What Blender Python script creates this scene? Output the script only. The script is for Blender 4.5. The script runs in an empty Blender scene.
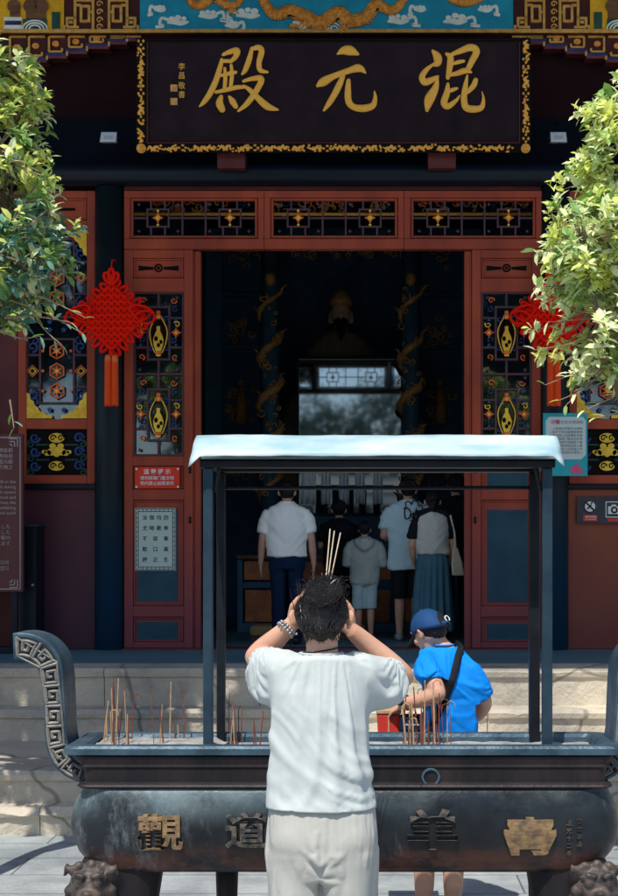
import bpy, math, random
from mathutils import Vector, Matrix, noise
R = math.radians
PI = math.pi
random.seed(7)
SC = bpy.context.scene
COL = SC.collection

# ------------------------------------------------------------------ camera model
FOC = 1300.0          # focal length of the photograph in its own pixels
VX, VY = 372.0, 559.0 # vanishing point of the depth axis (camera looks straight at the hall, shifted lens)
CAMZ = 1.75
FD = 11.8             # distance of the hall front
PORCH = 0.94          # porch floor height


def P(px, py, d):
    return Vector(((px - VX) * d / FOC, d, CAMZ - (py - VY) * d / FOC))


def X(px, d=FD):
    return (px - VX) * d / FOC


def Z(py, d=FD):
    return CAMZ - (py - VY) * d / FOC


# ------------------------------------------------------------------ mesh builder
class MB:
    def __init__(self):
        self.v, self.f, self.m = [], [], []

    def add(self, verts, faces, mi=0):
        o = len(self.v)
        self.v += [Vector(p) for p in verts]
        self.f += [tuple(i + o for i in f) for f in faces]
        self.m += [mi] * len(faces)
        return self

    def box(self, x0, x1, y0, y1, z0, z1, mi=0, mat=None):
        x0, x1 = min(x0, x1), max(x0, x1)
        y0, y1 = min(y0, y1), max(y0, y1)
        z0, z1 = min(z0, z1), max(z0, z1)
        vs = [Vector(p) for p in ((x0, y0, z0), (x1, y0, z0), (x1, y1, z0), (x0, y1, z0), (x0, y0, z1), (x1, y0, z1), (x1, y1, z1), (x0, y1, z1))]
        if mat is not None:
            vs = [mat @ p for p in vs]
        return self.add(vs, [(0, 3, 2, 1), (4, 5, 6, 7), (0, 1, 5, 4), (1, 2, 6, 5), (2, 3, 7, 6), (3, 0, 4, 7)], mi)

    def pbox(self, a, b, c, e, d0, d1, mi=0, d=None):
        """box whose front outline is the photo rectangle a..b by c..e at depth d0, running back to depth d1"""
        s = d0 if d is None else d
        return self.box(X(a, s), X(b, s), d0, d1, Z(e, s), Z(c, s), mi)

    def loft(self, rings, mi=0, cap=True):
        n = len(rings[0])
        vs = [p for r in rings for p in r]
        fs = []
        for i in range(len(rings) - 1):
            for j in range(n):
                k = (j + 1) % n
                fs.append((i * n + j, i * n + k, (i + 1) * n + k, (i + 1) * n + j))
        if cap:
            c0, c1 = len(vs), len(vs) + 1
            vs = vs + [sum((Vector(p) for p in rings[0]), Vector()) / n, sum((Vector(p) for p in rings[-1]), Vector()) / n]
            b = (len(rings) - 1) * n
            for j in range(n):
                k = (j + 1) % n
                fs.append((c0, k, j))
                fs.append((c1, b + j, b + k))
        return self.add(vs, fs, mi)

    def tube(self, pts, rad, n=8, flat=None, mi=0, cap=True):
        """tube along pts; rad = number or list; flat = (normal vector, ratio) squashes the section along that vector"""
        pts = [Vector(p) for p in pts]
        if len(pts) < 2:
            return self
        rs = rad if isinstance(rad, (list, tuple)) else [rad] * len(pts)
        rings = []
        up = None
        for i, p in enumerate(pts):
            t = (pts[min(i + 1, len(pts) - 1)] - pts[max(i - 1, 0)])
            if t.length < 1e-9:
                t = Vector((0, 0, 1))
            t.normalize()
            if flat is not None:
                nn = Vector(flat[0]).normalized()
                s = t.cross(nn)
                if s.length < 1e-6:
                    s = t.orthogonal()
                s.normalize()
                q = nn
                k = flat[1]
            else:
                if up is None:
                    up = t.orthogonal().normalized()
                s = up - t * up.dot(t)
                if s.length < 1e-6:
                    s = t.orthogonal()
                s.normalize()
                up = s
                q = t.cross(s)
                k = 1.0
            r = rs[i]
            rings.append([p + s * (math.cos(2 * PI * j / n) * r) + q * (math.sin(2 * PI * j / n) * r * k) for j in range(n)])
        return self.loft(rings, mi, cap)

    def sphere(self, c, r, nu=12, nv=8, mi=0, rot=None):
        c = Vector(c)
        r = Vector((r, r, r)) if isinstance(r, (int, float)) else Vector(r)
        rings = []
        for i in range(nv + 1):
            a = PI * i / nv
            rr = max(math.sin(a), 1e-3)
            ring = []
            for j in range(nu):
                b = 2 * PI * j / nu
                p = Vector((r.x * rr * math.cos(b), r.y * rr * math.sin(b), -r.z * math.cos(a)))
                if rot is not None:
                    p = rot @ p
                ring.append(c + p)
            rings.append(ring)
        return self.loft(rings, mi)

    def prism(self, poly, d0, d1, mi=0):
        """poly = (x, z) outline, extruded along depth"""
        n = len(poly)
        vs = [(x, d0, z) for x, z in poly] + [(x, d1, z) for x, z in poly]
        fs = [tuple(range(n)), tuple(range(2 * n - 1, n - 1, -1))]
        for j in range(n):
            k = (j + 1) % n
            fs.append((j, k, n + k, n + j)[::-1])
        return self.add(vs, fs, mi)

    def disc(self, px, py, r, d, th=0.006, n=14, sq=1.0, mi=0):
        c = P(px, py, d)
        poly = [(c.x + r * math.cos(2 * PI * j / n), c.z + r * sq * math.sin(2 * PI * j / n)) for j in range(n)]
        return self.prism(poly, d - th, d, mi)

    def lathe(self, prof, c, n=20, mi=0):
        c = Vector(c)
        rings = [[c + Vector((r * math.cos(2 * PI * j / n), r * math.sin(2 * PI * j / n), z)) for j in range(n)] for r, z in prof]
        return self.loft(rings, mi)

    def build(self, name, mats, parent=None, smooth=False, bevel=0.0, link=True):
        me = bpy.data.meshes.new(name)
        off = root_loc(parent)
        me.from_pydata([p - off for p in self.v], [], self.f)
        mats = mats if isinstance(mats, (list, tuple)) else [mats]
        for m in mats:
            me.materials.append(m)
        if len(mats) > 1:
            me.polygons.foreach_set('material_index', self.m)
        if smooth:
            me.polygons.foreach_set('use_smooth', [True] * len(me.polygons))
        me.update()
        o = bpy.data.objects.new(name, me)
        if link:
            COL.objects.link(o)
        if parent is not None:
            o.parent = parent
        if bevel:
            b = o.modifiers.new('edge', 'BEVEL')
            b.width = bevel
            b.segments = 2
            b.limit_method = 'ANGLE'
            b.angle_limit = R(40)
        return o


def root_loc(o):
    if o is None:
        return Vector()
    while o.parent is not None:
        o = o.parent
    return Vector(o.location)


def tag(o, label=None, cat=None, group=None, kind=None):
    for k, v in (('label', label), ('category', cat), ('group', group), ('kind', kind)):
        if v:
            o[k] = v
    return o


def empty(name, loc, label=None, cat=None, group=None):
    o = bpy.data.objects.new(name, None)
    COL.objects.link(o)
    o.location = loc
    o.empty_display_size = 0.1
    return tag(o, label, cat, group)


def copy_tree(o, parent=None):
    c = o.copy()
    COL.objects.link(c)
    c.parent = parent
    for ch in list(o.children):
        copy_tree(ch, c)
    return c


def smooth_path(pts, sub=6):
    """Catmull-Rom through pts (tuples of any length)"""
    pts = [tuple(float(a) for a in p) for p in pts]
    out = []
    n = len(pts)
    for i in range(n - 1):
        p0, p1, p2, p3 = pts[max(i - 1, 0)], pts[i], pts[i + 1], pts[min(i + 2, n - 1)]
        for k in range(sub):
            t = k / sub
            out.append(tuple(0.5 * (2 * b + (c - a) * t + (2 * a - 5 * b + 4 * c - e) * t * t + (3 * b - a - 3 * c + e) * t ** 3) for a, b, c, e in zip(p0, p1, p2, p3)))
    out.append(pts[-1])
    return out


_tc = {}


def text_into(mb, body, x, z, d, size, depth=0.004, mi=0, bold=0.0, align='CENTER', sx=1.0):
    """lettering standing on a surface that faces the camera; (x, z) is its centre, size its em height in metres"""
    key = (body, bold, align)
    if key not in _tc:
        c = bpy.data.curves.new('lettering', 'FONT')
        c.body = body
        c.align_x = align
        c.align_y = 'CENTER'
        c.offset = bold
        c.extrude = 0.5
        o = bpy.data.objects.new('lettering', c)
        COL.objects.link(o)
        bpy.context.view_layer.update()
        m = o.to_mesh()
        _tc[key] = ([v.co.copy() for v in m.vertices], [tuple(p.vertices) for p in m.polygons])
        o.to_mesh_clear()
        bpy.data.objects.remove(o)
        bpy.data.curves.remove(c)
    vs, fs = _tc[key]
    mb.add([Vector((x + v.x * size * sx, d - depth * (v.z + 0.5), z + v.y * size)) for v in vs], fs, mi)


def vertical_text(mb, body, x, z_top, d, size, step=None, **k):
    step = step or size * 1.12
    for i, ch in enumerate(body):
        text_into(mb, ch, x, z_top - step * (i + 0.5), d, size, **k)


def remesh(mb, voxel, smooth_it=4):
    """one continuous skin over the union of closed pieces"""
    o = mb.build('body_source', [], None)
    r = o.modifiers.new('r', 'REMESH')
    r.mode = 'VOXEL'
    r.voxel_size = voxel
    if smooth_it:
        s = o.modifiers.new('s', 'SMOOTH')
        s.factor = 0.5
        s.iterations = smooth_it
    dg = bpy.context.evaluated_depsgraph_get()
    e = o.evaluated_get(dg)
    m = e.to_mesh()
    out = MB()
    out.v = [v.co.copy() for v in m.vertices]
    out.f = [tuple(p.vertices) for p in m.polygons]
    out.m = [0] * len(out.f)
    e.to_mesh_clear()
    me = o.data
    bpy.data.objects.remove(o)
    bpy.data.meshes.remove(me)
    return out


def normals(mb):
    ns = [Vector() for _ in mb.v]
    for f in mb.f:
        a, b, c = mb.v[f[0]], mb.v[f[1]], mb.v[f[-1]]
        n = (b - a).cross(c - a)
        for i in f:
            ns[i] += n
    return [n.normalized() if n.length > 0 else Vector((0, 0, 1)) for n in ns]


def displace(mb, fn):
    ns = normals(mb)
    mb.v = [p + n * fn(p, n) for p, n in zip(mb.v, ns)]
    return mb


def ridged(p):
    return 1.0 - abs(noise.noise(p))


# ------------------------------------------------------------------ materials
def mat(name, c1, c2=None, rough=0.6, metal=0.0, scale=6.0, bump=0.0, bscale=None, stretch=(1, 1, 1), detail=6.0, contrast=(0.35, 0.65), spec=0.25, coat=0.0, sss=0.0, sheen=0.0, rough2=None, trans=0.0, foot=None, wrinkle=0.0):
    m = bpy.data.materials.new(name)
    m.use_nodes = True
    nt = m.node_tree
    N, L = nt.nodes, nt.links
    b = N['Principled BSDF']
    b.inputs['Roughness'].default_value = rough
    b.inputs['Metallic'].default_value = metal
    b.inputs['Specular IOR Level'].default_value = spec
    b.inputs['Coat Weight'].default_value = coat
    b.inputs['Coat Roughness'].default_value = 0.15
    b.inputs['Sheen Weight'].default_value = sheen
    if sss:
        b.inputs['Subsurface Weight'].default_value = sss
        b.inputs['Subsurface Radius'].default_value = (0.012, 0.005, 0.003)
        b.inputs['Subsurface Scale'].default_value = 1.0
    c2 = c2 or tuple(x * 0.7 for x in c1)
    tc = N.new('ShaderNodeTexCoord')
    mp = N.new('ShaderNodeMapping')
    mp.inputs['Scale'].default_value = stretch
    L.new(tc.outputs['Object'], mp.inputs['Vector'])
    nz = N.new('ShaderNodeTexNoise')
    nz.inputs['Scale'].default_value = scale
    nz.inputs['Detail'].default_value = detail
    nz.inputs['Roughness'].default_value = 0.6
    L.new(mp.outputs['Vector'], nz.inputs['Vector'])
    rp = N.new('ShaderNodeValToRGB')
    rp.color_ramp.elements[0].position = contrast[0]
    rp.color_ramp.elements[1].position = contrast[1]
    rp.color_ramp.elements[0].color = (*c2, 1)
    rp.color_ramp.elements[1].color = (*c1, 1)
    L.new(nz.outputs['Fac'], rp.inputs['Fac'])
    col = rp.outputs['Color']
    if foot is not None:   # incense haze painted into the colour, fading upward from the floor
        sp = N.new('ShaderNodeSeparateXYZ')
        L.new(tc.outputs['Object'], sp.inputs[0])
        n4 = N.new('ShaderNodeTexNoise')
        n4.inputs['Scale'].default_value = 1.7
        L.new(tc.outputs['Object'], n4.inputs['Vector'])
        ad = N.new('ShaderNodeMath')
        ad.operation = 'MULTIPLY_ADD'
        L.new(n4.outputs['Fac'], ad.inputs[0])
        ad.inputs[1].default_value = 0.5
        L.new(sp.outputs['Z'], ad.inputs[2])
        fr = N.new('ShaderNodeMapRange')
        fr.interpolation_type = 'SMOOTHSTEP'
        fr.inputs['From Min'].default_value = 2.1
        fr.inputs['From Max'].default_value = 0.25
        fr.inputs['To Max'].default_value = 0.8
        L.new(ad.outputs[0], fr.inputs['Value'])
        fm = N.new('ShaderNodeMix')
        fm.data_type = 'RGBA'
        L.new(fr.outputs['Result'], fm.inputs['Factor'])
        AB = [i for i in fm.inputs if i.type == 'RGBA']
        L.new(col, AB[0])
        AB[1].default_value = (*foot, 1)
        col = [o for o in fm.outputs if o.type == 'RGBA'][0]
    L.new(col, b.inputs['Base Color'])
    if rough2 is not None:
        mr = N.new('ShaderNodeMapRange')
        mr.inputs['From Min'].default_value = contrast[0]
        mr.inputs['From Max'].default_value = contrast[1]
        mr.inputs['To Min'].default_value = rough2
        mr.inputs['To Max'].default_value = rough
        L.new(nz.outputs['Fac'], mr.inputs['Value'])
        L.new(mr.outputs['Result'], b.inputs['Roughness'])
    if bump:
        n2 = N.new('ShaderNodeTexNoise')
        n2.inputs['Scale'].default_value = bscale or scale * 4
        n2.inputs['Detail'].default_value = 5
        L.new(mp.outputs['Vector'], n2.inputs['Vector'])
        bp = N.new('ShaderNodeBump')
        bp.inputs['Strength'].default_value = bump
        bp.inputs['Distance'].default_value = 0.01
        L.new(n2.outputs['Fac'], bp.inputs['Height'])
        L.new(bp.outputs['Normal'], b.inputs['Normal'])
        if wrinkle:        # small creases of worn cloth
            n5 = N.new('ShaderNodeTexNoise')
            n5.noise_type = 'RIDGED_MULTIFRACTAL'
            n5.inputs['Scale'].default_value = 5.5
            n5.inputs['Detail'].default_value = 3
            n5.inputs['Distortion'].default_value = 1.3
            mp5 = N.new('ShaderNodeMapping')
            mp5.inputs['Scale'].default_value = (0.8, 0.8, 1.5)
            mp5.inputs['Rotation'].default_value = (0.2, 0.35, 0.1)
            L.new(tc.outputs['Object'], mp5.inputs['Vector'])
            L.new(mp5.outputs['Vector'], n5.inputs['Vector'])
            b5 = N.new('ShaderNodeBump')
            b5.inputs['Strength'].default_value = wrinkle
            b5.inputs['Distance'].default_value = 0.012
            L.new(n5.outputs['Fac'], b5.inputs['Height'])
            L.new(bp.outputs['Normal'], b5.inputs['Normal'])
            L.new(b5.outputs['Normal'], b.inputs['Normal'])
    if trans:
        out = N['Material Output']
        tr = N.new('ShaderNodeBsdfTranslucent')
        L.new(rp.outputs['Color'], tr.inputs['Color'])
        mx = N.new('ShaderNodeMixShader')
        mx.inputs['Fac'].default_value = trans
        L.new(b.outputs['BSDF'], mx.inputs[1])
        L.new(tr.outputs['BSDF'], mx.inputs[2])
        L.new(mx.outputs['Shader'], out.inputs['Surface'])
    return m


M = {}
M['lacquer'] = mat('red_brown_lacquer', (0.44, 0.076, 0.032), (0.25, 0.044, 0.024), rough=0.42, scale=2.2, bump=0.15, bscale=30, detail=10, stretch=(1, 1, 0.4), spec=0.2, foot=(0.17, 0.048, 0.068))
M['lacquer_dark'] = mat('dark_red_lacquer', (0.15, 0.034, 0.03), (0.09, 0.022, 0.024), rough=0.45, scale=1.8, bump=0.05, bscale=20, spec=0.2)
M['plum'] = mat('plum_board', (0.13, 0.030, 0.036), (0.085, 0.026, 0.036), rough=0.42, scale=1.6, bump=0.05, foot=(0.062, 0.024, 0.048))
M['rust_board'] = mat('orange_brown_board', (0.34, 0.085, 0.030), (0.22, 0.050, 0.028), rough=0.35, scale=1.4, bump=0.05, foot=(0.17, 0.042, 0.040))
M['maroon_wall'] = mat('dark_maroon_wall', (0.024, 0.007, 0.008), (0.015, 0.005, 0.007), rough=0.7, scale=2.0, spec=0.08)
M['navy'] = mat('black_blue_lacquer', (0.006, 0.012, 0.022), (0.004, 0.008, 0.015), rough=0.38, scale=3.0, spec=0.22)
M['matte_black'] = mat('matte_blue_black', (0.004, 0.008, 0.015), (0.003, 0.005, 0.010), rough=0.8, scale=3.0, spec=0.06)
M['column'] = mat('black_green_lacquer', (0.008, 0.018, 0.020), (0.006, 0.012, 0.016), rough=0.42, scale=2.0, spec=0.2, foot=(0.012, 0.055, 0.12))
M['blue_panel'] = mat('dull_blue_panel', (0.020, 0.072, 0.105), (0.012, 0.048, 0.078), rough=0.5, scale=3.5)
M['gold'] = mat('gilt', (1.0, 0.52, 0.10), (0.90, 0.38, 0.05), rough=0.42, metal=0.0, scale=26, bump=0.25, bscale=70)
M['gold_char'] = mat('gilt_lettering', (1.0, 0.58, 0.105), (1.0, 0.45, 0.055), rough=0.36, metal=0.0, scale=40, bump=0.25, bscale=120)
M['gold_dull'] = mat('worn_gilt', (0.85, 0.46, 0.15), (0.50, 0.24, 0.08), rough=0.4, metal=0.1, scale=30, bump=0.2)
M['ochre'] = mat('ochre_paint', (0.95, 0.52, 0.02), (0.75, 0.38, 0.02), rough=0.7, scale=9)
M['yellow'] = mat('yellow_paint', (0.98, 0.66, 0.07), (0.85, 0.48, 0.04), rough=0.55, scale=18)
M['frieze_blue'] = mat('frieze_blue_paint', (0.020, 0.36, 0.52), (0.012, 0.26, 0.41), rough=0.7, scale=5)
M['cloud_white'] = mat('cloud_white_paint', (0.90, 0.92, 0.80), (0.72, 0.78, 0.70), rough=0.7, scale=16)
M['dragon'] = mat('dragon_ochre', (1.0, 0.44, 0.07), (0.62, 0.18, 0.03), rough=0.6, scale=34, bump=0.6, bscale=60)
M['frieze_red'] = mat('frieze_dark_red', (0.085, 0.018, 0.016), (0.05, 0.012, 0.012), rough=0.6, scale=6)
M['meander_gold'] = mat('meander_gold', (0.82, 0.46, 0.11), (0.56, 0.28, 0.07), rough=0.55, scale=18, metal=0.2)
M['bracket_blue'] = mat('bracket_blue', (0.03, 0.06, 0.20), (0.02, 0.03, 0.12), rough=0.6, scale=10)
M['bracket_pink'] = mat('bracket_rose', (0.20, 0.05, 0.07), (0.12, 0.03, 0.04), rough=0.6, scale=10)
M['board'] = mat('plaque_board', (0.030, 0.016, 0.024), (0.015, 0.009, 0.014), rough=0.6, spec=0.10, scale=5, bump=0.06, bscale=16, contrast=(0.3, 0.75))
M['black'] = mat('black_lacquer', (0.006, 0.004, 0.004), (0.004, 0.003, 0.003), rough=0.55, scale=5, spec=0.1)
M['orange'] = mat('orange_paint', (0.90, 0.20, 0.05), (0.65, 0.11, 0.03), rough=0.5, scale=12)
M['ornament_blue'] = mat('ornament_blue', (0.035, 0.075, 0.22), (0.02, 0.04, 0.13), rough=0.5, scale=14)
M['ornament_green'] = mat('ornament_green', (0.03, 0.10, 0.07), (0.015, 0.06, 0.05), rough=0.5, scale=14)
M['mauve'] = mat('mauve_lattice', (0.115, 0.050, 0.062), (0.075, 0.034, 0.045), rough=0.5, scale=6)
M['knot'] = mat('red_cord', (1.0, 0.020, 0.006), (0.92, 0.014, 0.005), rough=0.7, scale=60, bump=0.6, bscale=120, spec=0.06, trans=0.1)
M['tassel'] = mat('orange_red_thread', (1.0, 0.12, 0.012), (0.90, 0.06, 0.008), rough=0.6, scale=8, stretch=(30, 30, 1), bump=0.7, bscale=14, trans=0.12)
M['skin'] = mat('skin', (0.62, 0.36, 0.25), (0.54, 0.29, 0.20), rough=0.5, scale=9, bump=0.06, bscale=240, sss=0.12)
M['hair'] = mat('black_hair', (0.010, 0.008, 0.009), (0.004, 0.0035, 0.004), rough=0.45, scale=30, spec=0.35, stretch=(5, 5, 0.7), bump=0.9, bscale=60)
M['strand'] = mat('hair_strand', (0.022, 0.016, 0.015), (0.006, 0.005, 0.006), rough=0.36, scale=20, spec=0.5)
M['blouse'] = mat('white_blouse_cotton', (0.58, 0.63, 0.62), (0.53, 0.58, 0.575), rough=0.8, scale=4, bump=0.12, bscale=420, trans=0.12, wrinkle=0.30, spec=0.12)
M['trousers_pale'] = mat('pale_trousers_cloth', (0.47, 0.465, 0.425), (0.41, 0.41, 0.38), rough=0.8, scale=4, bump=0.12, bscale=380, wrinkle=0.30, spec=0.12)
M['blue_tee'] = mat('bright_blue_jersey', (0.006, 0.255, 0.80), (0.004, 0.21, 0.70), rough=0.75, scale=4, bump=0.1, bscale=420, wrinkle=0.35, spec=0.12)
M['cap_blue'] = mat('navy_blue_cap', (0.008, 0.055, 0.17), (0.006, 0.04, 0.13), rough=0.75, scale=8, bump=0.15, bscale=300)
M['black_cloth'] = mat('black_cloth', (0.012, 0.013, 0.018), (0.008, 0.009, 0.012), rough=0.7, scale=8, bump=0.15, bscale=200, wrinkle=0.35, spec=0.12)
M['dark_navy_cloth'] = mat('dark_navy_cloth', (0.008, 0.022, 0.062), (0.006, 0.015, 0.045), rough=0.8, scale=5, bump=0.1, bscale=300, wrinkle=0.35, spec=0.12)
M['white_shirt'] = mat('white_shirt_cloth', (0.95, 0.96, 0.90), (0.90, 0.91, 0.86), rough=0.75, scale=5, bump=0.1, bscale=300, wrinkle=0.35, spec=0.12)
M['grey_hoodie'] = mat('grey_green_hoodie', (0.50, 0.54, 0.50), (0.42, 0.46, 0.43), rough=0.85, scale=6, bump=0.15, bscale=240, wrinkle=0.35, spec=0.12)
M['pale_shorts'] = mat('pale_blue_shorts', (0.50, 0.66, 0.66), (0.42, 0.56, 0.57), rough=0.8, scale=6, bump=0.1, bscale=300, wrinkle=0.35, spec=0.12)
M['pale_tee'] = mat('pale_blue_tee', (0.60, 0.80, 0.84), (0.54, 0.72, 0.76), rough=0.8, scale=5, bump=0.1, bscale=300, wrinkle=0.35, spec=0.12)
M['grey_tee'] = mat('grey_beige_tee', (0.62, 0.61, 0.55), (0.55, 0.54, 0.50), rough=0.8, scale=5, bump=0.1, bscale=300, wrinkle=0.35, spec=0.12)
M['teal_skirt'] = mat('teal_skirt', (0.07, 0.18, 0.24), (0.05, 0.135, 0.185), rough=0.75, scale=5, bump=0.1, bscale=300, wrinkle=0.35, spec=0.12)
M['canvas'] = mat('cream_canvas', (0.66, 0.58, 0.43), (0.58, 0.50, 0.37), rough=0.8, scale=10, bump=0.1, bscale=300, wrinkle=0.35, spec=0.12)
M['shoe'] = mat('grey_shoe', (0.40, 0.42, 0.42), (0.22, 0.24, 0.25), rough=0.6, scale=12)
M['shoe_dark'] = mat('dark_shoe', (0.02, 0.02, 0.022), (0.01, 0.01, 0.012), rough=0.4, scale=12)
M['sheet'] = mat('white_roof_sheet', (0.62, 0.72, 0.75), (0.22, 0.42, 0.50), rough=0.4, scale=2.6, stretch=(1, 1, 4), bump=0.15, bscale=14, contrast=(0.3, 0.7), trans=0.08)
M['steel_blue'] = mat('blue_grey_painted_steel', (0.030, 0.060, 0.085), (0.014, 0.033, 0.052), rough=0.38, metal=0.25, scale=7, bump=0.06, rough2=0.55)
M['steel_dark'] = mat('black_painted_steel', (0.014, 0.018, 0.024), (0.008, 0.010, 0.014), rough=0.4, metal=0.2, scale=9)
M['ash'] = mat('grey_ash', (0.38, 0.38, 0.37), (0.20, 0.205, 0.21), rough=0.95, scale=22, bump=0.7, bscale=60)
M['stick'] = mat('burnt_incense_red', (0.24, 0.075, 0.045), (0.13, 0.045, 0.03), rough=0.85, scale=40)
M['stick_tan'] = mat('incense_tan', (0.50, 0.34, 0.20), (0.36, 0.22, 0.12), rough=0.85, scale=40)
M['incense_yellow'] = mat('fresh_incense', (0.80, 0.68, 0.50), (0.66, 0.52, 0.36), rough=0.85, scale=40)
M['red_paint'] = mat('bright_red_print', (0.80, 0.055, 0.020), (0.66, 0.035, 0.015), rough=0.4, scale=6)
M['red_box'] = mat('red_plastic', (0.62, 0.05, 0.035), (0.48, 0.035, 0.03), rough=0.4, scale=6)
M['paper'] = mat('pale_green_paper', (0.52, 0.62, 0.56), (0.47, 0.57, 0.52), rough=0.8, scale=6)
M['white_print'] = mat('white_print', (0.78, 0.78, 0.74), (0.70, 0.70, 0.66), rough=0.6, scale=12)
M['ink'] = mat('black_ink', (0.020, 0.022, 0.025), (0.012, 0.012, 0.014), rough=0.7, scale=12)
M['grey_ink'] = mat('grey_ink', (0.30, 0.34, 0.34), (0.24, 0.28, 0.28), rough=0.7, scale=12)
M['cyan'] = mat('cyan_print', (0.03, 0.42, 0.46), (0.02, 0.34, 0.40), rough=0.45, scale=5)
M['notice_white'] = mat('pale_notice_print', (0.62, 0.68, 0.65), (0.56, 0.62, 0.60), rough=0.5, scale=5)
M['pink'] = mat('pink_print', (0.72, 0.12, 0.24), (0.60, 0.08, 0.18), rough=0.5, scale=5)
M['faded_print'] = mat('faded_print', (0.46, 0.38, 0.37), (0.36, 0.30, 0.30), rough=0.7, scale=12)
M['maroon_sign'] = mat('maroon_signboard', (0.13, 0.040, 0.038), (0.095, 0.030, 0.031), rough=0.45, scale=4)
M['sign_grey'] = mat('dark_grey_sign', (0.055, 0.055, 0.070), (0.042, 0.042, 0.056), rough=0.4, scale=4)
M['silver'] = mat('silver_grey', (0.42, 0.43, 0.44), (0.30, 0.31, 0.33), rough=0.35, metal=0.5, scale=12)
M['lamp_glass'] = mat('frosted_lamp_glass', (0.80, 0.82, 0.84), (0.66, 0.70, 0.74), rough=0.25, scale=10)
M['bark'] = mat('grey_brown_bark', (0.20, 0.16, 0.12), (0.09, 0.07, 0.05), rough=0.9, scale=14, stretch=(1, 1, 0.3), bump=0.8, bscale=24)
M['twig'] = mat('pale_twig', (0.36, 0.27, 0.17), (0.22, 0.16, 0.10), rough=0.8, scale=20)
M['wood'] = mat('brown_wood', (0.22, 0.10, 0.05), (0.13, 0.06, 0.03), rough=0.55, scale=4, stretch=(1, 6, 6))
M['altar'] = mat('orange_brown_altar_panel', (0.70, 0.24, 0.08), (0.40, 0.14, 0.07), rough=0.5, scale=8)
M['cushion'] = mat('tan_cushion', (0.60, 0.40, 0.18), (0.44, 0.28, 0.12), rough=0.85, scale=14)
M['hall_dark'] = mat('dark_hall_paint', (0.06, 0.14, 0.24), (0.035, 0.09, 0.16), rough=0.55, scale=2.5)
M['hall_teal'] = mat('dark_teal_lacquer', (0.06, 0.17, 0.25), (0.036, 0.11, 0.17), rough=0.4, scale=3)
M['robe'] = mat('statue_robe', (0.16, 0.17, 0.19), (0.36, 0.22, 0.09), rough=0.45, metal=0.1, scale=12)
M['statue_face'] = mat('statue_gilt_face', (0.90, 0.58, 0.38), (0.75, 0.45, 0.28), rough=0.45, metal=0.2, scale=12)
M['drape'] = mat('white_altar_cloth', (0.80, 0.81, 0.78), (0.64, 0.66, 0.66), rough=0.7, scale=8, stretch=(4, 1, 1))
M['pale_wall'] = mat('pale_plaster', (0.78, 0.79, 0.76), (0.68, 0.70, 0.68), rough=0.8, scale=2)
M['tile_grey'] = mat('grey_roof_tile', (0.10, 0.11, 0.12), (0.06, 0.065, 0.07), rough=0.7, scale=8)


def leaf_mat(name, c1, c2, tr):
    m = mat(name, c1, c2, rough=0.38, scale=7.0, detail=3, contrast=(0.3, 0.7), trans=tr, spec=0.35)
    return m


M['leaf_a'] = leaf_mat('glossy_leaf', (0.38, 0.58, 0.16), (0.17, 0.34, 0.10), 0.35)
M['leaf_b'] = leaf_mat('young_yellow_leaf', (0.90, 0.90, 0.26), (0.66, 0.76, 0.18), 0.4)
M['leaf_c'] = leaf_mat('shade_tinted_leaf', (0.20, 0.40, 0.30), (0.09, 0.23, 0.19), 0.3)  # cool shade of the lower crown put into the leaf colour
M['leaf_d'] = leaf_mat('sun_tinted_leaf', (0.95, 0.97, 0.62), (0.72, 0.84, 0.42), 0.4)  # strong sunlight put into the leaf colour
M['far_leaf'] = leaf_mat('far_foliage', (0.06, 0.12, 0.085), (0.025, 0.055, 0.05), 0.25)


def nodes(m):
    return m.node_tree.nodes, m.node_tree.links


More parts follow.
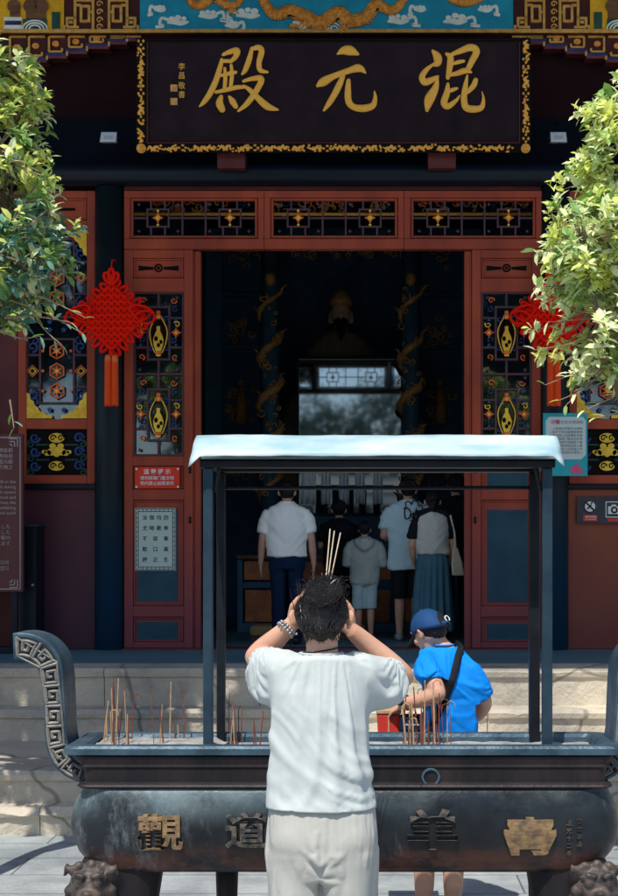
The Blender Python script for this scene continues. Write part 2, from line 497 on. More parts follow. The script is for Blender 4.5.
# ---- bronze of the burner: smoke-black metal, blue sheen, ash bloom with painted highlight on the upper belly, rust at the bottom, drips
def bronze_mat():
    m = bpy.data.materials.new('smoke_blackened_bronze')
    m.use_nodes = True
    N, L = nodes(m)
    b = N['Principled BSDF']
    tc = N.new('ShaderNodeTexCoord')
    sep = N.new('ShaderNodeSeparateXYZ')
    L.new(tc.outputs['Object'], sep.inputs[0])
    hz = N.new('ShaderNodeMath')
    hz.operation = 'SUBTRACT'
    L.new(sep.outputs['Z'], hz.inputs[0])
    hz.inputs[1].default_value = 0.593

    def nz(scale, stretch=(1, 1, 1), detail=6, rough=0.62):
        mp = N.new('ShaderNodeMapping')
        mp.inputs['Scale'].default_value = stretch
        L.new(tc.outputs['Object'], mp.inputs['Vector'])
        t = N.new('ShaderNodeTexNoise')
        t.inputs['Scale'].default_value = scale
        t.inputs['Detail'].default_value = detail
        t.inputs['Roughness'].default_value = rough
        L.new(mp.outputs['Vector'], t.inputs['Vector'])
        return t.outputs['Fac']

    def rng(v, a, c, lo=0.0, hi=1.0):
        r = N.new('ShaderNodeMapRange')
        r.interpolation_type = 'SMOOTHSTEP'
        r.inputs['From Min'].default_value = a
        r.inputs['From Max'].default_value = c
        r.inputs['To Min'].default_value = lo
        r.inputs['To Max'].default_value = hi
        L.new(v, r.inputs['Value'])
        return r.outputs['Result']

    def mul(a, c):
        r = N.new('ShaderNodeMath')
        r.operation = 'MULTIPLY'
        for i, v in enumerate((a, c)):
            if isinstance(v, float):
                r.inputs[i].default_value = v
            else:
                L.new(v, r.inputs[i])
        return r.outputs[0]

    def mix(f, a, c):
        r = N.new('ShaderNodeMix')
        r.data_type = 'RGBA'
        L.new(f, r.inputs['Factor'])
        for s, v in (('A', a), ('B', c)):
            t = [i for i in r.inputs if i.name == s and i.type == 'RGBA'][0]
            if isinstance(v, tuple):
                t.default_value = (*v, 1)
            else:
                L.new(v, t)
        return [o for o in r.outputs if o.type == 'RGBA'][0]

    base = mix(rng(nz(2.4), 0.38, 0.62), (0.007, 0.0085, 0.011), (0.015, 0.021, 0.027))
    # brown band on the neck
    neck = mul(rng(hz.outputs[0], 0.315, 0.335), rng(nz(5), 0.3, 0.6, 0.5, 1.0))
    base = mix(neck, base, (0.042, 0.026, 0.028))
    # rust near the bottom
    rust = mul(rng(hz.outputs[0], 0.135, 0.03), rng(nz(6, (1, 1, 2)), 0.40, 0.60))
    base = mix(rust, base, (0.10, 0.035, 0.022))
    # ash bloom and painted highlight on the upper belly, strongest left, and blotches
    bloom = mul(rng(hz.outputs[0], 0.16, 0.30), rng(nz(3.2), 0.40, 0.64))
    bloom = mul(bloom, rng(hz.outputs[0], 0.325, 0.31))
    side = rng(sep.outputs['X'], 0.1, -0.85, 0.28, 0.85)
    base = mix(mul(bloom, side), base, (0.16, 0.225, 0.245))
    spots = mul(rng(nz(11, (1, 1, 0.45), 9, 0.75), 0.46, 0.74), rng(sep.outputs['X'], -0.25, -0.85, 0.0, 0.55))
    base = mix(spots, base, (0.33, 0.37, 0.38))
    # vertical drips
    drip = mul(rng(nz(15, (1, 1, 0.07), 3), 0.60, 0.70), rng(nz(3.5), 0.47, 0.62))
    base = mix(mul(drip, 0.28), base, (0.28, 0.26, 0.25))
    L.new(base, b.inputs['Base Color'])
    b.inputs['Metallic'].default_value = 0.12
    b.inputs['Specular IOR Level'].default_value = 0.4
    L.new(rng(nz(7), 0.3, 0.7, 0.26, 0.52), b.inputs['Roughness'])
    bp = N.new('ShaderNodeBump')
    bp.inputs['Strength'].default_value = 0.35
    bp.inputs['Distance'].default_value = 0.01
    L.new(nz(18), bp.inputs['Height'])
    L.new(bp.outputs['Normal'], b.inputs['Normal'])
    return m


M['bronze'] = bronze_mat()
M['bronze_dark'] = mat('dark_cast_bronze', (0.040, 0.028, 0.028), (0.010, 0.011, 0.015), rough=0.55, metal=0.2, scale=5, bump=0.4, bscale=40, stretch=(1, 1, 0.35), contrast=(0.35, 0.72))
M['bronze_edge'] = mat('grey_blue_bronze', (0.075, 0.125, 0.165), (0.030, 0.060, 0.088), rough=0.45, metal=0.3, scale=9, bump=0.3, bscale=50)
M['fret_face'] = mat('weathered_fret', (0.27, 0.25, 0.21), (0.13, 0.135, 0.14), rough=0.6, metal=0.1, scale=16, bump=0.4, bscale=70)
M['fret_groove'] = mat('fret_groove', (0.030, 0.030, 0.032), (0.018, 0.018, 0.020), rough=0.8, scale=16)
M['worn_brass'] = mat('worn_brass_relief', (0.34, 0.215, 0.105), (0.14, 0.10, 0.065), rough=0.5, metal=0.3, scale=30, bump=0.5, bscale=60, contrast=(0.36, 0.62))
M['dull_relief'] = mat('sooty_relief', (0.15, 0.125, 0.10), (0.045, 0.048, 0.052), rough=0.55, metal=0.3, scale=30, bump=0.4, contrast=(0.42, 0.58))
M['lion_stone'] = mat('worn_lion_bronze', (0.13, 0.10, 0.085), (0.022, 0.022, 0.026), rough=0.5, metal=0.2, scale=18, bump=0.6, bscale=40)


# ---- stone of the steps, paving, porch floor
def stone_mat(name, c1, c2, dark, scale=3.0, crack=True, rough=0.85):
    m = mat(name, c1, c2, rough=rough, scale=scale, bump=0.9, bscale=34, detail=12)
    N, L = nodes(m)
    b = N['Principled BSDF']
    src = b.inputs['Base Color'].links[0].from_socket
    tc = N.new('ShaderNodeTexCoord')
    n = N.new('ShaderNodeTexNoise')
    n.inputs['Scale'].default_value = 1.5
    n.inputs['Detail'].default_value = 8
    n.inputs['Roughness'].default_value = 0.7
    L.new(tc.outputs['Object'], n.inputs['Vector'])
    r = N.new('ShaderNodeMapRange')
    r.inputs['From Min'].default_value = 0.44
    r.inputs['From Max'].default_value = 0.68
    L.new(n.outputs['Fac'], r.inputs['Value'])
    mx = N.new('ShaderNodeMix')
    mx.data_type = 'RGBA'
    L.new(r.outputs['Result'], mx.inputs['Factor'])
    A = [i for i in mx.inputs if i.type == 'RGBA']
    L.new(src, A[0])
    A[1].default_value = (*dark, 1)
    out = [o for o in mx.outputs if o.type == 'RGBA'][0]
    if crack:
        wv = N.new('ShaderNodeTexVoronoi')
        wv.feature = 'DISTANCE_TO_EDGE'
        wv.inputs['Scale'].default_value = 0.9
        n3 = N.new('ShaderNodeTexNoise')
        n3.inputs['Scale'].default_value = 4
        L.new(tc.outputs['Object'], n3.inputs['Vector'])
        ad = N.new('ShaderNodeMix')
        ad.data_type = 'RGBA'
        ad.inputs['Factor'].default_value = 0.12
        AA = [i for i in ad.inputs if i.type == 'RGBA']
        L.new(tc.outputs['Object'], AA[0])
        L.new(n3.outputs['Color'], AA[1])
        L.new([o for o in ad.outputs if o.type == 'RGBA'][0], wv.inputs['Vector'])
        cr = N.new('ShaderNodeMapRange')
        cr.inputs['From Min'].default_value = 0.004
        cr.inputs['From Max'].default_value = 0.014
        cr.inputs['To Min'].default_value = 0.55
        cr.inputs['To Max'].default_value = 1.0
        L.new(wv.outputs['Distance'], cr.inputs['Value'])
        ml = N.new('ShaderNodeMix')
        ml.data_type = 'RGBA'
        ml.blend_type = 'MULTIPLY'
        ml.inputs['Factor'].default_value = 1
        B = [i for i in ml.inputs if i.type == 'RGBA']
        L.new(out, B[0])
        L.new(cr.outputs['Result'], B[1])
        out = [o for o in ml.outputs if o.type == 'RGBA'][0]
    L.new(out, b.inputs['Base Color'])
    return m


M['step'] = stone_mat('weathered_sandstone', (0.74, 0.65, 0.50), (0.46, 0.41, 0.335), (0.25, 0.24, 0.225))
M['porch'] = stone_mat('grey_porch_stone', (0.13, 0.26, 0.31), (0.09, 0.20, 0.25), (0.07, 0.155, 0.20), crack=False, rough=0.5)


def paving_mat():
    m = stone_mat('courtyard_paving', (0.40, 0.43, 0.44), (0.31, 0.335, 0.345), (0.20, 0.22, 0.235), scale=4, crack=False)
    N, L = nodes(m)
    b = N['Principled BSDF']
    src = b.inputs['Base Color'].links[0].from_socket
    tc = N.new('ShaderNodeTexCoord')
    br = N.new('ShaderNodeTexBrick')
    br.inputs['Scale'].default_value = 1.0
    br.inputs['Brick Width'].default_value = 0.8
    br.inputs['Row Height'].default_value = 0.4
    br.inputs['Mortar Size'].default_value = 0.006
    br.inputs['Color1'].default_value = (1, 1, 1, 1)
    br.inputs['Color2'].default_value = (0.82, 0.84, 0.86, 1)
    br.inputs['Mortar'].default_value = (0.35, 0.35, 0.36, 1)
    L.new(tc.outputs['Object'], br.inputs['Vector'])
    ml = N.new('ShaderNodeMix')
    ml.data_type = 'RGBA'
    ml.blend_type = 'MULTIPLY'
    ml.inputs['Factor'].default_value = 1
    B = [i for i in ml.inputs if i.type == 'RGBA']
    L.new(src, B[0])
    L.new(br.outputs['Color'], B[1])
    L.new([o for o in ml.outputs if o.type == 'RGBA'][0], b.inputs['Base Color'])
    return m


M['paving'] = paving_mat()


def glass_mat(name, gloss, tint):
    m = bpy.data.materials.new(name)
    m.use_nodes = True
    N, L = nodes(m)
    out = N['Material Output']
    N.remove(N['Principled BSDF'])
    g = N.new('ShaderNodeBsdfGlossy')
    g.inputs['Roughness'].default_value = 0.035
    g.inputs['Color'].default_value = (0.85, 0.95, 1.0, 1)
    t = N.new('ShaderNodeBsdfTransparent')
    t.inputs['Color'].default_value = (*tint, 1)
    nz = N.new('ShaderNodeTexNoise')
    nz.inputs['Scale'].default_value = 1.6
    bp = N.new('ShaderNodeBump')
    bp.inputs['Strength'].default_value = 0.02
    tc = N.new('ShaderNodeTexCoord')
    L.new(tc.outputs['Object'], nz.inputs['Vector'])
    L.new(nz.outputs['Fac'], bp.inputs['Height'])
    L.new(bp.outputs['Normal'], g.inputs['Normal'])
    mx = N.new('ShaderNodeMixShader')
    mx.inputs['Fac'].default_value = gloss
    L.new(t.outputs['BSDF'], mx.inputs[1])
    L.new(g.outputs['BSDF'], mx.inputs[2])
    L.new(mx.outputs['Shader'], out.inputs['Surface'])
    return m


M['case_glass'] = glass_mat('display_glass', 0.33, (0.55, 0.65, 0.7))
M['door_glass'] = glass_mat('door_glass', 0.10, (0.7, 0.75, 0.8))
# ================================================================== SETTING
def make_ground():
    mb = MB()
    mb.add([(-300, -300, 0), (300, -300, 0), (300, 300, 0), (-300, 300, 0)], [(0, 1, 2, 3)])
    tag(mb.build('ground', M['paving']), kind='structure')


make_ground()


def rough_slab(x0, x1, yf, yb, zb, zt, seed, amp=0.012):
    """a course of long worn stones: edges wander, corners are chipped, joints stand open a few millimetres"""
    mb = MB()
    rnd = random.Random(seed)
    xs = [x0]
    while xs[-1] < x1:
        xs.append(xs[-1] + rnd.uniform(1.1, 2.3))
    for bi in range(len(xs) - 1):
        a, b = xs[bi] + 0.003, xs[bi + 1] - 0.003
        dz, dy = rnd.uniform(-0.006, 0.0), rnd.uniform(-0.006, 0.010)
        n = max(8, int((b - a) / 0.055))
        rings = []
        for i in range(n + 1):
            x = a + (b - a) * i / n
            end = max(0, 1 - min(x - a, b - x) / 0.035)
            e = noise.noise((x * 2.3, seed * 3.1, 0.0)) * amp + noise.noise((x * 9.0, seed * 1.7, 4.0)) * amp * 0.6 + dy + end * end * 0.012
            c = noise.noise((x * 3.1, seed * 5.1, 8.0)) * amp
            g = noise.noise((x * 14.0, seed * 2.1, 5.0)) * 0.006
            chip = max(0, noise.noise((x * 1.9, seed * 7.7, 2.0)) - 0.28) * 0.09 + max(0, noise.noise((x * 7.0, seed * 4.7, 2.0)) - 0.35) * 0.05
            zz = zt + dz
            rings.append([(x, yf + 0.034 + c * 0.4, zb), (x, yf + 0.030 + e * 0.5 + g, zb + (zz - zb) * 0.35), (x, yf + 0.028 + e * 0.5 - g, zb + (zz - zb) * 0.6), (x, yf + 0.026 + e * 0.5, zz - 0.078), (x, yf + 0.004 + e, zz - 0.066 + c * 0.6), (x, yf + e - 0.003, zz - 0.030 - chip), (x, yf + 0.016 + e + chip, zz - 0.004 - chip * 0.3), (x, yf + 0.10 + chip, zz), (x, yb, zz), (x, yb, zb)])
        mb.loft(rings)
    return mb


# riser (depth of the front, z bottom, z top) read from the photograph
STEPS = [(8.21, 0.0, 0.190), (8.33, 0.190, 0.405), (9.52, 0.405, 0.640), (9.67, 0.640, PORCH)]
STEPS = []
# solve each riser from its photographed edges
d = CAMZ * FOC / (836 - VY)
zb = 0.0
for (yt, yb, tread) in ((806, 836, 803), (770, 803, 741), (709, 741, 706), (668, 706, None)):
    zt = CAMZ - (yt - VY) * d / FOC
    STEPS.append((d, zb, zt))
    if tread:
        d = (CAMZ - zt) * FOC / (tread - VY)
        zb = zt
PORCH = STEPS[-1][2]
PF = STEPS[-1][0]
for i, (d, z0, z1) in enumerate(STEPS):
    nxt = STEPS[i + 1][0] + 0.25 if i < 3 else PF + 0.5
    tag(rough_slab(-7.5, 7.0, d, nxt, z0 - 0.02, z1, i + 1).build('stone_step', M['step'], smooth=False), kind='structure')
mb = MB()
mb.box(-7.5, 7.0, PF + 0.42, 19.6, 0.3, PORCH + 0.004)
tag(mb.build('porch_floor', M['porch']), kind='structure')

# ================================================================== THE HALL
HALL = empty('temple_hall', (X(333), FD, PORCH), 'dark timber temple hall with red-brown lattice doors standing open above worn stone steps', 'temple hall')
BX0, BX1 = -7.4, 6.7


def part(mb, name, m, parent=HALL, **k):
    return mb.build(name, m, parent, **k)


# columns beside the doors, more toward the ends
for px in (109, 554, -30, 690):
    mb = MB()
    r = 14.5 * FD / FOC
    cx = X(px)
    mb.lathe([(r * 1.0, PORCH + 0.002), (r, PORCH + 2), (r * 0.98, Z(188.6))], (cx, FD + 0.02, 0), 28)
    part(mb, 'column', M['column'], smooth=True)

# black tie beam over the doors: rounded lower log with a flat board above
mb = MB()
rr = 11 * FD / FOC
mb.tube([(BX0, FD - 0.06, Z(177)), (BX1, FD - 0.06, Z(177))], rr, 24)
part(mb, 'round_beam', M['navy'], smooth=True)
mb = MB()
mb.box(BX0, BX1, FD + 0.02, FD + 0.14, Z(188.5), Z(118))
part(mb, 'beam_board', M['matte_black'])
mb = MB()
mb.box(BX0, BX1, FD + 0.05, FD + 0.2, Z(117.5), Z(20))
part(mb, 'upper_wall', M['maroon_wall'])
mb = MB()
mb.pbox(124, 541, 185.5, 190, FD - 0.02, FD + 0.12)
part(mb, 'door_lintel', M['lacquer_dark'], bevel=0.004)


# ---- transom over the doors
def frame_bars(mb, x0, x1, y0, y1, t, d0, d1):
    """rectangular frame of thickness t (photo px) with outer outline x0..x1, y0..y1: stiles full height, rails butted between"""
    mb.pbox(x0, x0 + t, y0, y1, d0, d1)
    mb.pbox(x1 - t, x1, y0, y1, d0, d1)
    mb.pbox(x0 + t, x1 - t, y0, y0 + t, d0 + 0.002, d1 - 0.002)
    mb.pbox(x0 + t, x1 - t, y1 - t, y1, d0 + 0.002, d1 - 0.002)


def star(mb, px, py, r, d, n=4, inner=0.38, rot=0.0, mi=0, th=0.008):
    c = P(px, py, d)
    poly = []
    for i in range(2 * n):
        a = PI * i / n + rot
        q = r * (1 if i % 2 == 0 else inner)
        poly.append((c.x + math.cos(a) * q, c.z + math.sin(a) * q))
    mb.prism(poly, d - th, d, mi)


PXM = FD / FOC


def transom_panel(x0, x1):
    y0, y1 = 190.5, 249
    fr = MB()
    fr.pbox(x0, x1, y0, 197.5, FD - 0.035, FD + 0.05)
    fr.pbox(x0, x1, 238.5, y1, FD - 0.035, FD + 0.05)
    fr.pbox(x0, x0 + 6, 197.5, 238.5, FD - 0.032, FD + 0.048)
    fr.pbox(x1 - 6, x1, 197.5, 238.5, FD - 0.032, FD + 0.048)
    # inner moulding
    frame_bars(fr, x0 + 6.5, x1 - 6.5, 198, 238, 2.6, FD - 0.018, FD + 0.03)
    root = part(fr, 'transom_panel', M['lacquer'], bevel=0.006)
    a, b, c, e = x0 + 9, x1 - 9, 200.6, 235.4
    w = b - a
    lt = MB()
    t = 1.7
    m = (c + e) / 2
    d0, d1 = FD - 0.006, FD + 0.02
    bx = [a + w * 0.205, a + w * 0.795]
    hw, hh = 11.5, 9.5
    # mid rail in pieces between the boxes
    for p, q in ((a, bx[0] - hw), (bx[0] + hw, bx[1] - hw), (bx[1] + hw, b)):
        lt.pbox(p, q, m - t / 2, m + t / 2, d0 + 0.002, d1)
    for k in bx:
        frame_bars(lt, k - hw, k + hw, m - hh, m + hh, t, d0, d1)
        for s in (-7, 7):
            lt.pbox(k + s - t / 2, k + s + t / 2, c, m - hh, d0 + 0.001, d1)
            lt.pbox(k + s - t / 2, k + s + t / 2, m + hh, e, d0 + 0.001, d1)
    for f in (0.405, 0.595):
        k = a + w * f
        lt.pbox(k - t / 2, k + t / 2, c, m - t / 2 - 0.02, d0, d1)
        lt.pbox(k - t / 2, k + t / 2, m + t / 2 + 0.02, e, d0, d1)
    part(lt, 'lattice', M['mauve'], root)
    og = MB()
    for k in bx:
        star(og, k, m, 0.052, FD - 0.008, 4, 0.45, PI / 2, 0)
        star(og, k, m, 0.028, FD - 0.018, 8, 0.5, 0, 1, th=0.006)
        for s in (-1, 1):
            star(og, k, m + s * 7.0, 0.014, FD - 0.008, 6, 0.6, 0, 1)
    for f in (0.05, 0.37, 0.63, 0.95):
        for yy in (c + 4, e - 4):
            star(og, a + w * f, yy, 0.017, FD - 0.006, 6, 0.5, 0, 2)
    part(og, 'rosette', [M['orange'], M['yellow'], M['mauve']], root)


for x0, x1 in ((124, 264), (264.3, 404), (404.3, 542)):
    transom_panel(x0, x1)


# ---- door leaves
def scroll(mb, px, py, r, d, turns=1.2, a0=0.0, s=1, w=0.008, mi=0):
    c = P(px, py, d)
    pts = []
    for i in range(15):
        t = i / 14
        a = a0 + s * turns * 2 * PI * t
        q = r * (1 - 0.8 * t)
        pts.append((c.x + math.cos(a) * q, d, c.z + math.sin(a) * q))
    mb.tube(pts, [w * (1 - 0.5 * i / 14) for i in range(15)], 6, mi=mi)


def lattice_window(lt, og, a, b, c, e, d0, d1):
    """two stacked boxes tied by bars, a painted vase in each box, a red star at each side"""
    t = 2.0
    m = (a + b) / 2
    h = (e - c)
    hw = (b - a) * 0.25
    boxes = [(c + h * 0.075, c + h * 0.415), (c + h * 0.59, c + h * 0.92)]
    sp = c + h * 0.50
    lt.pbox(a, b, sp - t / 2, sp + t / 2, d0 + 0.002, d1)
    ends = [c, boxes[0][0], boxes[0][1], sp - t / 2, sp + t / 2, boxes[1][0], boxes[1][1], e]
    for i in range(0, 8, 2):
        lt.pbox(m - t / 2, m + t / 2, ends[i] + 0.02, ends[i + 1] - 0.02, d0, d1)
    for (p, q) in boxes:
        frame_bars(lt, m - hw, m + hw, p, q, t, d0, d1)
        for f in (0.22, 0.76):
            y = p + (q - p) * f
            lt.pbox(a, m - hw - 0.02, y - t / 2, y + t / 2, d0 + 0.001, d1)
            lt.pbox(m + hw + 0.02, b, y - t / 2, y + t / 2, d0 + 0.001, d1)
        # vase: body, neck and foot, lozenge outline
        k = q - p
        yc = p + k * 0.64
        prof = [(0.0, 0.93), (0.16, 0.92), (0.13, 0.86), (0.30, 0.72), (0.34, 0.62), (0.22, 0.52), (0.10, 0.45), (0.12, 0.38), (0.0, 0.37)]
        poly = [(X(m + f * hw * 1.3, d0), Z(p + g * k, d0)) for f, g in prof] + [(X(m - f * hw * 1.3, d0), Z(p + g * k, d0)) for f, g in prof[-2:0:-1]]
        og.prism(poly, d0 - 0.012, d0 - 0.001, 0)
        for f, g, rad in ((-0.16, 0.60, 0.018), (0.17, 0.66, 0.015), (0.0, 0.72, 0.016)):
            og.disc(m + f * hw * 1.3, p + g * k, rad, d0 - 0.0125, 0.002, 8, 1.3, 3)
        og.disc(m, p + 0.86 * k, 0.030, d0 - 0.013, 0.004, 10, 0.6, 1)
        og.disc(m, p + 0.20 * k, 0.034, d0 - 0.004, 0.008, 10, 0.7, 1)
        og.disc(m, p + 0.12 * k, 0.020, d0 - 0.004, 0.008, 10, 0.9, 1)
        og.disc(m, p + 0.20 * k, 0.012, d0 - 0.013, 0.003, 8, 1, 0)
        for sx in (-1, 1):
            pts = [P(m, p + 0.13 * k, d0 - 0.006), P(m + sx * hw * 0.42, p + 0.28 * k, d0 - 0.006), P(m + sx * hw * 0.74, p + 0.46 * k, d0 - 0.006), P(m + sx * hw * 0.62, p + 0.68 * k, d0 - 0.006), P(m + sx * hw * 0.30, p + 0.86 * k, d0 - 0.006)]
            og.tube([Vector(v) for v in smooth_path(pts, 3)], 0.006, 6, mi=0)
            scroll(og, m + sx * hw * 0.66, p + 0.78 * k, 0.030, d0 - 0.004, 1.0, 0.5 * PI, sx, 0.008, 2)
            scroll(og, m + sx * hw * 0.60, p + 0.24 * k, 0.028, d0 - 0.004, 1.0, 0.0, sx, 0.008, 2)
            # red star between the side bars
            xs = m + sx * (hw + (b - a) / 2) / 2 * 1.0
            star(og, xs, p + k * 0.49, 0.052, d0 - 0.002, 4, 0.34, PI / 2, 1)
            star(og, xs, p + k * 0.49, 0.034, d0 - 0.010, 4, 0.5, PI / 4, 1, th=0.006)
            og.disc(xs, p + k * 0.49, 0.013, d0 - 0.016, 0.004, 8, 1, 0)
            for q in range(5):
                fy = (-0.10, 0.06, 0.34, 0.62, 0.94)[q]
                scroll(og, xs + sx * (-2.4 + 1.6 * (q % 3)), p + k * fy, 0.030, d0 - 0.002, 1.1, 1.3 * q, sx if q % 2 else -sx, 0.0065, (1, 2, 0, 2, 1)[q])
            for f in (0.26, 0.72):
                star(og, xs, p + k * f, 0.020, d0 - 0.002, 3, 0.5, PI / 2, 2)
    for sx in (-1, 1):
        for y in (c + 4, sp - 4, sp + 4, e - 4):
            star(og, m + sx * ((b - a) / 2 - 5), y, 0.020, d0, 6, 0.5, 0, 4)


def door_leaf(x0, x1, mirror):
    """x0 is the outer edge; the inner edge carries a second narrow stile"""
    s = -1 if mirror else 1

    def xx(f):
        return x0 + s * f

    def bar(mb, f0, f1, y0, y1, d0, d1):
        a, b = sorted((xx(f0), xx(f1)))
        mb.pbox(a, b, y0, y1, d0, d1)
    fr = MB()
    bar(fr, 0, 9, 249.5, 648, FD - 0.02, FD + 0.06)
    bar(fr, 60, 69, 249.5, 648, FD - 0.02, FD + 0.06)
    for y0, y1 in ((249.5, 258), (278, 292), (456, 466), (489, 500), (606, 617), (642, 648)):
        bar(fr, 9.02, 59.98, y0, y1, FD - 0.017, FD + 0.058)
    # mouldings round each panel
    for y0, y1 in ((258, 278), (466, 489), (500, 606), (617, 642)):
        a, b = sorted((xx(9), xx(60)))
        frame_bars(fr, a + 0.4, b - 0.4, y0 + 0.4, y1 - 0.4, 1.8, FD - 0.006, FD + 0.03)
    leaf = part(fr, 'door_leaf', M['lacquer'], bevel=0.006)
    # second folded leaf seen edge-on beside the opening
    ed = MB()
    bar(ed, 69.6, 76.5, 251, 648, FD + 0.01, FD + 0.10)
    bar(ed, 71.5, 74.5, 251, 648, FD + 0.004, FD + 0.0099)
    part(ed, 'folded_leaf_edge', M['lacquer'], leaf, bevel=0.004)
    pn = MB()
    for y0, y1 in ((258, 278), (466, 489), (500, 606), (617, 642)):
        bar(pn, 9.0, 60.0, y0, y1, FD + 0.012, FD + 0.03)
    part(pn, 'door_panel', M['lacquer'], leaf)
    # carved slot in the top panel
    cv = MB()
    yc = 268
    for sx in (-1, 1):
        poly = [(34.5 + sx * 5, yc - 1.2), (34.5 + sx * 20, yc - 2.6), (34.5 + sx * 20, yc + 2.6), (34.5 + sx * 5, yc + 1.2)]
        cv.prism([(X(xx(f)), Z(y)) for f, y in poly], FD + 0.008, FD + 0.0118)
    c = P(xx(34.5), yc, FD + 0.008)
    cv.tube([(c.x + math.cos(a * PI / 8) * 0.032, FD + 0.008, c.z + math.sin(a * PI / 8) * 0.032) for a in range(17)], 0.007, 6)
    star(cv, xx(34.5), yc, 0.024, FD + 0.0118, 4, 0.4, PI / 4)
    part(cv, 'carved_slot', M['black'], leaf)
    # inset boards
    bl = MB()
    ys = ((509, 601), (622, 640)) if not mirror else ((472, 487), (510, 602), (624, 641))
    for y0, y1 in ys:
        bar(bl, 13.5, 53.5, y0, y1, FD + 0.004, FD + 0.0118)
    part(bl, 'inset_board', M['blue_panel'], leaf)
    a, b = sorted((xx(9), xx(60)))
    lt, og = MB(), MB()
    frame_bars(lt, a + 0.3, b - 0.3, 292.3, 455.7, 1.6, FD - 0.008, FD + 0.03)
    lattice_window(lt, og, a + 2, b - 2, 294, 454, FD - 0.002, FD + 0.024)
    part(lt, 'lattice', M['mauve'], leaf)
    part(og, 'painted_carving', [M['yellow'], M['orange'], M['ornament_blue'], M['black'], M['mauve']], leaf)
    g = MB()
    g.pbox(a + 2, b - 2, 294, 454, FD + 0.034, FD + 0.038)
    part(g, 'pane', M['door_glass'], leaf)
    # bright inner wall seen beyond the lattice is not invented: the hall stays dark behind the pane
    hn = MB()
    for y in (470, 520):
        p = P(xx(66), y, FD - 0.03)
        hn.tube([p + Vector((0, 0, -0.03)), p + Vector((0, 0, 0.03))], 0.010, 8)
    part(hn, 'hinge', M['steel_dark'], leaf, smooth=True)


door_leaf(124, 200, False)
door_leaf(541, 466, True)
mb = MB()
mb.pbox(122, 543, 648.3, 654, FD - 0.06, FD + 0.16)
part(mb, 'threshold', M['lacquer_dark'], bevel=0.005)


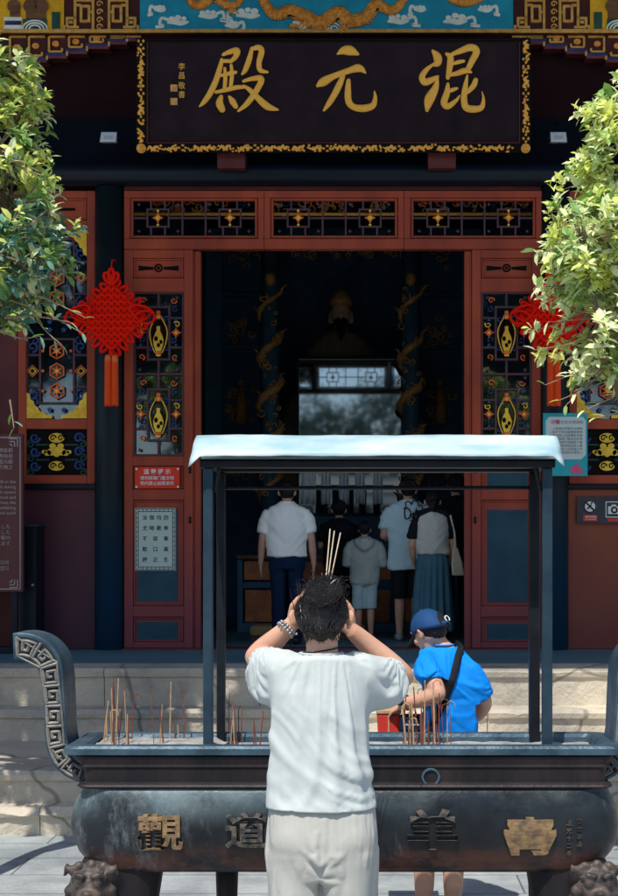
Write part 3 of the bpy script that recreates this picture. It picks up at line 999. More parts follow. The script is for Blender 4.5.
# ---- side windows (left, right of the columns) with carved gilt corners
def side_window():
    x0, x1 = 18, 97
    fr = MB()
    fr.pbox(x0, x0 + 8, 190.5, 484, FD + 0.0, FD + 0.08)
    fr.pbox(x1 - 10, x1, 190.5, 484, FD + 0.0, FD + 0.08)
    for y0, y1 in ((190.5, 198), (220, 230), (419, 429), (475, 484)):
        fr.pbox(x0 + 8.02, x1 - 10.02, y0, y1, FD + 0.003, FD + 0.078)
    frame_bars(fr, x0 + 8.4, x1 - 10.4, 198.4, 219.6, 2, FD + 0.012, FD + 0.05)
    w = fr.build('side_window', M['lacquer'], HALL, bevel=0.006)
    pn = MB()
    pn.pbox(26, 87, 198, 220, FD + 0.03, FD + 0.06)
    part(pn, 'window_panel', M['lacquer'], w)
    pn = MB()
    pn.pbox(26, 87, 429, 475, FD + 0.04, FD + 0.06)
    pn.pbox(38, 75, 208, 210.5, FD + 0.022, FD + 0.0299)
    part(pn, 'dark_board', M['black'], w)
    lt, og = MB(), MB()
    d0, d1 = FD + 0.03, FD + 0.05
    t = 2.0
    for (p, q) in ((238, 318), (338, 404)):
        frame_bars(lt, 39, 75, p, q, t, d0, d1)
        m = (p + q) / 2
        for y in (m - 16, m + 16):
            lt.pbox(26, 38.98, y - 1, y + 1, d0 + 0.001, d1)
            lt.pbox(75.02, 87, y - 1, y + 1, d0 + 0.001, d1)
        for k in (-20, 0, 20):
            c = P(57, m + k, d0 - 0.004)
            r = 0.070
            pts = [(c.x + math.cos(a * PI / 3 + PI / 6) * r, d0 - 0.004, c.z + math.sin(a * PI / 3 + PI / 6) * r) for a in range(7)]
            og.tube(pts, 0.008, 6, mi=1)
            if k == 0:
                og.disc(57, m, 0.052, d0 - 0.002, 0.006, 14, 1, 3)
            star(og, 57, m + k, 0.060, d0 - 0.008, 6, 0.36, PI / 2, 1)
            star(og, 57, m + k, 0.020, d0 - 0.017, 8, 0.6, 0, 0, th=0.006)
            for sx in (-14, 14):
                star(og, 57 + sx, m + k, 0.018, d0 - 0.002, 6, 0.55, 0, 1)
        for sx in (-1, 1):
            xs = 57 + sx * 24.2
            c = P(xs, m, d0)
            for rad, mi in ((0.052, 1), (0.030, 0)):
                og.tube([(c.x + math.cos(a * PI / 2) * rad, d0 - 0.004, c.z + math.sin(a * PI / 2) * rad) for a in range(5)], 0.006, 5, mi=mi)
            for sy in (-1, 1):
                scroll(og, xs, m + sy * 24, 0.050, d0 - 0.002, 1.2, PI / 2 * sy, sx * sy, 0.014, 2)
                scroll(og, xs - sx * 2, m + sy * 30, 0.036, d0 - 0.002, 1.0, -PI / 2 * sy, -sx * sy, 0.010, 2)
    for k in (-7, 7):
        for y in (322, 330, 410):
            star(og, 57 + k, y, 0.030, d0 - 0.002, 5, 0.5, 0.3, 2)
    # gilt corner brackets
    for sx in (-1, 1):
        for sy in (-1, 1):
            ox, oy = 57 + sx * 30, (324.5 + sy * 94)
            poly = []
            prof = [(0, 0), (26, 0), (25, 3.2), (20, 3.4), (17, 6), (13, 7.5), (11, 11), (8, 13), (7, 17), (4, 19), (3.2, 24), (0, 26)]
            for u, v in prof:
                poly.append((X(ox - sx * u, d0), Z(oy - sy * v, d0)))
            og.prism(poly, d0 - 0.014, d0 - 0.001, 0)
            for u, v in ((4, 4), (9, 4), (4, 9), (14, 3.5), (8, 8), (3.5, 14)):
                scroll(og, ox - sx * u, oy - sy * v, 0.024, d0 - 0.016, 1.1, u, 1, 0.006, 0)
    # lower panel carving
    for y, n in ((438, 0), (466, 0)):
        og.disc(57, y, 0.072, d0 - 0.004, 0.012, 12, 0.62, 0)
        for k in (-4, 4):
            scroll(og, 57 + k, y, 0.030, d0 - 0.018, 1.2, 0, 1, 0.007, 4)
    og.disc(57, 452, 0.036, d0 - 0.004, 0.016, 12, 1.3, 0)
    for sx in (-1, 1):
        for u, v, r in ((5, 452, 0.042), (9, 453, 0.034), (4, 446, 0.03), (12.5, 452, 0.022)):
            og.disc(57 + sx * u, v, r, d0 - 0.004, 0.014, 12, 0.8, 0)
        for v in (438, 452, 466):
            scroll(og, 57 + sx * 22, v, 0.048, d0 - 0.002, 1.3, 0, sx, 0.015, 2)
            scroll(og, 57 + sx * 26, v + 6, 0.036, d0 - 0.002, 1.3, 2, -sx, 0.010, 3)
        og.pbox(*(sorted((57 + sx * 8, 57 + sx * 21))), 444, 445.5, d0, d0 + 0.01, 3)
        og.pbox(*(sorted((57 + sx * 8, 57 + sx * 21))), 459, 460.5, d0, d0 + 0.01, 3)
    part(lt, 'lattice', M['mauve'], w)
    part(og, 'painted_carving', [M['yellow'], M['orange'], M['ornament_blue'], M['ornament_green'], M['black']], w)
    g = MB()
    g.pbox(26, 87, 230, 419, FD + 0.062, FD + 0.066)
    part(g, 'pane', M['door_glass'], w)
    return w


win = side_window()
w2 = copy_tree(win, HALL)
w2.location.x += X(569) - X(18)

# ledge, dado boards, outer walls
for (a, b, nm, m) in ((18, 97.5, 'dado_board', 'plum'), (567, 652, 'dado_board', 'rust_board')):
    mb = MB()
    mb.pbox(a - 2, b + 2, 484.2, 489, FD - 0.03, FD + 0.1)
    part(mb, 'window_ledge', M['navy'], bevel=0.004)
    mb = MB()
    mb.pbox(a, b, 489.4, 649, FD + 0.02, FD + 0.1)
    part(mb, nm, M[m], bevel=0.004)
mb = MB()
mb.box(BX0, X(-12), FD + 0.03, FD + 0.15, PORCH, Z(190))
part(mb, 'side_wall', M['lacquer_dark'])
mb = MB()
mb.box(X(706), BX1, FD + 0.03, FD + 0.15, PORCH, Z(190))
part(mb, 'side_wall', M['lacquer_dark'])
for a, b in ((-16, 17.7), (652.3, 676)):
    mb = MB()
    mb.pbox(a, b, 190.5, 649, FD + 0.05, FD + 0.15)
    part(mb, 'side_wall', M['lacquer_dark'])
# dark bollard-like door guards at the foot of the left wall
# hall shell
mb = MB()
mb.box(BX0, BX0 + 0.2, FD + 0.16, 19.6, PORCH, 7.3)
mb.box(BX1 - 0.2, BX1, FD + 0.16, 19.6, PORCH, 7.3)
mb.box(BX0 + 0.2, BX1 - 0.2, 19.4, 19.6, PORCH, 7.3)
part(mb, 'hall_wall', M['hall_dark'])

# roof: deep eave in front, sloping up behind
mb = MB()
EY, EZ = 5.85, 8.5
mb.add([(BX0 - 1, EY, EZ), (BX1 + 1, EY, EZ), (BX1 + 1, 13.5, 11.3), (BX0 - 1, 13.5, 11.3), (BX0 - 1, EY, EZ + 0.22), (BX1 + 1, EY, EZ + 0.22), (BX1 + 1, 13.5, 11.6), (BX0 - 1, 13.5, 11.6)], [(0, 3, 2, 1), (4, 5, 6, 7), (0, 1, 5, 4), (1, 2, 6, 5), (2, 3, 7, 6), (3, 0, 4, 7)])
mb.add([(BX0 - 1, 13.5, 11.3), (BX1 + 1, 13.5, 11.3), (BX1 + 1, 20.5, 7.0), (BX0 - 1, 20.5, 7.0), (BX0 - 1, 13.5, 11.6), (BX1 + 1, 13.5, 11.6), (BX1 + 1, 20.5, 7.3), (BX0 - 1, 20.5, 7.3)], [(0, 3, 2, 1), (4, 5, 6, 7), (0, 1, 5, 4), (1, 2, 6, 5), (2, 3, 7, 6), (3, 0, 4, 7)])
for i in range(60):
    x = BX0 - 0.9 + i * (BX1 - BX0 + 1.8) / 59
    mb.tube([(x, EY - 0.03, EZ + 0.24), (x, 13.5, 11.62)], 0.075, 8)
part(mb, 'roof', M['tile_grey'])
mb = MB()
for i in range(46):
    x = BX0 - 0.8 + i * (BX1 - BX0 + 1.6) / 45
    mb.add([(x - 0.05, EY + 0.1, EZ - 0.08), (x + 0.05, EY + 0.1, EZ - 0.08), (x + 0.05, FD, EZ - 0.08 + 1.75), (x - 0.05, FD, EZ - 0.08 + 1.75), (x - 0.05, EY + 0.1, EZ + 0.06), (x + 0.05, EY + 0.1, EZ + 0.06), (x + 0.05, FD, EZ + 0.06 + 1.75), (x - 0.05, FD, EZ + 0.06 + 1.75)], [(0, 3, 2, 1), (4, 5, 6, 7), (0, 1, 5, 4), (1, 2, 6, 5), (2, 3, 7, 6), (3, 0, 4, 7)])
part(mb, 'rafters', M['lacquer_dark'])
mb = MB()
mb.box(BX0, BX1, FD + 0.05, FD + 0.2, Z(20), 10.6)
mb.box(BX0, BX1, FD + 0.25, 19.4, 7.0, 7.1)
part(mb, 'gable_board', M['maroon_wall'])

# ---- painted frieze beam
DF = FD - 0.16
fz = MB()
fz.box(BX0, BX1, DF, FD + 0.05, Z(33.5, DF), Z(-70, DF))
frieze = part(fz, 'frieze_beam', M['frieze_red'])
bl = MB()
bl.pbox(140, 513, -60, 29.5, DF - 0.012, DF - 0.001)
part(bl, 'blue_panel', M['frieze_blue'], frieze)
yl = MB()
yl.pbox(-120, 64, -60, 29.5, DF - 0.010, DF - 0.001)
yl.pbox(590, 790, -60, 29.5, DF - 0.010, DF - 0.001)
part(yl, 'yellow_panel', M['ochre'], frieze)
gd = MB()
gd.box(BX0, BX1, DF - 0.022, DF - 0.001, Z(33.4, DF), Z(29.7, DF))
part(gd, 'gilt_edge', M['meander_gold'], frieze, bevel=0.004)


def meander(mb, x0, x1, flip, d):
    """stepped key fret between the panels; x0 is the side of the blue panel"""
    t = 2.6
    s = -1 if flip else 1

    def h(a, b, y):
        p, q = sorted((x0 + s * a, x0 + s * b))
        mb.pbox(p, q, y - t / 2, y + t / 2, d - 0.016, d - 0.001)

    def v(a, y0, y1):
        mb.pbox(x0 + s * a - t / 2, x0 + s * a + t / 2, y0, y1, d - 0.019, d - 0.001)
    # from the photograph: little hook at each end, tall rectangles nested beside a scrolling centre strip
    for o, q in ((0, 1), (76, -1)):
        for a, y0, y1 in ((1, 25, 29), (4, 17, 27), (12, 17, 27), (12, -30, 18), (18, 5, 22), (26, 5, 22), (30, -30, 29)):
            v(o + q * a, y0, y1)
        for a, b, y in ((4, 12, 18), (4, 16, 27), (6, 10, 22), (12, 18, 5), (18, 26, 6), (18, 26, 21), (26, 31, 12), (12, 30, 0), (14, 28, -14)):
            h(*(sorted((o + q * a, o + q * b))), y)
    # centre strip with curls
    for y in (-20, -12, -4, 4, 12, 20, 27):
        scroll(mb, x0 + s * (38 + (1.6 if int(y) % 8 else -1.6)), y, 0.030, d - 0.008, 1.1, 0, 1 if int(y) % 8 else -1, 0.009)


mg = MB()
meander(mg, 139, 64, True, DF)
meander(mg, 514, 590, False, DF)
part(mg, 'key_fret', M['meander_gold'], frieze)

# clouds and dragon on the blue panel
cl = MB()


def cloud(px, py, w, rnd, tail=1):
    n = max(3, int(w / 6))
    for i in range(n):
        u = (i + 0.5) / n - 0.5
        cl.disc(px + u * w, py - abs(math.cos(u * PI)) * w * 0.14 * rnd.uniform(0.7, 1.2), (w * 0.14 + rnd.uniform(0, 0.06 * w)) * PXM, DF - 0.012, 0.006 + i * 0.0011, 14, 0.8)
    pts = smooth_path([(px - w * 0.6, py + w * 0.14), (px - w * 0.2, py + w * 0.10), (px + w * 0.2, py + w * 0.16), (px + w * 0.6, py + w * 0.10)], 4)
    cl.tube([P(a, b, DF - 0.014) for a, b in pts], [0.008 + 0.018 * math.sin(PI * i / (len(pts) - 1)) for i in range(len(pts))], 6, flat=((0, 1, 0), 0.3))
    if tail:
        pts = smooth_path([(px + tail * w * 0.5, py), (px + tail * w * 0.9, py - 2), (px + tail * w * 1.0, py + 4), (px + tail * w * 0.8, py + 6), (px + tail * w * 1.25, py + 7)], 4)
        cl.tube([P(a, b, DF - 0.014) for a, b in pts], 0.014, 6, flat=((0, 1, 0), 0.3))


rnd = random.Random(3)
for px, py, w, tl in ((178, 20, 18, -1), (208, 14, 16, 1), (248, 13, 20, -1), (398, 19, 18, 1), (455, 19, 20, 1), (160, 8, 10, -1), (485, 8, 12, 1), (420, 8, 10, -1), (300, 24, 14, 0), (232, 24, 12, 1)):
    cloud(px, py, w, rnd, tl)
# wave combs near the panel's foot
for px in (310, 322, 334):
    for r in (0.035, 0.06, 0.085):
        c = P(px, 30, DF - 0.014)
        cl.tube([(c.x + math.cos(a * PI / 10) * r, DF - 0.014, c.z + math.sin(a * PI / 10) * r) for a in range(11)], 0.006, 5)
part(cl, 'painted_cloud', M['cloud_white'], frieze)
dr = MB()


def dragon_body(pts, w0, w1):
    sp = smooth_path(pts, 7)
    n = len(sp)
    dr.tube([P(a, b, DF - 0.02) for a, b in sp], [(w0 + (w1 - w0) * math.sin(PI * min(1, i / n * 1.1))) * PXM for i in range(n)], 8, flat=((0, 1, 0), 0.32))
    for i in range(2, n - 2, 1):   # dorsal fins and scales
        a, b = sp[i]
        t = Vector((sp[i + 1][0] - sp[i - 1][0], sp[i + 1][1] - sp[i - 1][1])).normalized()
        w = (w0 + (w1 - w0) * math.sin(PI * min(1, i / n * 1.1)))
        dr.disc(a - t.y * w * 1.0, b + t.x * w * 1.0, w * 0.42 * PXM, DF - 0.014, 0.012, 3, 1.2)
        dr.disc(a + t.y * w * 0.3, b - t.x * w * 0.3, w * 0.42 * PXM, DF - 0.014 - 0.32 * w * PXM * 0.9, 0.006, 7)


dragon_body([(256, -16), (266, 4), (276, 14), (290, 10), (304, 15), (320, 22), (338, 12), (350, 20), (366, 16), (376, 4), (392, 10), (404, -2), (410, -20)], 3.5, 6.5)
dragon_body([(186, -14), (192, 2), (202, 4), (214, -4), (226, 4), (238, 3), (244, -8)], 2.5, 4.5)
dragon_body([(436, -20), (446, -6), (462, 2), (480, -2), (496, -12)], 2.5, 4.0)
for px, py, a in ((290, 26, 0.4), (308, 23, 2.2), (340, 27, 1.0), (362, 20, 0.3), (230, 9, 1.2)):
    for k in (-0.5, 0, 0.5):
        q = P(px, py, DF - 0.018)
        e = q + Vector((math.cos(a + k) * 0.10, 0, -abs(math.sin(a + k)) * 0.06))
        dr.tube([q, (q + e) / 2 + Vector((0, 0, 0.012)), e], [0.020, 0.013, 0.004], 6)
part(dr, 'gilt_dragon', M['dragon'], frieze, smooth=True)
# yellow panel figures: stacked books, gourds, green cloth
fg = MB()
for base in (0, 1):
    for (a, b, y0, y1, mi) in ((4, 22, 17, 20.5, 0), (5, 21, 21, 24.5, 1), (4, 22, 25, 29, 0), (23, 47, 19, 29, 2), (10, 20, 5, 16.5, 3), (26, 46, -6, 18.5, 3), (52, 60, 12, 29, 2)):
        if base:
            a, b = 654 - b, 654 - a
        fg.pbox(a, b, y0, y1, DF - 0.018 - 0.001 * mi, DF - 0.0105, mi)
    c = 35 if not base else 619
    for r in (0.05, 0.08, 0.11):
        q = P(c, 29, DF - 0.022)
        fg.tube([(q.x + math.cos(a * PI / 10) * r, DF - 0.022, q.z + math.sin(a * PI / 10) * r * 0.7) for a in range(11)], 0.008, 5, mi=0)
    for q in (14, 30, 42):
        px = q if not base else 654 - q
        fg.disc(px, 6, 0.06, DF - 0.024, 0.004, 14, 1.0, 3)
part(fg, 'painted_still_life', [M['cloud_white'], M['bracket_blue'], M['ornament_green'], M['wood']], frieze)


# ---- stepped fret brackets under the frieze
def bracket(flip):
    ox = 139 if flip else 514
    s = -1 if flip else 1

    def xx(a):
        return ox + s * a
    bd = MB()
    steps = [(0, 12, 40), (12, 30, 43), (30, 52, 47.5), (52, 72, 52.5), (72, 92, 57), (92, 112, 61), (112, 150, 64)]
    for a, b, y in steps:
        p, q = sorted((xx(a), xx(b - 0.01)))
        bd.pbox(p, q, 33.6, y, FD - 0.10, FD + 0.04)
    br = part(bd, 'fret_bracket', M['frieze_red'])
    tr = MB()
    for i, (a, b, y) in enumerate(steps):
        p, q = sorted((xx(a), xx(b + 1.5)))
        tr.pbox(p, q, y - 1.4, y + 1.2, FD - 0.115, FD - 0.101, 2)
        tr.pbox(p, q, y - 4.0, y - 1.5, FD - 0.113, FD - 0.101, 1)
        if i:
            tr.pbox(xx(a) - 1.0, xx(a) + 1.0, steps[i - 1][2] - 1.4, y - 1.5, FD - 0.117, FD - 0.101, 0)
        # key hooks
        m = (a + min(b, 130)) / 2
        top = 36.5
        for y0, l0, l1 in ((top, -8, 8), (y - 5.6, -5, 8)):
            p, q = sorted((xx(m + l0), xx(m + l1)))
            tr.pbox(p, q, y0 - 0.9, y0 + 0.9, FD - 0.116, FD - 0.101, 0)
        if y - top > 8:
            tr.pbox(xx(m + 8) - 1, xx(m + 8) + 1, top, y - 5.6, FD - 0.119, FD - 0.101, 0)
            tr.pbox(xx(m - 5) - 1, xx(m - 5) + 1, y - 9, y - 5.6, FD - 0.119, FD - 0.101, 0)
            tr.disc(xx(m + 1), (top + y - 5) / 2, 0.032, FD - 0.101, 0.014, 12, 0.8, 3)
    part(tr, 'bracket_fret', [M['meander_gold'], M['bracket_blue'], M['bracket_pink'], M['dragon']], br)


bracket(True)
bracket(False)

# ================================================================== INTERIOR OF THE HALL
FLOOR = PORCH + 0.006
# back screen of dark carved panels
DB = 18.3
mb = MB()
for a, b in ((205, 222), (262, 268), (414, 420), (460, 478)):
    mb.pbox(a, b, 240, 640, DB - 0.1, DB + 0.05)
mb.pbox(200, 482, 228, 240, DB - 0.102, DB + 0.052)
mb.pbox(222.02, 261.98, 300 + 45, 304 + 45, DB - 0.09, DB + 0.04)
mb.pbox(420.02, 459.98, 300 + 45, 304 + 45, DB - 0.09, DB + 0.04)
mb.pbox(222.02, 261.98, 292, 296, DB - 0.09, DB + 0.04)
mb.pbox(420.02, 459.98, 292, 296, DB - 0.09, DB + 0.04)
screen = part(mb, 'carved_screen', M['hall_teal'], bevel=0.008)
pn = MB()
pn.pbox(222, 262, 240, 640, DB + 0.0, DB + 0.03)
pn.pbox(420, 460, 240, 640, DB + 0.0, DB + 0.03)
part(pn, 'screen_panel', M['hall_dark'], screen)
gl = MB()
rnd = random.Random(11)
for cx in (241, 440):
    for cy, n, sp in ((330, 12, 11), (405, 16, 14), (258, 6, 9), (470, 8, 12)):
        for i in range(n):
            scroll(gl, cx + rnd.uniform(-sp, sp), cy + rnd.uniform(-sp, sp) * 1.1, rnd.uniform(0.03, 0.09), DB - 0.02, rnd.uniform(0.8, 1.4), rnd.uniform(0, 6), rnd.choice((-1, 1)), 0.012)
    # standing figure
    gl.tube([P(cx, 424, DB - 0.03), P(cx + 1, 405, DB - 0.03), P(cx, 388, DB - 0.03)], [0.10, 0.085, 0.05], 8)
    gl.sphere(P(cx, 383, DB - 0.03), 0.05, 10, 8)
for px in (262, 300, 345, 372, 400):
    for i in range(5):
        scroll(gl, px + rnd.uniform(-14, 14), 254 + rnd.uniform(-3, 3), rnd.uniform(0.03, 0.07), DB - 0.12, 1.1, rnd.uniform(0, 6), 1, 0.012)
part(gl, 'gilt_carving', M['gold_dull'], screen, smooth=True)

# dragon columns either side of the statue
for px in (270, 411):
    mb = MB()
    mb.tube([P(px, 640, 16.6), P(px, 230, 16.6)], 0.115, 18)
    mb.lathe([(0.2, FLOOR), (0.2, FLOOR + 0.2), (0.13, FLOOR + 0.35)], (X(px, 16.6), 16.6, 0), 18)
    cl_ = part(mb, 'dragon_column', M['hall_teal'], smooth=True)
    g = MB()
    pts, rs = [], []
    for i in range(90):
        t = i / 89
        a = t * 5.2 * 2 * PI
        z = Z(520, 16.6) + t * (Z(282, 16.6) - Z(520, 16.6))
        pts.append((X(px, 16.6) + math.cos(a) * 0.135, 16.6 + math.sin(a) * 0.135, z))
        rs.append(0.05 * (0.5 + math.sin(PI * t) * 0.6) * (1 + 0.25 * math.sin(i * 2.1)))
    g.tube(pts, rs, 7)
    g.sphere(P(px, 279, 16.45), (0.07, 0.08, 0.09), 8, 6)
    for i in range(5, 88, 4):
        p = Vector(pts[i])
        q = p + Vector(((p.x - X(px, 16.6)) * 0.7, (p.y - 16.6) * 0.7, 0.09))
        g.tube([p, (p + q) / 2 + Vector((0, 0, 0.03)), q], [0.02, 0.014, 0.004], 5)
    rq = random.Random(px)
    for i in range(46):
        scroll(g, px + rq.uniform(-9, 9), rq.uniform(284, 520), rq.uniform(0.025, 0.06), 16.46 + rq.uniform(-0.03, 0.05), rq.uniform(0.7, 1.3), rq.uniform(0, 6), rq.choice((-1, 1)), 0.010)
    part(g, 'gilt_dragon', M['gold_dull'], cl_, smooth=True)

# gilded cross beam in the hall seen through the transom
mb = MB()
mb.tube([P(100, 214, 12.45), P(566, 214, 12.45)], 0.016, 10)
part(mb, 'gilt_rail', M['gold'])
mb = MB()
rnd = random.Random(5)
for i in range(110):
    scroll(mb, rnd.uniform(130, 540), rnd.uniform(198, 211), rnd.uniform(0.02, 0.06), 12.5, rnd.uniform(0.6, 1.2), rnd.uniform(0, 6), rnd.choice((-1, 1)), 0.010, mi=rnd.choice((0, 0, 1, 2)))
part(mb, 'rail_carving', [M['gold_dull'], M['orange'], M['ornament_blue']], smooth=True)

# glass case before the statue
DG = FD + 5.17
mb = MB()
frame_bars(mb, 296, 406, 356, 516, 3.0, DG - 0.04, DG + 0.04)
case = empty('glass_case', (X(350, DG), DG, FLOOR), 'tall dark-framed glass case before the statue, its pane mirroring the bright courtyard', 'glass case')
mb.build('case_frame', M['navy'], case, bevel=0.005)
mb = MB()
mb.pbox(298.6, 403.4, 358.6, 513.4, DG - 0.006, DG + 0.006)
mb.build('glass_pane', M['case_glass'], case)
mb = MB()
mb.box(X(294, DG), X(408, DG), DG - 0.08, DG + 0.5, FLOOR, Z(516.2, DG))
mb.build('case_plinth', M['hall_teal'], case, bevel=0.01)

# seated deity
DS = 17.75
st = MB()
c = P(341, 316, DS)
st.sphere(c + Vector((0, 0, 0.02)), (0.135, 0.15, 0.19), 16, 12)
st.tube([c + Vector((0, -0.10, 0.04)), c + Vector((0, -0.17, -0.03))], [0.022, 0.035], 8)
st.tube([c + Vector((0, 0, -0.1)), c + Vector((0, 0, -0.35))], [0.09, 0.10], 12)
for s in (-1, 1):
    st.tube([c + Vector((s * 0.14, 0.02, 0.06)), c + Vector((s * 0.15, 0.02, -0.10))], [0.03, 0.03], 8)
st.tube([c + Vector((0.16, -0.35, -1.0)), c + Vector((0.05, -0.45, -0.98)), c + Vector((-0.08, -0.44, -0.98))], [0.07, 0.075, 0.05], 10)
stb = remesh(st, 0.018, 3)
statue = stb.build('deity_statue', M['statue_face'], smooth=True)
tag(statue, 'bearded seated deity statue in dark robes in the shadow behind the glass', 'statue')
rb = MB()
rings = []
for z, rx, ry, dy in ((-2.6, 0.95, 0.55, -0.15), (-1.9, 0.92, 0.55, -0.15), (-1.35, 0.80, 0.50, -0.10), (-0.9, 0.58, 0.34, 0), (-0.5, 0.50, 0.28, 0.03), (-0.30, 0.34, 0.22, 0.03), (-0.2, 0.12, 0.12, 0)):
    rings.append([c + Vector((rx * math.cos(2 * PI * j / 40) * (1 + 0.04 * math.sin(j * 2.5)), dy + ry * math.sin(2 * PI * j / 40) * (1 + 0.05 * math.sin(j * 3.1)), z)) for j in range(40)])
rb.loft(rings)
rb.build('robe', M['robe'], statue, smooth=True)
bd = MB()
bd.tube([c + Vector((0, -0.13, -0.10)), c + Vector((0, -0.17, -0.25)), c + Vector((0, -0.18, -0.45))], [0.075, 0.06, 0.012], 12)
for s in (-1, 1):
    bd.tube([c + Vector((s * 0.02, -0.16, -0.055)), c + Vector((s * 0.08, -0.15, -0.09)), c + Vector((s * 0.09, -0.14, -0.2))], [0.014, 0.018, 0.006], 8)
bd.build('beard', M['hair'], statue, smooth=True)
cr = MB()
cr.lathe([(0.15, 0.13), (0.16, 0.20), (0.12, 0.27), (0.08, 0.33), (0.02, 0.36)], c, 20)
cr.build('crown', M['gold_dull'], statue, smooth=True)

# altar table, boxes on it, white altar hangings
DA = 14.6
at = empty('altar_table', (X(330, DA), DA, FLOOR), 'long dark altar table with orange-brown painted front panels at the back of the hall', 'altar table')
mb = MB()
mb.pbox(236, 452, 555, 559, DA - 0.12, DA + 0.75)
mb.build('table_top', M['wood'], at, bevel=0.01)
mb = MB()
for px, q in ((238, -0.06), (290, -0.06), (345, -0.06), (398, -0.06), (446, -0.06), (238, 0.6), (446, 0.6)):
    mb = MB()
    mb.box(X(px, DA), X(px + 5, DA), DA + q, DA + q + 0.08, FLOOR, Z(559.2, DA))
    mb.build('leg', M['hall_teal'], at)
for px in (244, 296, 351, 404):
    for a, b, c_, e_ in ((px, px + 40, 561, 580), (px + 1, px + 39, 590, 622)):
        mb = MB()
        mb.pbox(a, b, c_, e_, DA - 0.03, DA)
        mb.build('front_panel', M['altar'], at, bevel=0.006)
mb = MB()
for px in (243, 295, 350, 403):
    mb.pbox(px, px + 42, 582, 588, DA - 0.035, DA + 0.005)
mb.pbox(240, 450, 623, 632, DA - 0.02, DA + 0.01)
mb.build('rail', M['hall_teal'], at)
# drapes hanging over the altar front, pleated
DD = 14.9
for i, px in enumerate((308, 326, 344, 360, 378)):
    mb = MB()
    w = 5.0 if i else 8.0
    rings_f, n = [], 14
    vs, fs = [], []
    for r, y in enumerate((469, 480, 492, 504)):
        for k in range(n):
            u = k / (n - 1)
            vs.append(P(px + (u - 0.5) * 2 * w, y + math.sin(u * 9) * 0.6 * (r == 3), DD + 0.03 * math.sin(u * 2 * PI * 2.5 + r * 0.2)))
    for r in range(3):
        for k in range(n - 1):
            fs.append((r * n + k, r * n + k + 1, (r + 1) * n + k + 1, (r + 1) * n + k))
    mb.add(vs, fs)
    o = mb.build('altar_hanging', M['drape'], smooth=True)
    sol = o.modifiers.new('thick', 'SOLIDIFY')
    sol.thickness = 0.008
    tag(o, 'white pleated cloth strip hanging from the rail above the altar', 'hanging cloth', 'white cloth strips over the altar')
mb = MB()
mb.pbox(290, 400, 464.5, 468.6, DD - 0.04, DD + 0.05)
part(mb, 'hanging_rail', M['hall_teal'])
# kneeling stools
for px, py, dd, w in ((264, 634, 12.9, 30), (352, 636, 13.3, 26)):
    b = MB()
    zc = FLOOR
    cx = X(px, dd)
    b.box(cx - w / 2 * dd / FOC, cx + w / 2 * dd / FOC, dd - 0.02, dd + 0.36, zc + 0.05, zc + 0.16)
    o = b.build('kneeling_cushion', M['cushion'], bevel=0.04)
    tag(o, 'tan kneeling cushion on the hall floor, ' + ('beside the man in the white shirt' if px < 300 else 'near the child in the hoodie'), 'kneeling cushion', 'kneeling cushions on the hall floor')
    l = MB()
    l.box(cx - w / 2.3 * dd / FOC, cx + w / 2.3 * dd / FOC, dd + 0.02, dd + 0.32, zc, zc + 0.049)
    l.build('cushion_base', M['wood'], o)
# ================================================================== PLAQUE
DPT, DPB = FD - 0.62, FD - 0.30      # the plaque leans forward: top nearer than the foot
PLAQ = empty('name_plaque', P(333, 152, DPB), 'long dark wooden name plaque with three gold calligraphy characters and gilt border above the doors', 'name plaque')


def pq(px, py, off=0.0):
    """point on the leaning face of the plaque under photo position (px, py); off = distance proud of the face"""
    t = (py - 38) / (152 - 38)
    d = DPT + (DPB - DPT) * t
    p = P(px, py, d)
    n = Vector((0, -(P(0, 38, DPT).z - P(0, 152, DPB).z), -(DPB - DPT))).normalized()
    return p + n * off


def pq_slab(mb, a, b, c, e, o0, o1, mi=0):
    v = [pq(a, c, o0), pq(b, c, o0), pq(b, e, o0), pq(a, e, o0), pq(a, c, o1), pq(b, c, o1), pq(b, e, o1), pq(a, e, o1)]
    mb.add(v, [(0, 1, 2, 3), (4, 7, 6, 5), (0, 4, 5, 1), (1, 5, 6, 2), (2, 6, 7, 3), (3, 7, 4, 0)], mi)


PN = Vector((0, -(P(0, 38, DPT).z - P(0, 152, DPB).z), -(DPB - DPT))).normalized()
mb = MB()
pq_slab(mb, 146, 521, 41, 143.5, -0.05, 0.0)
mb.build('board', M['board'], PLAQ)
mb = MB()
pq_slab(mb, 136.5, 147, 38, 153, -0.06, 0.022)
pq_slab(mb, 520, 530.5, 38, 153, -0.06, 0.022)
pq_slab(mb, 147.02, 519.98, 143.2, 153, -0.06, 0.020)
pq_slab(mb, 147.02, 519.98, 38, 41.5, -0.06, 0.020)
border = mb.build('border', M['black'], PLAQ, bevel=0.006)
mb = MB()
pq_slab(mb, 147.3, 519.7, 142.3, 143.1, 0.001, 0.02)
pq_slab(mb, 147.3, 148.1, 41.8, 142.2, 0.001, 0.021)
pq_slab(mb, 518.9, 519.7, 41.8, 142.2, 0.001, 0.021)
mb.build('inner_bead', M['lacquer_dark'], border)
gc = MB()
rnd = random.Random(21)


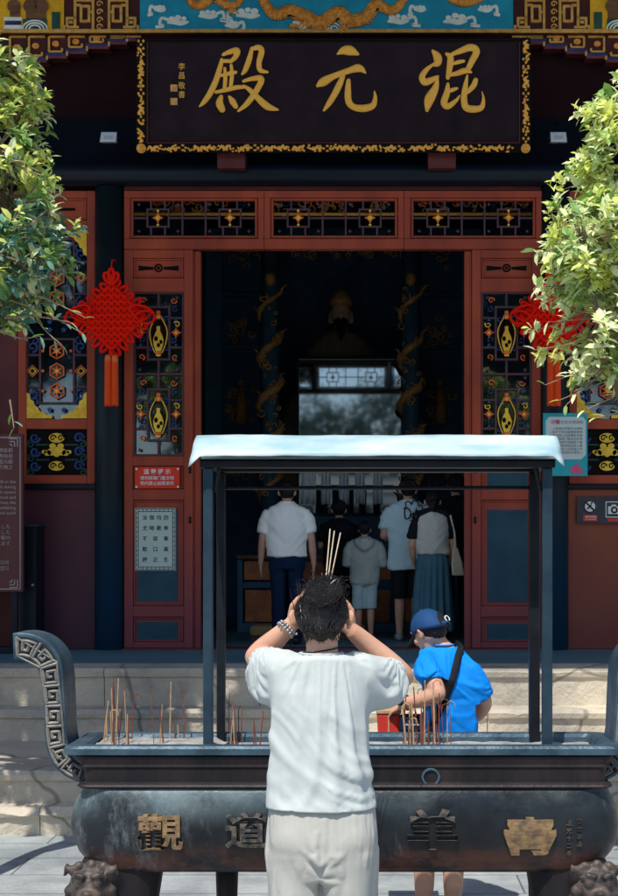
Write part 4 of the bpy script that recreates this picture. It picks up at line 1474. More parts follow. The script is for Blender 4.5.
def gilt_bit(px, py, along, k):
    """one carved leaf, cloud curl or key-fret piece of the border"""
    def at(u, v, o=0.024):
        return pq(px + (u if along == 'x' else v), py + (v if along == 'x' else u), o)
    kind = k % 4
    if kind == 0:
        pts = smooth_path([(-6, 2.2), (-3, -1.5), (0, 1.2), (3, -1.8), (6, 0.6)], 4)
        n = len(pts)
        gc.tube([at(a, b) for a, b in pts], [(0.5 + 1.6 * math.sin(PI * i / (n - 1))) * PXM * 0.85 for i in range(n)], 6, flat=(PN, 0.5))
        for a, b in ((-4, -2.6), (1.5, 2.9), (4.5, -2.8), (-1.6, 3.0)):
            gc.tube([at(a, b), at(a + 1.6, b * 0.4)], [0.010, 0.004], 5, flat=(PN, 0.5))
    elif kind == 1:
        for a, b in ((-5, -2.4), (-5, 2.4), (-1.4, 0), (2.4, -2.4), (2.4, 2.4), (5.4, 0)):
            gc.tube([at(a - 1.5, b), at(a + 1.5, b)], 0.0065, 4, flat=(PN, 0.6))
            gc.tube([at(a, b - 1.2), at(a, b + 1.2)], 0.0060, 4, flat=(PN, 0.6))
    elif kind == 2:
        for j in range(7):
            a = rnd.uniform(-6, 6)
            b = rnd.uniform(-2.6, 2.6)
            t = rnd.uniform(0, 6)
            gc.tube([at(a, b), at(a + math.cos(t) * 1.4, b + math.sin(t) * 1.2), at(a + math.cos(t + 0.7) * 2.6, b + math.sin(t + 0.7) * 1.8)], [0.005, 0.014, 0.003], 5, flat=(PN, 0.5))
    else:
        pts = smooth_path([(-6, -1.0), (-2, 1.4), (2, -1.0), (5, 1.4), (6.5, -2)], 4)
        n = len(pts)
        gc.tube([at(a, b) for a, b in pts], [(0.4 + 1.0 * math.sin(PI * i / (n - 1))) * PXM for i in range(n)], 6, flat=(PN, 0.5))
        for j in range(5):
            a, b = pts[3 + j * 2]
            s = 1 if j % 2 else -1
            gc.tube([at(a, b), at(a + 1, b + s * 1.6), at(a + 2.2, b + s * 2.6)], [0.009, 0.012, 0.003], 5, flat=(PN, 0.5))


k = 0
for px in range(154, 514, 9):
    gilt_bit(px + rnd.uniform(-1, 1), 148 + rnd.uniform(-0.6, 0.6), 'x', [0, 2, 3, 1, 2, 0, 3, 2][k % 8])
    k += 1
for px in (141.5, 525.5):
    for py in range(46, 142, 9):
        gilt_bit(px, py, 'y', [1, 2, 3, 0, 2, 1, 2, 0][k % 8])
        k += 1
for px in (141.8, 525.2):
    c = pq(px, 148.2, 0.022)
    gc.tube([c, c + PN * 0.008], 4.6 * PXM, 16)
    for a in range(3):
        v = Vector((math.cos(a * PI / 3 + 0.5), 0, math.sin(a * PI / 3 + 0.5))) * 4.2 * PXM
        gc.tube([c + PN * 0.012 - v, c + PN * 0.012 + v], 0.006, 5)
gc.build('gilt_carving', M['gold'], border, smooth=True)
mb = MB()
for a, b in ((217, 245), (428, 456)):
    mb.pbox(a, b, 150, 168, FD - 0.24, FD + 0.02)
mb.build('support_block', M['lacquer_dark'], PLAQ, bevel=0.01)

# ---- the three large characters, brushed strokes in raised gilt: (x, y, width) in two enlarged views of the photograph
GLYPHS = {
    'left': (lambda x, y: (190 + x / 3.09, 30 + y / 3.09), 3.09, [
        [(103, 76, 8), (122, 68, 11), (146, 64, 15), (140, 84, 12), (124, 98, 8)],
        [(99, 96, 8), (122, 96, 9), (130, 98, 6)],
        [(99, 92, 9), (92, 120, 12), (80, 158, 14), (62, 196, 14), (44, 222, 11), (30, 236, 4)],
        [(96, 141, 7), (120, 135, 10), (142, 130, 8)],
        [(108, 118, 7), (110, 150, 10), (107, 182, 9)],
        [(128, 108, 7), (130, 140, 10), (126, 178, 9)],
        [(80, 192, 7), (108, 186, 10), (140, 178, 11), (168, 176, 8)],
        [(97, 206, 10), (92, 226, 18), (100, 245, 16)],
        [(122, 206, 7), (132, 220, 15), (142, 236, 12)],
        [(192, 56, 8), (184, 90, 13), (172, 122, 12), (162, 136, 6)],
        [(190, 60, 8), (212, 54, 13), (222, 66, 14), (214, 100, 13), (218, 124, 12), (240, 130, 6)],
        [(166, 158, 7), (196, 150, 11), (222, 152, 14), (204, 190, 14), (178, 226, 13), (150, 250, 6)],
        [(166, 172, 6), (184, 184, 11), (208, 208, 14), (240, 236, 17), (272, 246, 5)],
    ]),
    'middle': (lambda x, y: (190 + x / 3.09, 30 + y / 3.09), 3.09, [
        [(456, 74, 5), (474, 64, 18), (496, 64, 22), (518, 74, 8)],
        [(394, 172, 8), (412, 160, 20), (446, 142, 14), (490, 126, 14), (522, 118, 18), (542, 132, 5)],
        [(474, 140, 10), (462, 168, 15), (446, 200, 15), (430, 226, 13), (414, 248, 6)],
        [(490, 156, 10), (488, 186, 15), (490, 220, 16), (506, 238, 15), (536, 242, 17), (564, 234, 15), (572, 212, 10), (570, 190, 4)],
    ]),
    'right': (lambda x, y: (390 + x / 4.12, 30 + y / 4.12), 4.12, [
        [(176, 86, 10), (194, 110, 26), (196, 134, 24), (176, 144, 10)],
        [(176, 142, 8), (150, 164, 15), (132, 192, 20), (142, 214, 22), (166, 208, 20), (196, 192, 10)],
        [(196, 200, 8), (186, 240, 22), (162, 286, 32), (152, 330, 12)],
        [(232, 98, 10), (248, 112, 20), (246, 150, 20), (238, 196, 14)],
        [(246, 104, 10), (290, 86, 18), (332, 72, 22), (356, 88, 22), (336, 130, 20), (318, 168, 16)],
        [(258, 140, 8), (282, 132, 13), (304, 128, 9)],
        [(242, 186, 10), (278, 178, 16), (308, 168, 18), (334, 174, 7)],
        [(238, 222, 10), (234, 258, 20), (222, 298, 22), (238, 314, 20), (272, 290, 12), (286, 270, 5)],
        [(236, 256, 8), (258, 246, 13), (276, 240, 8)],
        [(318, 186, 6), (310, 230, 16), (304, 280, 20), (312, 318, 22), (346, 326, 22), (376, 318, 18), (384, 286, 10), (378, 254, 3)],
        [(352, 206, 16), (344, 228, 18), (322, 252, 14), (306, 266, 6)],
    ]),
}
for g, (tf, sc, strokes) in GLYPHS.items():
    mb = MB()
    for i, s in enumerate(strokes):
        sp = smooth_path(s, 6)
        pts = [pq(*tf(a, b), 0.006 + 0.0012 * i) for a, b, w in sp]
        rad = [max(1.5, w) * 0.5 / sc * PXM * 1.28 for a, b, w in sp]
        mb.tube(pts, rad, 10, flat=(PN, 0.42))
        for e in (0, -1):
            mb.sphere(pts[e], (rad[e] * 0.98, rad[e] * 0.5, rad[e] * 0.98), 8, 6)
    o = mb.build('character', M['gold_char'], PLAQ, smooth=True)
# small signature and seals
mb = MB()


def pq_text(ch, px, py, size):
    t = MB()
    text_into(t, ch, 0, 0, 0, size, 0.003)
    c = pq(px, py, 0.0)
    up = (pq(px, py - 1) - pq(px, py)).normalized()
    mb.add([c + Vector((1, 0, 0)) * p.x + up * p.z + PN * (0.001 - p.y) for p in t.v], t.f)


for ch, py in (('李', 67), ('昌', 76), ('敬', 86), ('書', 95)):
    pq_text(ch, 181.8, py, 0.062)
mb.build('signature', M['gold_char'], PLAQ)
mb = MB()
for py in (88, 101.5):
    pq_slab(mb, 170.5, 177.5, py - 3.5, py + 3.5, 0.001, 0.005)
seal = mb.build('seal', M['gold_dull'], PLAQ)

# ================================================================== FLOODLIGHTS
for px, lab in ((108.5, 'small floodlight on the dark beam, near the left end of the gold-lettered plaque'), (558.5, 'small floodlight on the dark beam, near the right end of the gold-lettered plaque')):
    dd = FD - 0.28
    fl = empty('floodlight', P(px, 137, dd), lab, 'floodlight', 'floodlights on the beam')
    m = MB()
    c = P(px, 137, dd)
    a, b, e = 8.5 * PXM, 6.2 * PXM, 0.10
    m.add([c + Vector(v) for v in ((-a, -0.02, -b), (a, -0.02, -b), (a * 0.92, 0.03, b), (-a * 0.92, 0.03, b), (-a * 0.8, e, -b * 0.5), (a * 0.8, e, -b * 0.5), (a * 0.75, e, b * 0.8), (-a * 0.75, e, b * 0.8))], [(0, 3, 2, 1), (4, 5, 6, 7), (0, 1, 5, 4), (1, 2, 6, 5), (2, 3, 7, 6), (3, 0, 4, 7)])
    m.build('housing', M['silver'], fl, bevel=0.006)
    g = MB()
    for f, o in ((0.90, 0.004), (0.45, 0.012)):
        g.add([c + Vector((x * a * f, -0.02 + (z + 1) * 0.025 - o, z * b * f)) for x, z in ((-1, -1), (1, -1), (1, 1), (-1, 1))], [(0, 1, 2, 3)])
    g.build('lens', M['lamp_glass'], fl)
    g = MB()
    g.tube([c + Vector((0, e, 0)), c + Vector((0, 0.26, 0.03))], 0.014, 8)
    g.tube([c + Vector((-a * 1.08, 0.03, 0)), c + Vector((-a * 1.08, e + 0.05, 0)), c + Vector((a * 1.08, e + 0.05, 0)), c + Vector((a * 1.08, 0.03, 0))], 0.008, 6)
    g.build('bracket', M['steel_dark'], fl)
    g = MB()
    g.tube([c + Vector((0.01, 0.2, 0.06)), c + Vector((0.02, 0.22, 0.20)), c + Vector((0.0, 0.27, 0.21))], 0.006, 6)
    g.build('cable', M['black'], fl)


# ================================================================== CHINESE KNOTS
def knot(px, py, label):
    dd = FD - 0.34
    c = P(px, py, dd)
    root = empty('chinese_knot', c, label, 'hanging knot', 'red knots hung on the columns')
    s = dd / FOC
    L = 50.5 * s
    n = 11
    sp = L / n
    r = sp * 0.42
    u = Vector((1, 0, 1)) / math.sqrt(2)
    v = Vector((1, 0, -1)) / math.sqrt(2)
    m = MB()
    for k in range(2):
        a, b = (u, v) if k == 0 else (v, u)
        for i in range(n):
            o = -L / 2 + (i + 0.5) * sp
            pts = []
            for j in range(n * 4 + 1):
                q = -L / 2 + L * j / (n * 4)
                ph = PI * (q + L / 2) / sp + (i + k) * PI
                # droop: a soft cloth knot is never a perfect square
                wob = 0.10 * sp * noise.noise((i * 1.3 + k * 9, j * 0.2, px))
                pts.append(c + a * q + b * (o + wob) + Vector((0, -0.012 - math.sin(ph - PI / 2) * r * 0.62 * (1 if k == 0 else 1), 0)))
            m.tube(pts, r, 7)
    for e, w in ((u, v), (-u, v), (v, u), (-v, u)):
        for i in range(n - 1):
            if i % 2:
                continue
            o = -L / 2 + (i + 1.0) * sp
            hgt = sp * (1.9 if (i // 2) % 2 else 1.5)
            pts = []
            for j in range(11):
                t = PI * j / 10
                droop = Vector((0, 0, -0.10 * hgt * math.sin(t)))
                pts.append(c + w * (o - math.cos(t) * sp * 0.62) + e * (L / 2 - 0.004 + math.sin(t) * hgt) + droop)
            m.tube(pts, r * 0.80, 7)
    for sx in (-1, 1):   # double rings at the side corners
        for rad, ox, th, tl in ((12.0, 33, 0.72, 0.5), (8.5, 31, 0.70, -0.6), (5.5, 28, 0.7, 0.2)):
            pts = []
            for j in range(25):
                t = 2 * PI * j / 24
                pts.append(c + Vector((sx * (ox + math.cos(t + tl) * rad * (1 + 0.14 * math.sin(t))) * s, -0.02 - 0.004 * rad + 0.02 * math.sin(2 * t), (math.sin(t) * rad * (0.72 + 0.1 * tl) + 1.5 - rad * 0.10 + tl * 2) * s)))
            m.tube(pts, r * th, 8)
    # crown of loops at the top, collar at the foot
    for a, hgt, w in ((-0.55, 12, 4.0), (0.55, 12, 4.0), (0, 15, 3.4)):
        pts = []
        for j in range(15):
            t = 2 * PI * j / 14
            x = math.sin(t) * w * 0.8
            z = (1 - math.cos(t)) / 2 * hgt
            pts.append(c + Vector(((x * math.cos(a) + z * math.sin(a)) * s, -0.03, (33 + z * math.cos(a) - x * math.sin(a)) * s)))
        m.tube(pts, r * 0.85, 7)
    m.tube([c + Vector((0, -0.02, -34 * s)), c + Vector((0, -0.02, -40 * s))], [0.026, 0.022], 10)
    body = m.build('knot_body', M['knot'], root, smooth=True)
    cd = MB()
    top = c + Vector((0, -0.03, 47 * s))
    cd.tube([top, top + Vector((0, 0.04, 0.09)), top + Vector((0, 0.17, 0.12))], 0.006, 6)
    cd.build('hanging_cord', M['knot'], root)
    for sx in (-1, 1):
        tx = c.x + sx * 3.4 * s
        t = MB()
        rings = []
        for z, q in ((-39, 2.6), (-41, 3.0), (-60, 3.1), (-75, 3.2), (-88.5, 3.3)):
            rings.append([(tx + (q * s) * math.cos(2 * PI * j / 28) * (1 + 0.10 * (j % 2)), c.y - 0.02 + (q * s) * math.sin(2 * PI * j / 28) * (1 + 0.10 * (j % 2)), c.z + z * s + (random.uniform(-0.012, 0.006) if z < -80 else 0)) for j in range(28)])
        t.loft(rings)
        o = t.build('tassel', M['tassel'], root)
        b = MB()
        b.lathe([(3.1 * s, -47 * s), (3.35 * s, -44 * s), (3.3 * s, -41 * s), (2.6 * s, -38.4 * s)], (tx, c.y - 0.02, c.z), 16)
        b.build('tassel_cap', M['orange'], o, smooth=True)


knot(112, 317, 'red woven knot with two orange tassels hung on the dark column, fully in view')
knot(553.5, 317, 'red woven knot with tassels half hidden behind the pale leafy branches')

# ================================================================== NOTICES AND SIGNS
def sign_root(name, a, b, c, e, d, label, cat, m, th=0.012, bevel=0.002, face=None):
    mb = MB()
    mb.pbox(a, b, c, e, d - th, d)
    o = mb.build(name, m, bevel=bevel)
    return tag(o, label, cat)


# red notice on the left leaf
dd = FD - 0.024
rs = sign_root('notice_sign', 135, 179.5, 467, 488.5, dd, 'bright red notice with white characters on the rail of the left door leaf', 'notice', M['red_paint'])
mb = MB()
d2 = dd - 0.0125
for i, ch in enumerate('温馨提示'):
    text_into(mb, ch, X(147 + i * 7.2), Z(472.3), d2, 0.052, 0.002, bold=0.012)
for r, (row, y) in enumerate((('请勿踩踏门槛文明', 478.5), ('殿内禁止拍照录像', 483.8))):
    for i, ch in enumerate(row):
        text_into(mb, ch, X(143 + i * 4.25), Z(y), d2, 0.038, 0.002, bold=0.010)
for a, y in ((136.5, 469), (178, 469), (136.5, 486.8), (178, 486.8)):
    mb.disc(a, y, 0.010, d2, 0.002, 8)
mb.build('lettering', M['white_print'], rs)
# calligraphy sheet
dd = FD - 0.004
cs = sign_root('calligraphy_sheet', 135, 176, 508, 570.5, dd, 'pale green calligraphy sheet with rows of black characters on the left door leaf', 'calligraphy sheet', M['paper'], 0.004, 0)
mb = MB()
d2 = dd - 0.0045
frame_bars(mb, 135.6, 175.4, 508.6, 569.9, 0.6, d2 - 0.002, d2)
frame_bars(mb, 138.0, 173.0, 511.2, 567.3, 0.6, d2 - 0.002, d2)
for i in range(9):
    x = 138.6 + i * 4.25
    for y0, y1 in ((509.4, 511.0), (567.5, 569.1)):
        mb.pbox(x - 0.3, x + 0.3, y0, y1, d2 - 0.002, d2)
for i in range(12):
    y = 513 + i * 4.7
    for x0, x1 in ((136.4, 137.8), (173.2, 174.6)):
        mb.pbox(x0, x1, y - 0.3, y + 0.3, d2 - 0.002, d2)
mb.build('printed_border', M['ink'], cs)
mb = MB()
for row, y in (('法宿均四', 518), ('尤時歌季', 528.5), ('不容事', 539), ('欺口真', 549.5), ('評正生', 560)):
    for i, ch in enumerate(row):
        x = (145 + i * 7.1) if len(row) == 4 else (145 + i * 10.6)
        text_into(mb, ch, X(x), Z(y), d2, 0.046, 0.002, bold=0.008)
mb.build('lettering', M['ink'], cs)

# cyan visitor notice on the right column
dd = FD - 0.20
vn = sign_root('visitor_notice', 543, 587.5, 413, 476, dd, 'white visitor notice with cyan border on the dark column right of the doors', 'notice', M['cyan'])
s = dd / FOC
mb = MB()
poly = [(545.5, 421), (548.5, 417), (582.5, 417), (585.5, 421), (585.5, 455), (581, 459.5), (545.5, 459.5)]
mb.prism([(X(a, dd), Z(b, dd)) for a, b in poly], dd - 0.0155, dd - 0.0125)
mb.build('notice_face', M['notice_white'], vn)
mb = MB()
for i, ch in enumerate('参观'):
    text_into(mb, ch, X(552.5 + i * 4.4, dd), Z(422.6, dd), dd - 0.016, 0.046, 0.002, bold=0.014)
mb.build('heading', M['pink'], vn)
mb = MB()
text_into(mb, '青羊宫文明须知', X(569.5, dd), Z(422.6, dd), dd - 0.016, 0.034, 0.002)
rows = ['一入殿请轻声慢步勿喧哗', '二爱护文物勿触摸塑像物', '三殿内禁止拍照摄影录像', '四请勿踩踏门槛及坐卧处', '五文明敬香不烧高香大香', '六看管好随身物品和儿童', '七垃圾请投入垃圾箱之中', '八如遇困难请联系值班人']
for i, rrow in enumerate(rows):
    text_into(mb, rrow, X(565.5, dd), Z(429 + i * 3.4, dd), dd - 0.016, 0.027, 0.002)
mb.build('lettering', M['grey_ink'], vn)
mb = MB()
for a, b, y0, y1 in ((572, 575, 466, 474), (575.4, 578, 463, 474), (578.4, 581, 468, 474)):
    mb.pbox(a, b, y0, y1, dd - 0.015, dd - 0.0125, d=dd)
for a, b, r in ((576, 467, 0.022), (580, 470, 0.026), (571.5, 470, 0.018)):
    mb.disc(a, b, r, dd - 0.0155, 0.002, 8)
mb.build('printed_flower', M['pink'], vn)

# maroon information board at the left edge
dd = FD - 0.45
ib = empty('information_board', (X(-22, dd), dd, PORCH), 'maroon information board with rows of small white lettering on dark feet, cut by the frame', 'information board')
mb = MB()
mb.pbox(-66, 23, 434, 592, dd - 0.03, dd + 0.02)
mb.build('board', M['maroon_sign'], ib, bevel=0.004)
mb = MB()
d2 = dd - 0.031
frame_bars(mb, -63, 20.6, 437, 589.5, 0.9, d2 - 0.003, d2)
for sx, ox in ((1, -61), (-1, 18.6)):
    for sy, oy in ((1, 439), (-1, 587.5)):
        for k in (0, 2.8, 5.6):
            a, b = sorted((ox + sx * k, ox + sx * 8))
            mb.pbox(a, b, oy + sy * k - 0.5, oy + sy * k + 0.5, d2 - 0.003, d2, d=dd)
            y0, y1 = sorted((oy + sy * (k + 0.6), oy + sy * 8))
            mb.pbox(ox + sx * k - 0.5, ox + sx * k + 0.5, y0, y1, d2 - 0.003, d2, d=dd)
for i, row in enumerate(('混元殿始建于唐代历经宋元明各朝', '清光绪年间重修殿内供奉道教始祖', '混元祖师像高一丈六尺手持混元圈', '象征天地未开混沌一气化生万物之')):
    text_into(mb, row, X(-22, dd), Z(451 + i * 5.6, dd), d2 - 0.001, 0.042, 0.002)
for i, row in enumerate(('Hunyuan Hall, first built in the', 'Tang dynasty, was rebuilt during', 'the reign of Guangxu. It covers', 'an area of some four hundred and', 'eighty metres and it enshrines the', 'founder of the faith, exhibiting', 'the origin of heaven and earth')):
    text_into(mb, row, X(17, dd), Z(482 + i * 5.2, dd), d2 - 0.001, 0.040, 0.002, align='RIGHT')
for i, row in enumerate(('混元殿は唐代に建てられました', '清の光緒年間に再建されました', '道教の始祖を祀っています殿内', '彫刻と絵画が美しく残されます')):
    text_into(mb, row, X(-22, dd), Z(527 + i * 5.6, dd), d2 - 0.001, 0.042, 0.002)
for i, row in enumerate(('혼원전은 당나라 때 지어졌으며', '청나라 광서 연간에 중건되었다')):
    text_into(mb, row, X(-22, dd), Z(563 + i * 5.6, dd), d2 - 0.001, 0.044, 0.002)
mb.build('lettering', M['faded_print'], ib)
mb = MB()
for px in (-56, 12):
    mb.pbox(px, px + 6, 592.2, 651, dd - 0.02, dd + 0.02, d=dd)
mb.box(X(-60, dd), X(24, dd), dd - 0.12, dd + 0.12, PORCH + 0.005, PORCH + 0.06)
mb.build('stand', M['navy'], ib, bevel=0.004)
# dark blue cabinet between the board and the dado
mb = MB()
mb.pbox(20, 36, 527, 648, FD - 0.30, FD - 0.0)
cb = tag(mb.build('narrow_cabinet', M['navy'], bevel=0.006), 'narrow dark blue cabinet standing against the plum board beside the information board', 'cabinet')
mb = MB()
mb.pbox(19, 37, 524.5, 526.8, FD - 0.31, FD - 0.0)
mb.build('cabinet_top', M['steel_blue'], cb, bevel=0.003)
# small cabinet door knob
mb = MB()
mb.disc(33, 585, 0.012, FD - 0.301, 0.015, 10)
mb.build('knob', M['silver'], cb)

# prohibition sign on the right dado
dd = FD - 0.012
ps = sign_root('prohibition_sign', 577, 640, 496.5, 523.5, dd, 'dark grey sign with a no smoking ring and a camera symbol on the orange-brown board', 'prohibition sign', M['sign_grey'], 0.012)
d2 = dd - 0.0125
mb = MB()
c = P(590, 506.5, d2)


def ringpts(c, r, n=24):
    return [(c.x + math.cos(2 * PI * k / n) * r, c.y, c.z + math.sin(2 * PI * k / n) * r) for k in range(n + 1)]


mb.disc(590, 506.5, 6.6 * PXM, d2, 0.002, 26)
mb.build('white_disc', M['white_print'], ps)
mb = MB()
mb.tube(ringpts(P(590, 506.5, d2 - 0.003), 5.9 * PXM), 0.006, 6, flat=((0, 1, 0), 0.4))
mb.add([P(590 + a, 506.5 + b, d2 - 0.0045) for a, b in ((-4.6, -3.4), (-3.4, -4.6), (4.6, 3.4), (3.4, 4.6))], [(0, 1, 2, 3)])
mb.add([P(590 + a, 506.5 + b, d2 - 0.0035) for a, b in ((-3.4, 2.2), (-2.4, 3.2), (1.8, -1.0), (0.8, -2.0))], [(0, 1, 2, 3)])
mb.tube([P(590.8, 504.3, d2 - 0.0035), P(592.0, 502.8, d2 - 0.0035), P(591.4, 501.6, d2 - 0.0035)], 0.006, 5, flat=((0, 1, 0), 0.3))
mb.build('cigarette_symbol', M['ink'], ps)
mb = MB()
mb.pbox(583.2, 597, 515.2, 520.8, d2 - 0.002, d2)
r0 = mb.build('red_strip', M['red_paint'], ps)
mb = MB()
text_into(mb, '请勿吸烟', X(590.1), Z(517.0), d2 - 0.0025, 0.025, 0.001)
text_into(mb, 'NO SMOKING', X(590.1), Z(519.6), d2 - 0.0025, 0.016, 0.001)
mb.build('lettering', M['white_print'], r0)
mb = MB()
frame_bars(mb, 605.5, 623, 501.5, 517.5, 0.9, d2 - 0.002, d2)
mb.pbox(608, 620.5, 506.2, 514, d2 - 0.002, d2)
mb.pbox(611.5, 616, 504.6, 506.1, d2 - 0.002, d2)
cam_s = mb.build('camera_symbol', M['white_print'], ps)
mb = MB()
mb.tube(ringpts(P(614.2, 510, d2 - 0.003), 2.6 * PXM), 0.008, 6, flat=((0, 1, 0), 0.3))
mb.build('camera_lens', M['ink'], cam_s)
mb = MB()
mb.pbox(607.5, 621.5, 518.6, 521.6, d2 - 0.002, d2)
mb.build('red_strip', M['red_paint'], ps)

# ================================================================== INCENSE SHELTER (roof on four posts over the burner)
SF, SR = 4.85, 5.09
SH = empty('incense_shelter', (X(376, 5.0), 5.0, 1.0), 'black steel frame with a white sheet roof standing over the incense burner', 'incense shelter')
ZT = Z(468, SF)
for nm, pts in (('front', ((203, 212.5, SF), (542.5, 552.5, SF))), ('rear', ((216.5, 225, SR), (529.5, 540, SR)))):
    for a, b, d in pts:
        m = MB()
        w = (X(b, d) - X(a, d))
        m.box(X(a, d), X(b, d), d, d + w * 1.0, 0.985, ZT)
        m.build('post', M['steel_blue'] if nm == 'front' else M['steel_dark'], SH, bevel=0.004)
m = MB()
x0, x1 = X(200, SF), X(555, SF)
m.box(x0, x1, SF - 0.012, SF + 0.05, ZT + 0.001, Z(460.5, SF))
m.box(x0 + 0.03, x1 - 0.03, SR - 0.01, SR + 0.05, ZT + 0.001, Z(460.5, SF))
m.build('beam', M['steel_dark'], SH, bevel=0.003)
m = MB()
for x in (x0 + 0.002, x1 - 0.05):
    m.box(x, x + 0.048, SF + 0.052, SR - 0.012, ZT + 0.003, Z(461, SF))
m.tube([(x0, SR + 0.02, ZT - 0.06), (x1, SR + 0.02, ZT - 0.06)], 0.008, 8)
# small knee braces
for x in (X(213.6, SF), X(541.4, SF)):
    s = 1 if x < 0 else -1
    m.tube([(x, SF + 0.02, ZT - 0.09), (x + s * 0.02, SF + 0.02, ZT - 0.0)], 0.007, 6)
m.build('side_rail', M['steel_dark'], SH)
# sheet roof: two slopes, rippled, with sagging corner flaps
m = MB()
nx, ny = 70, 12
RX0, RX1 = X(189.5, SF - 0.05), X(563.5, SF - 0.05)
vs, fs = [], []
for j in range(ny + 1):
    v = j / ny
    y = SF - 0.06 + (SR + 0.12 - SF) * v
    for i in range(nx + 1):
        u = i / nx
        x = RX0 + (RX1 - RX0) * u
        k = 1 - abs(2 * v - 1)
        z = Z(457.5, SF) + 0.008 + 0.080 * min(1, k * 1.3)
        z += 0.0035 * noise.noise((x * 4, y * 9, 0)) + 0.0015 * noise.noise((x * 16, y * 20, 3))
        e = min(u, 1 - u)
        if e < 0.03:
            z -= (0.03 - e) * (1.3 if j < 3 else 0.3) * (1 - k)
        if j == 0:
            z -= 0.008 + 0.003 * noise.noise((x * 6, 0, 7))
        xx_ = x + (0.010 * (0.5 - u) * 2 * k)
        vs.append((xx_, y, z))
for j in range(ny):
    for i in range(nx):
        a = j * (nx + 1) + i
        fs.append((a, a + 1, a + nx + 2, a + nx + 1))
m.add(vs, fs)
rf = m.build('roof_sheet', M['sheet'], SH, smooth=True)
sol = rf.modifiers.new('thick', 'SOLIDIFY')
sol.thickness = 0.004
sol.offset = 1
m = MB()
m.box(x0, x1, SF - 0.03, SR + 0.04, Z(460.4, SF), Z(459.4, SF))
m.build('roof_board', M['steel_dark'], SH)

# ================================================================== INCENSE BURNER
BC = Vector((-0.100, 4.965, 0.0))
BUR = empty('incense_burner', (BC.x, BC.y, 0), 'large smoke-blackened bronze incense burner with key-fret handles and raised characters', 'incense burner')


def rrect(a, b, z, r, n=7, dx=0.0):
    """rounded rectangle ring"""
    pts = []
    r = min(r, a, b)
    for cx, cy, a0 in ((a - r, b - r, 0), (-(a - r), b - r, 90), (-(a - r), -(b - r), 180), (a - r, -(b - r), 270)):
        for i in range(n + 1):
            t = R(a0 + 90 * i / n)
            pts.append((BC.x + dx + cx + math.cos(t) * r, BC.y + cy + math.sin(t) * r, z))
    return pts


BF = 4.76


def bz(py):
    return CAMZ - (py - VY) * BF / FOC


zr = bz(746)
prof = [  # py, half length, half depth, corner radius : the belly
    (875, 0.84, 0.14, 0.10), (874, 0.925, 0.175, 0.12), (868, 0.965, 0.195, 0.13), (856, 1.000, 0.212, 0.14), (842, 1.022, 0.222, 0.15), (828, 1.028, 0.226, 0.15), (814, 1.022, 0.222, 0.15), (802, 1.004, 0.214, 0.14), (794, 0.985, 0.205, 0.13), (790, 0.972, 0.198, 0.11), (788, 0.962, 0.192, 0.08)]
m = MB()
m.loft([rrect(a, b, bz(py), r) for py, a, b, r in prof])
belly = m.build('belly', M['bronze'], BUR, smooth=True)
# move material space: the bronze shader reads heights above the belly foot
m = MB()
npf = [(789, 0.982, 0.203, 0.05), (787, 0.989, 0.208, 0.05), (785, 0.982, 0.203, 0.05), (783, 0.962, 0.188, 0.045), (770, 0.969, 0.190, 0.045), (767.5, 0.981, 0.196, 0.045), (765, 0.977, 0.194, 0.045), (757, 0.992, 0.200, 0.045)]
m.loft([rrect(a, b, bz(py), r) for py, a, b, r in npf])
neck = m.build('neck', M['bronze_dark'], BUR, smooth=False)
# rim: hollow tray edge
m = MB()
o1 = [(1.012, 0.196, 756), (1.037, 0.207, 755), (1.037, 0.207, 749), (1.022, 0.199, 746.5)]
rings = [rrect(a, b, bz(py), 0.05) for a, b, py in o1] + [rrect(0.965, 0.148, bz(746.5), 0.03), rrect(0.955, 0.142, bz(750), 0.03), rrect(0.945, 0.136, bz(764), 0.03)]
m.loft(rings, cap=False)
m.build('rim', M['bronze_edge'], BUR)
m = MB()
nx, ny = 60, 10
vs, fs = [], []
for j in range(ny + 1):
    for i in range(nx + 1):
        x = BC.x - 0.945 + 1.89 * i / nx
        y = BC.y - 0.138 + 0.276 * j / ny
        vs.append((x, y, bz(755) + 0.012 * noise.noise((x * 6, y * 9, 1)) + 0.006 * noise.noise((x * 23, y * 23, 5)) + (0.018 if x < -0.6 else 0.0)))
for j in range(ny):
    for i in range(nx):
        a = j * (nx + 1) + i
        fs.append((a, a + 1, a + nx + 2, a + nx + 1))
m.add(vs, fs)
m.build('ash_bed', M['ash'], BUR, smooth=True)

# raised characters: right to left
yfront = BC.y - 0.266


def belly_y(z):
    """front surface of the belly at height z"""
    py = VY + (CAMZ - z) * FOC / BF
    ps = sorted((p, b) for p, a, b, r in prof)
    for (p0, b0), (p1, b1) in zip(ps, ps[1:]):
        if p0 <= py <= p1:
            return BC.y - (b0 + (b1 - b0) * (py - p0) / max(1e-6, p1 - p0))
    return BC.y - ps[-1][1]


def relief(ch, px, py, wpx, hpx, m, thick=0.016, bold=0.03):
    t = MB()
    text_into(t, ch, 0, 0, 0, 1.0, 1.0, bold=bold)
    xs = [p.x for p in t.v]
    zs = [p.z for p in t.v]
    cx, cz = (max(xs) + min(xs)) / 2, (max(zs) + min(zs)) / 2
    sx = wpx * BF / FOC / (max(xs) - min(xs))
    sz = hpx * BF / FOC / (max(zs) - min(zs))
    mb = MB()
    X0, Z0 = X(px, BF), bz(py)
    out = []
    for p in t.v:
        z = Z0 + (p.z - cz) * sz
        front = p.y < -0.5
        out.append((X0 + (p.x - cx) * sx, belly_y(z) - (thick if front else -0.01), z))
    mb.add(out, t.f)
    return mb.build('raised_character', m, belly)


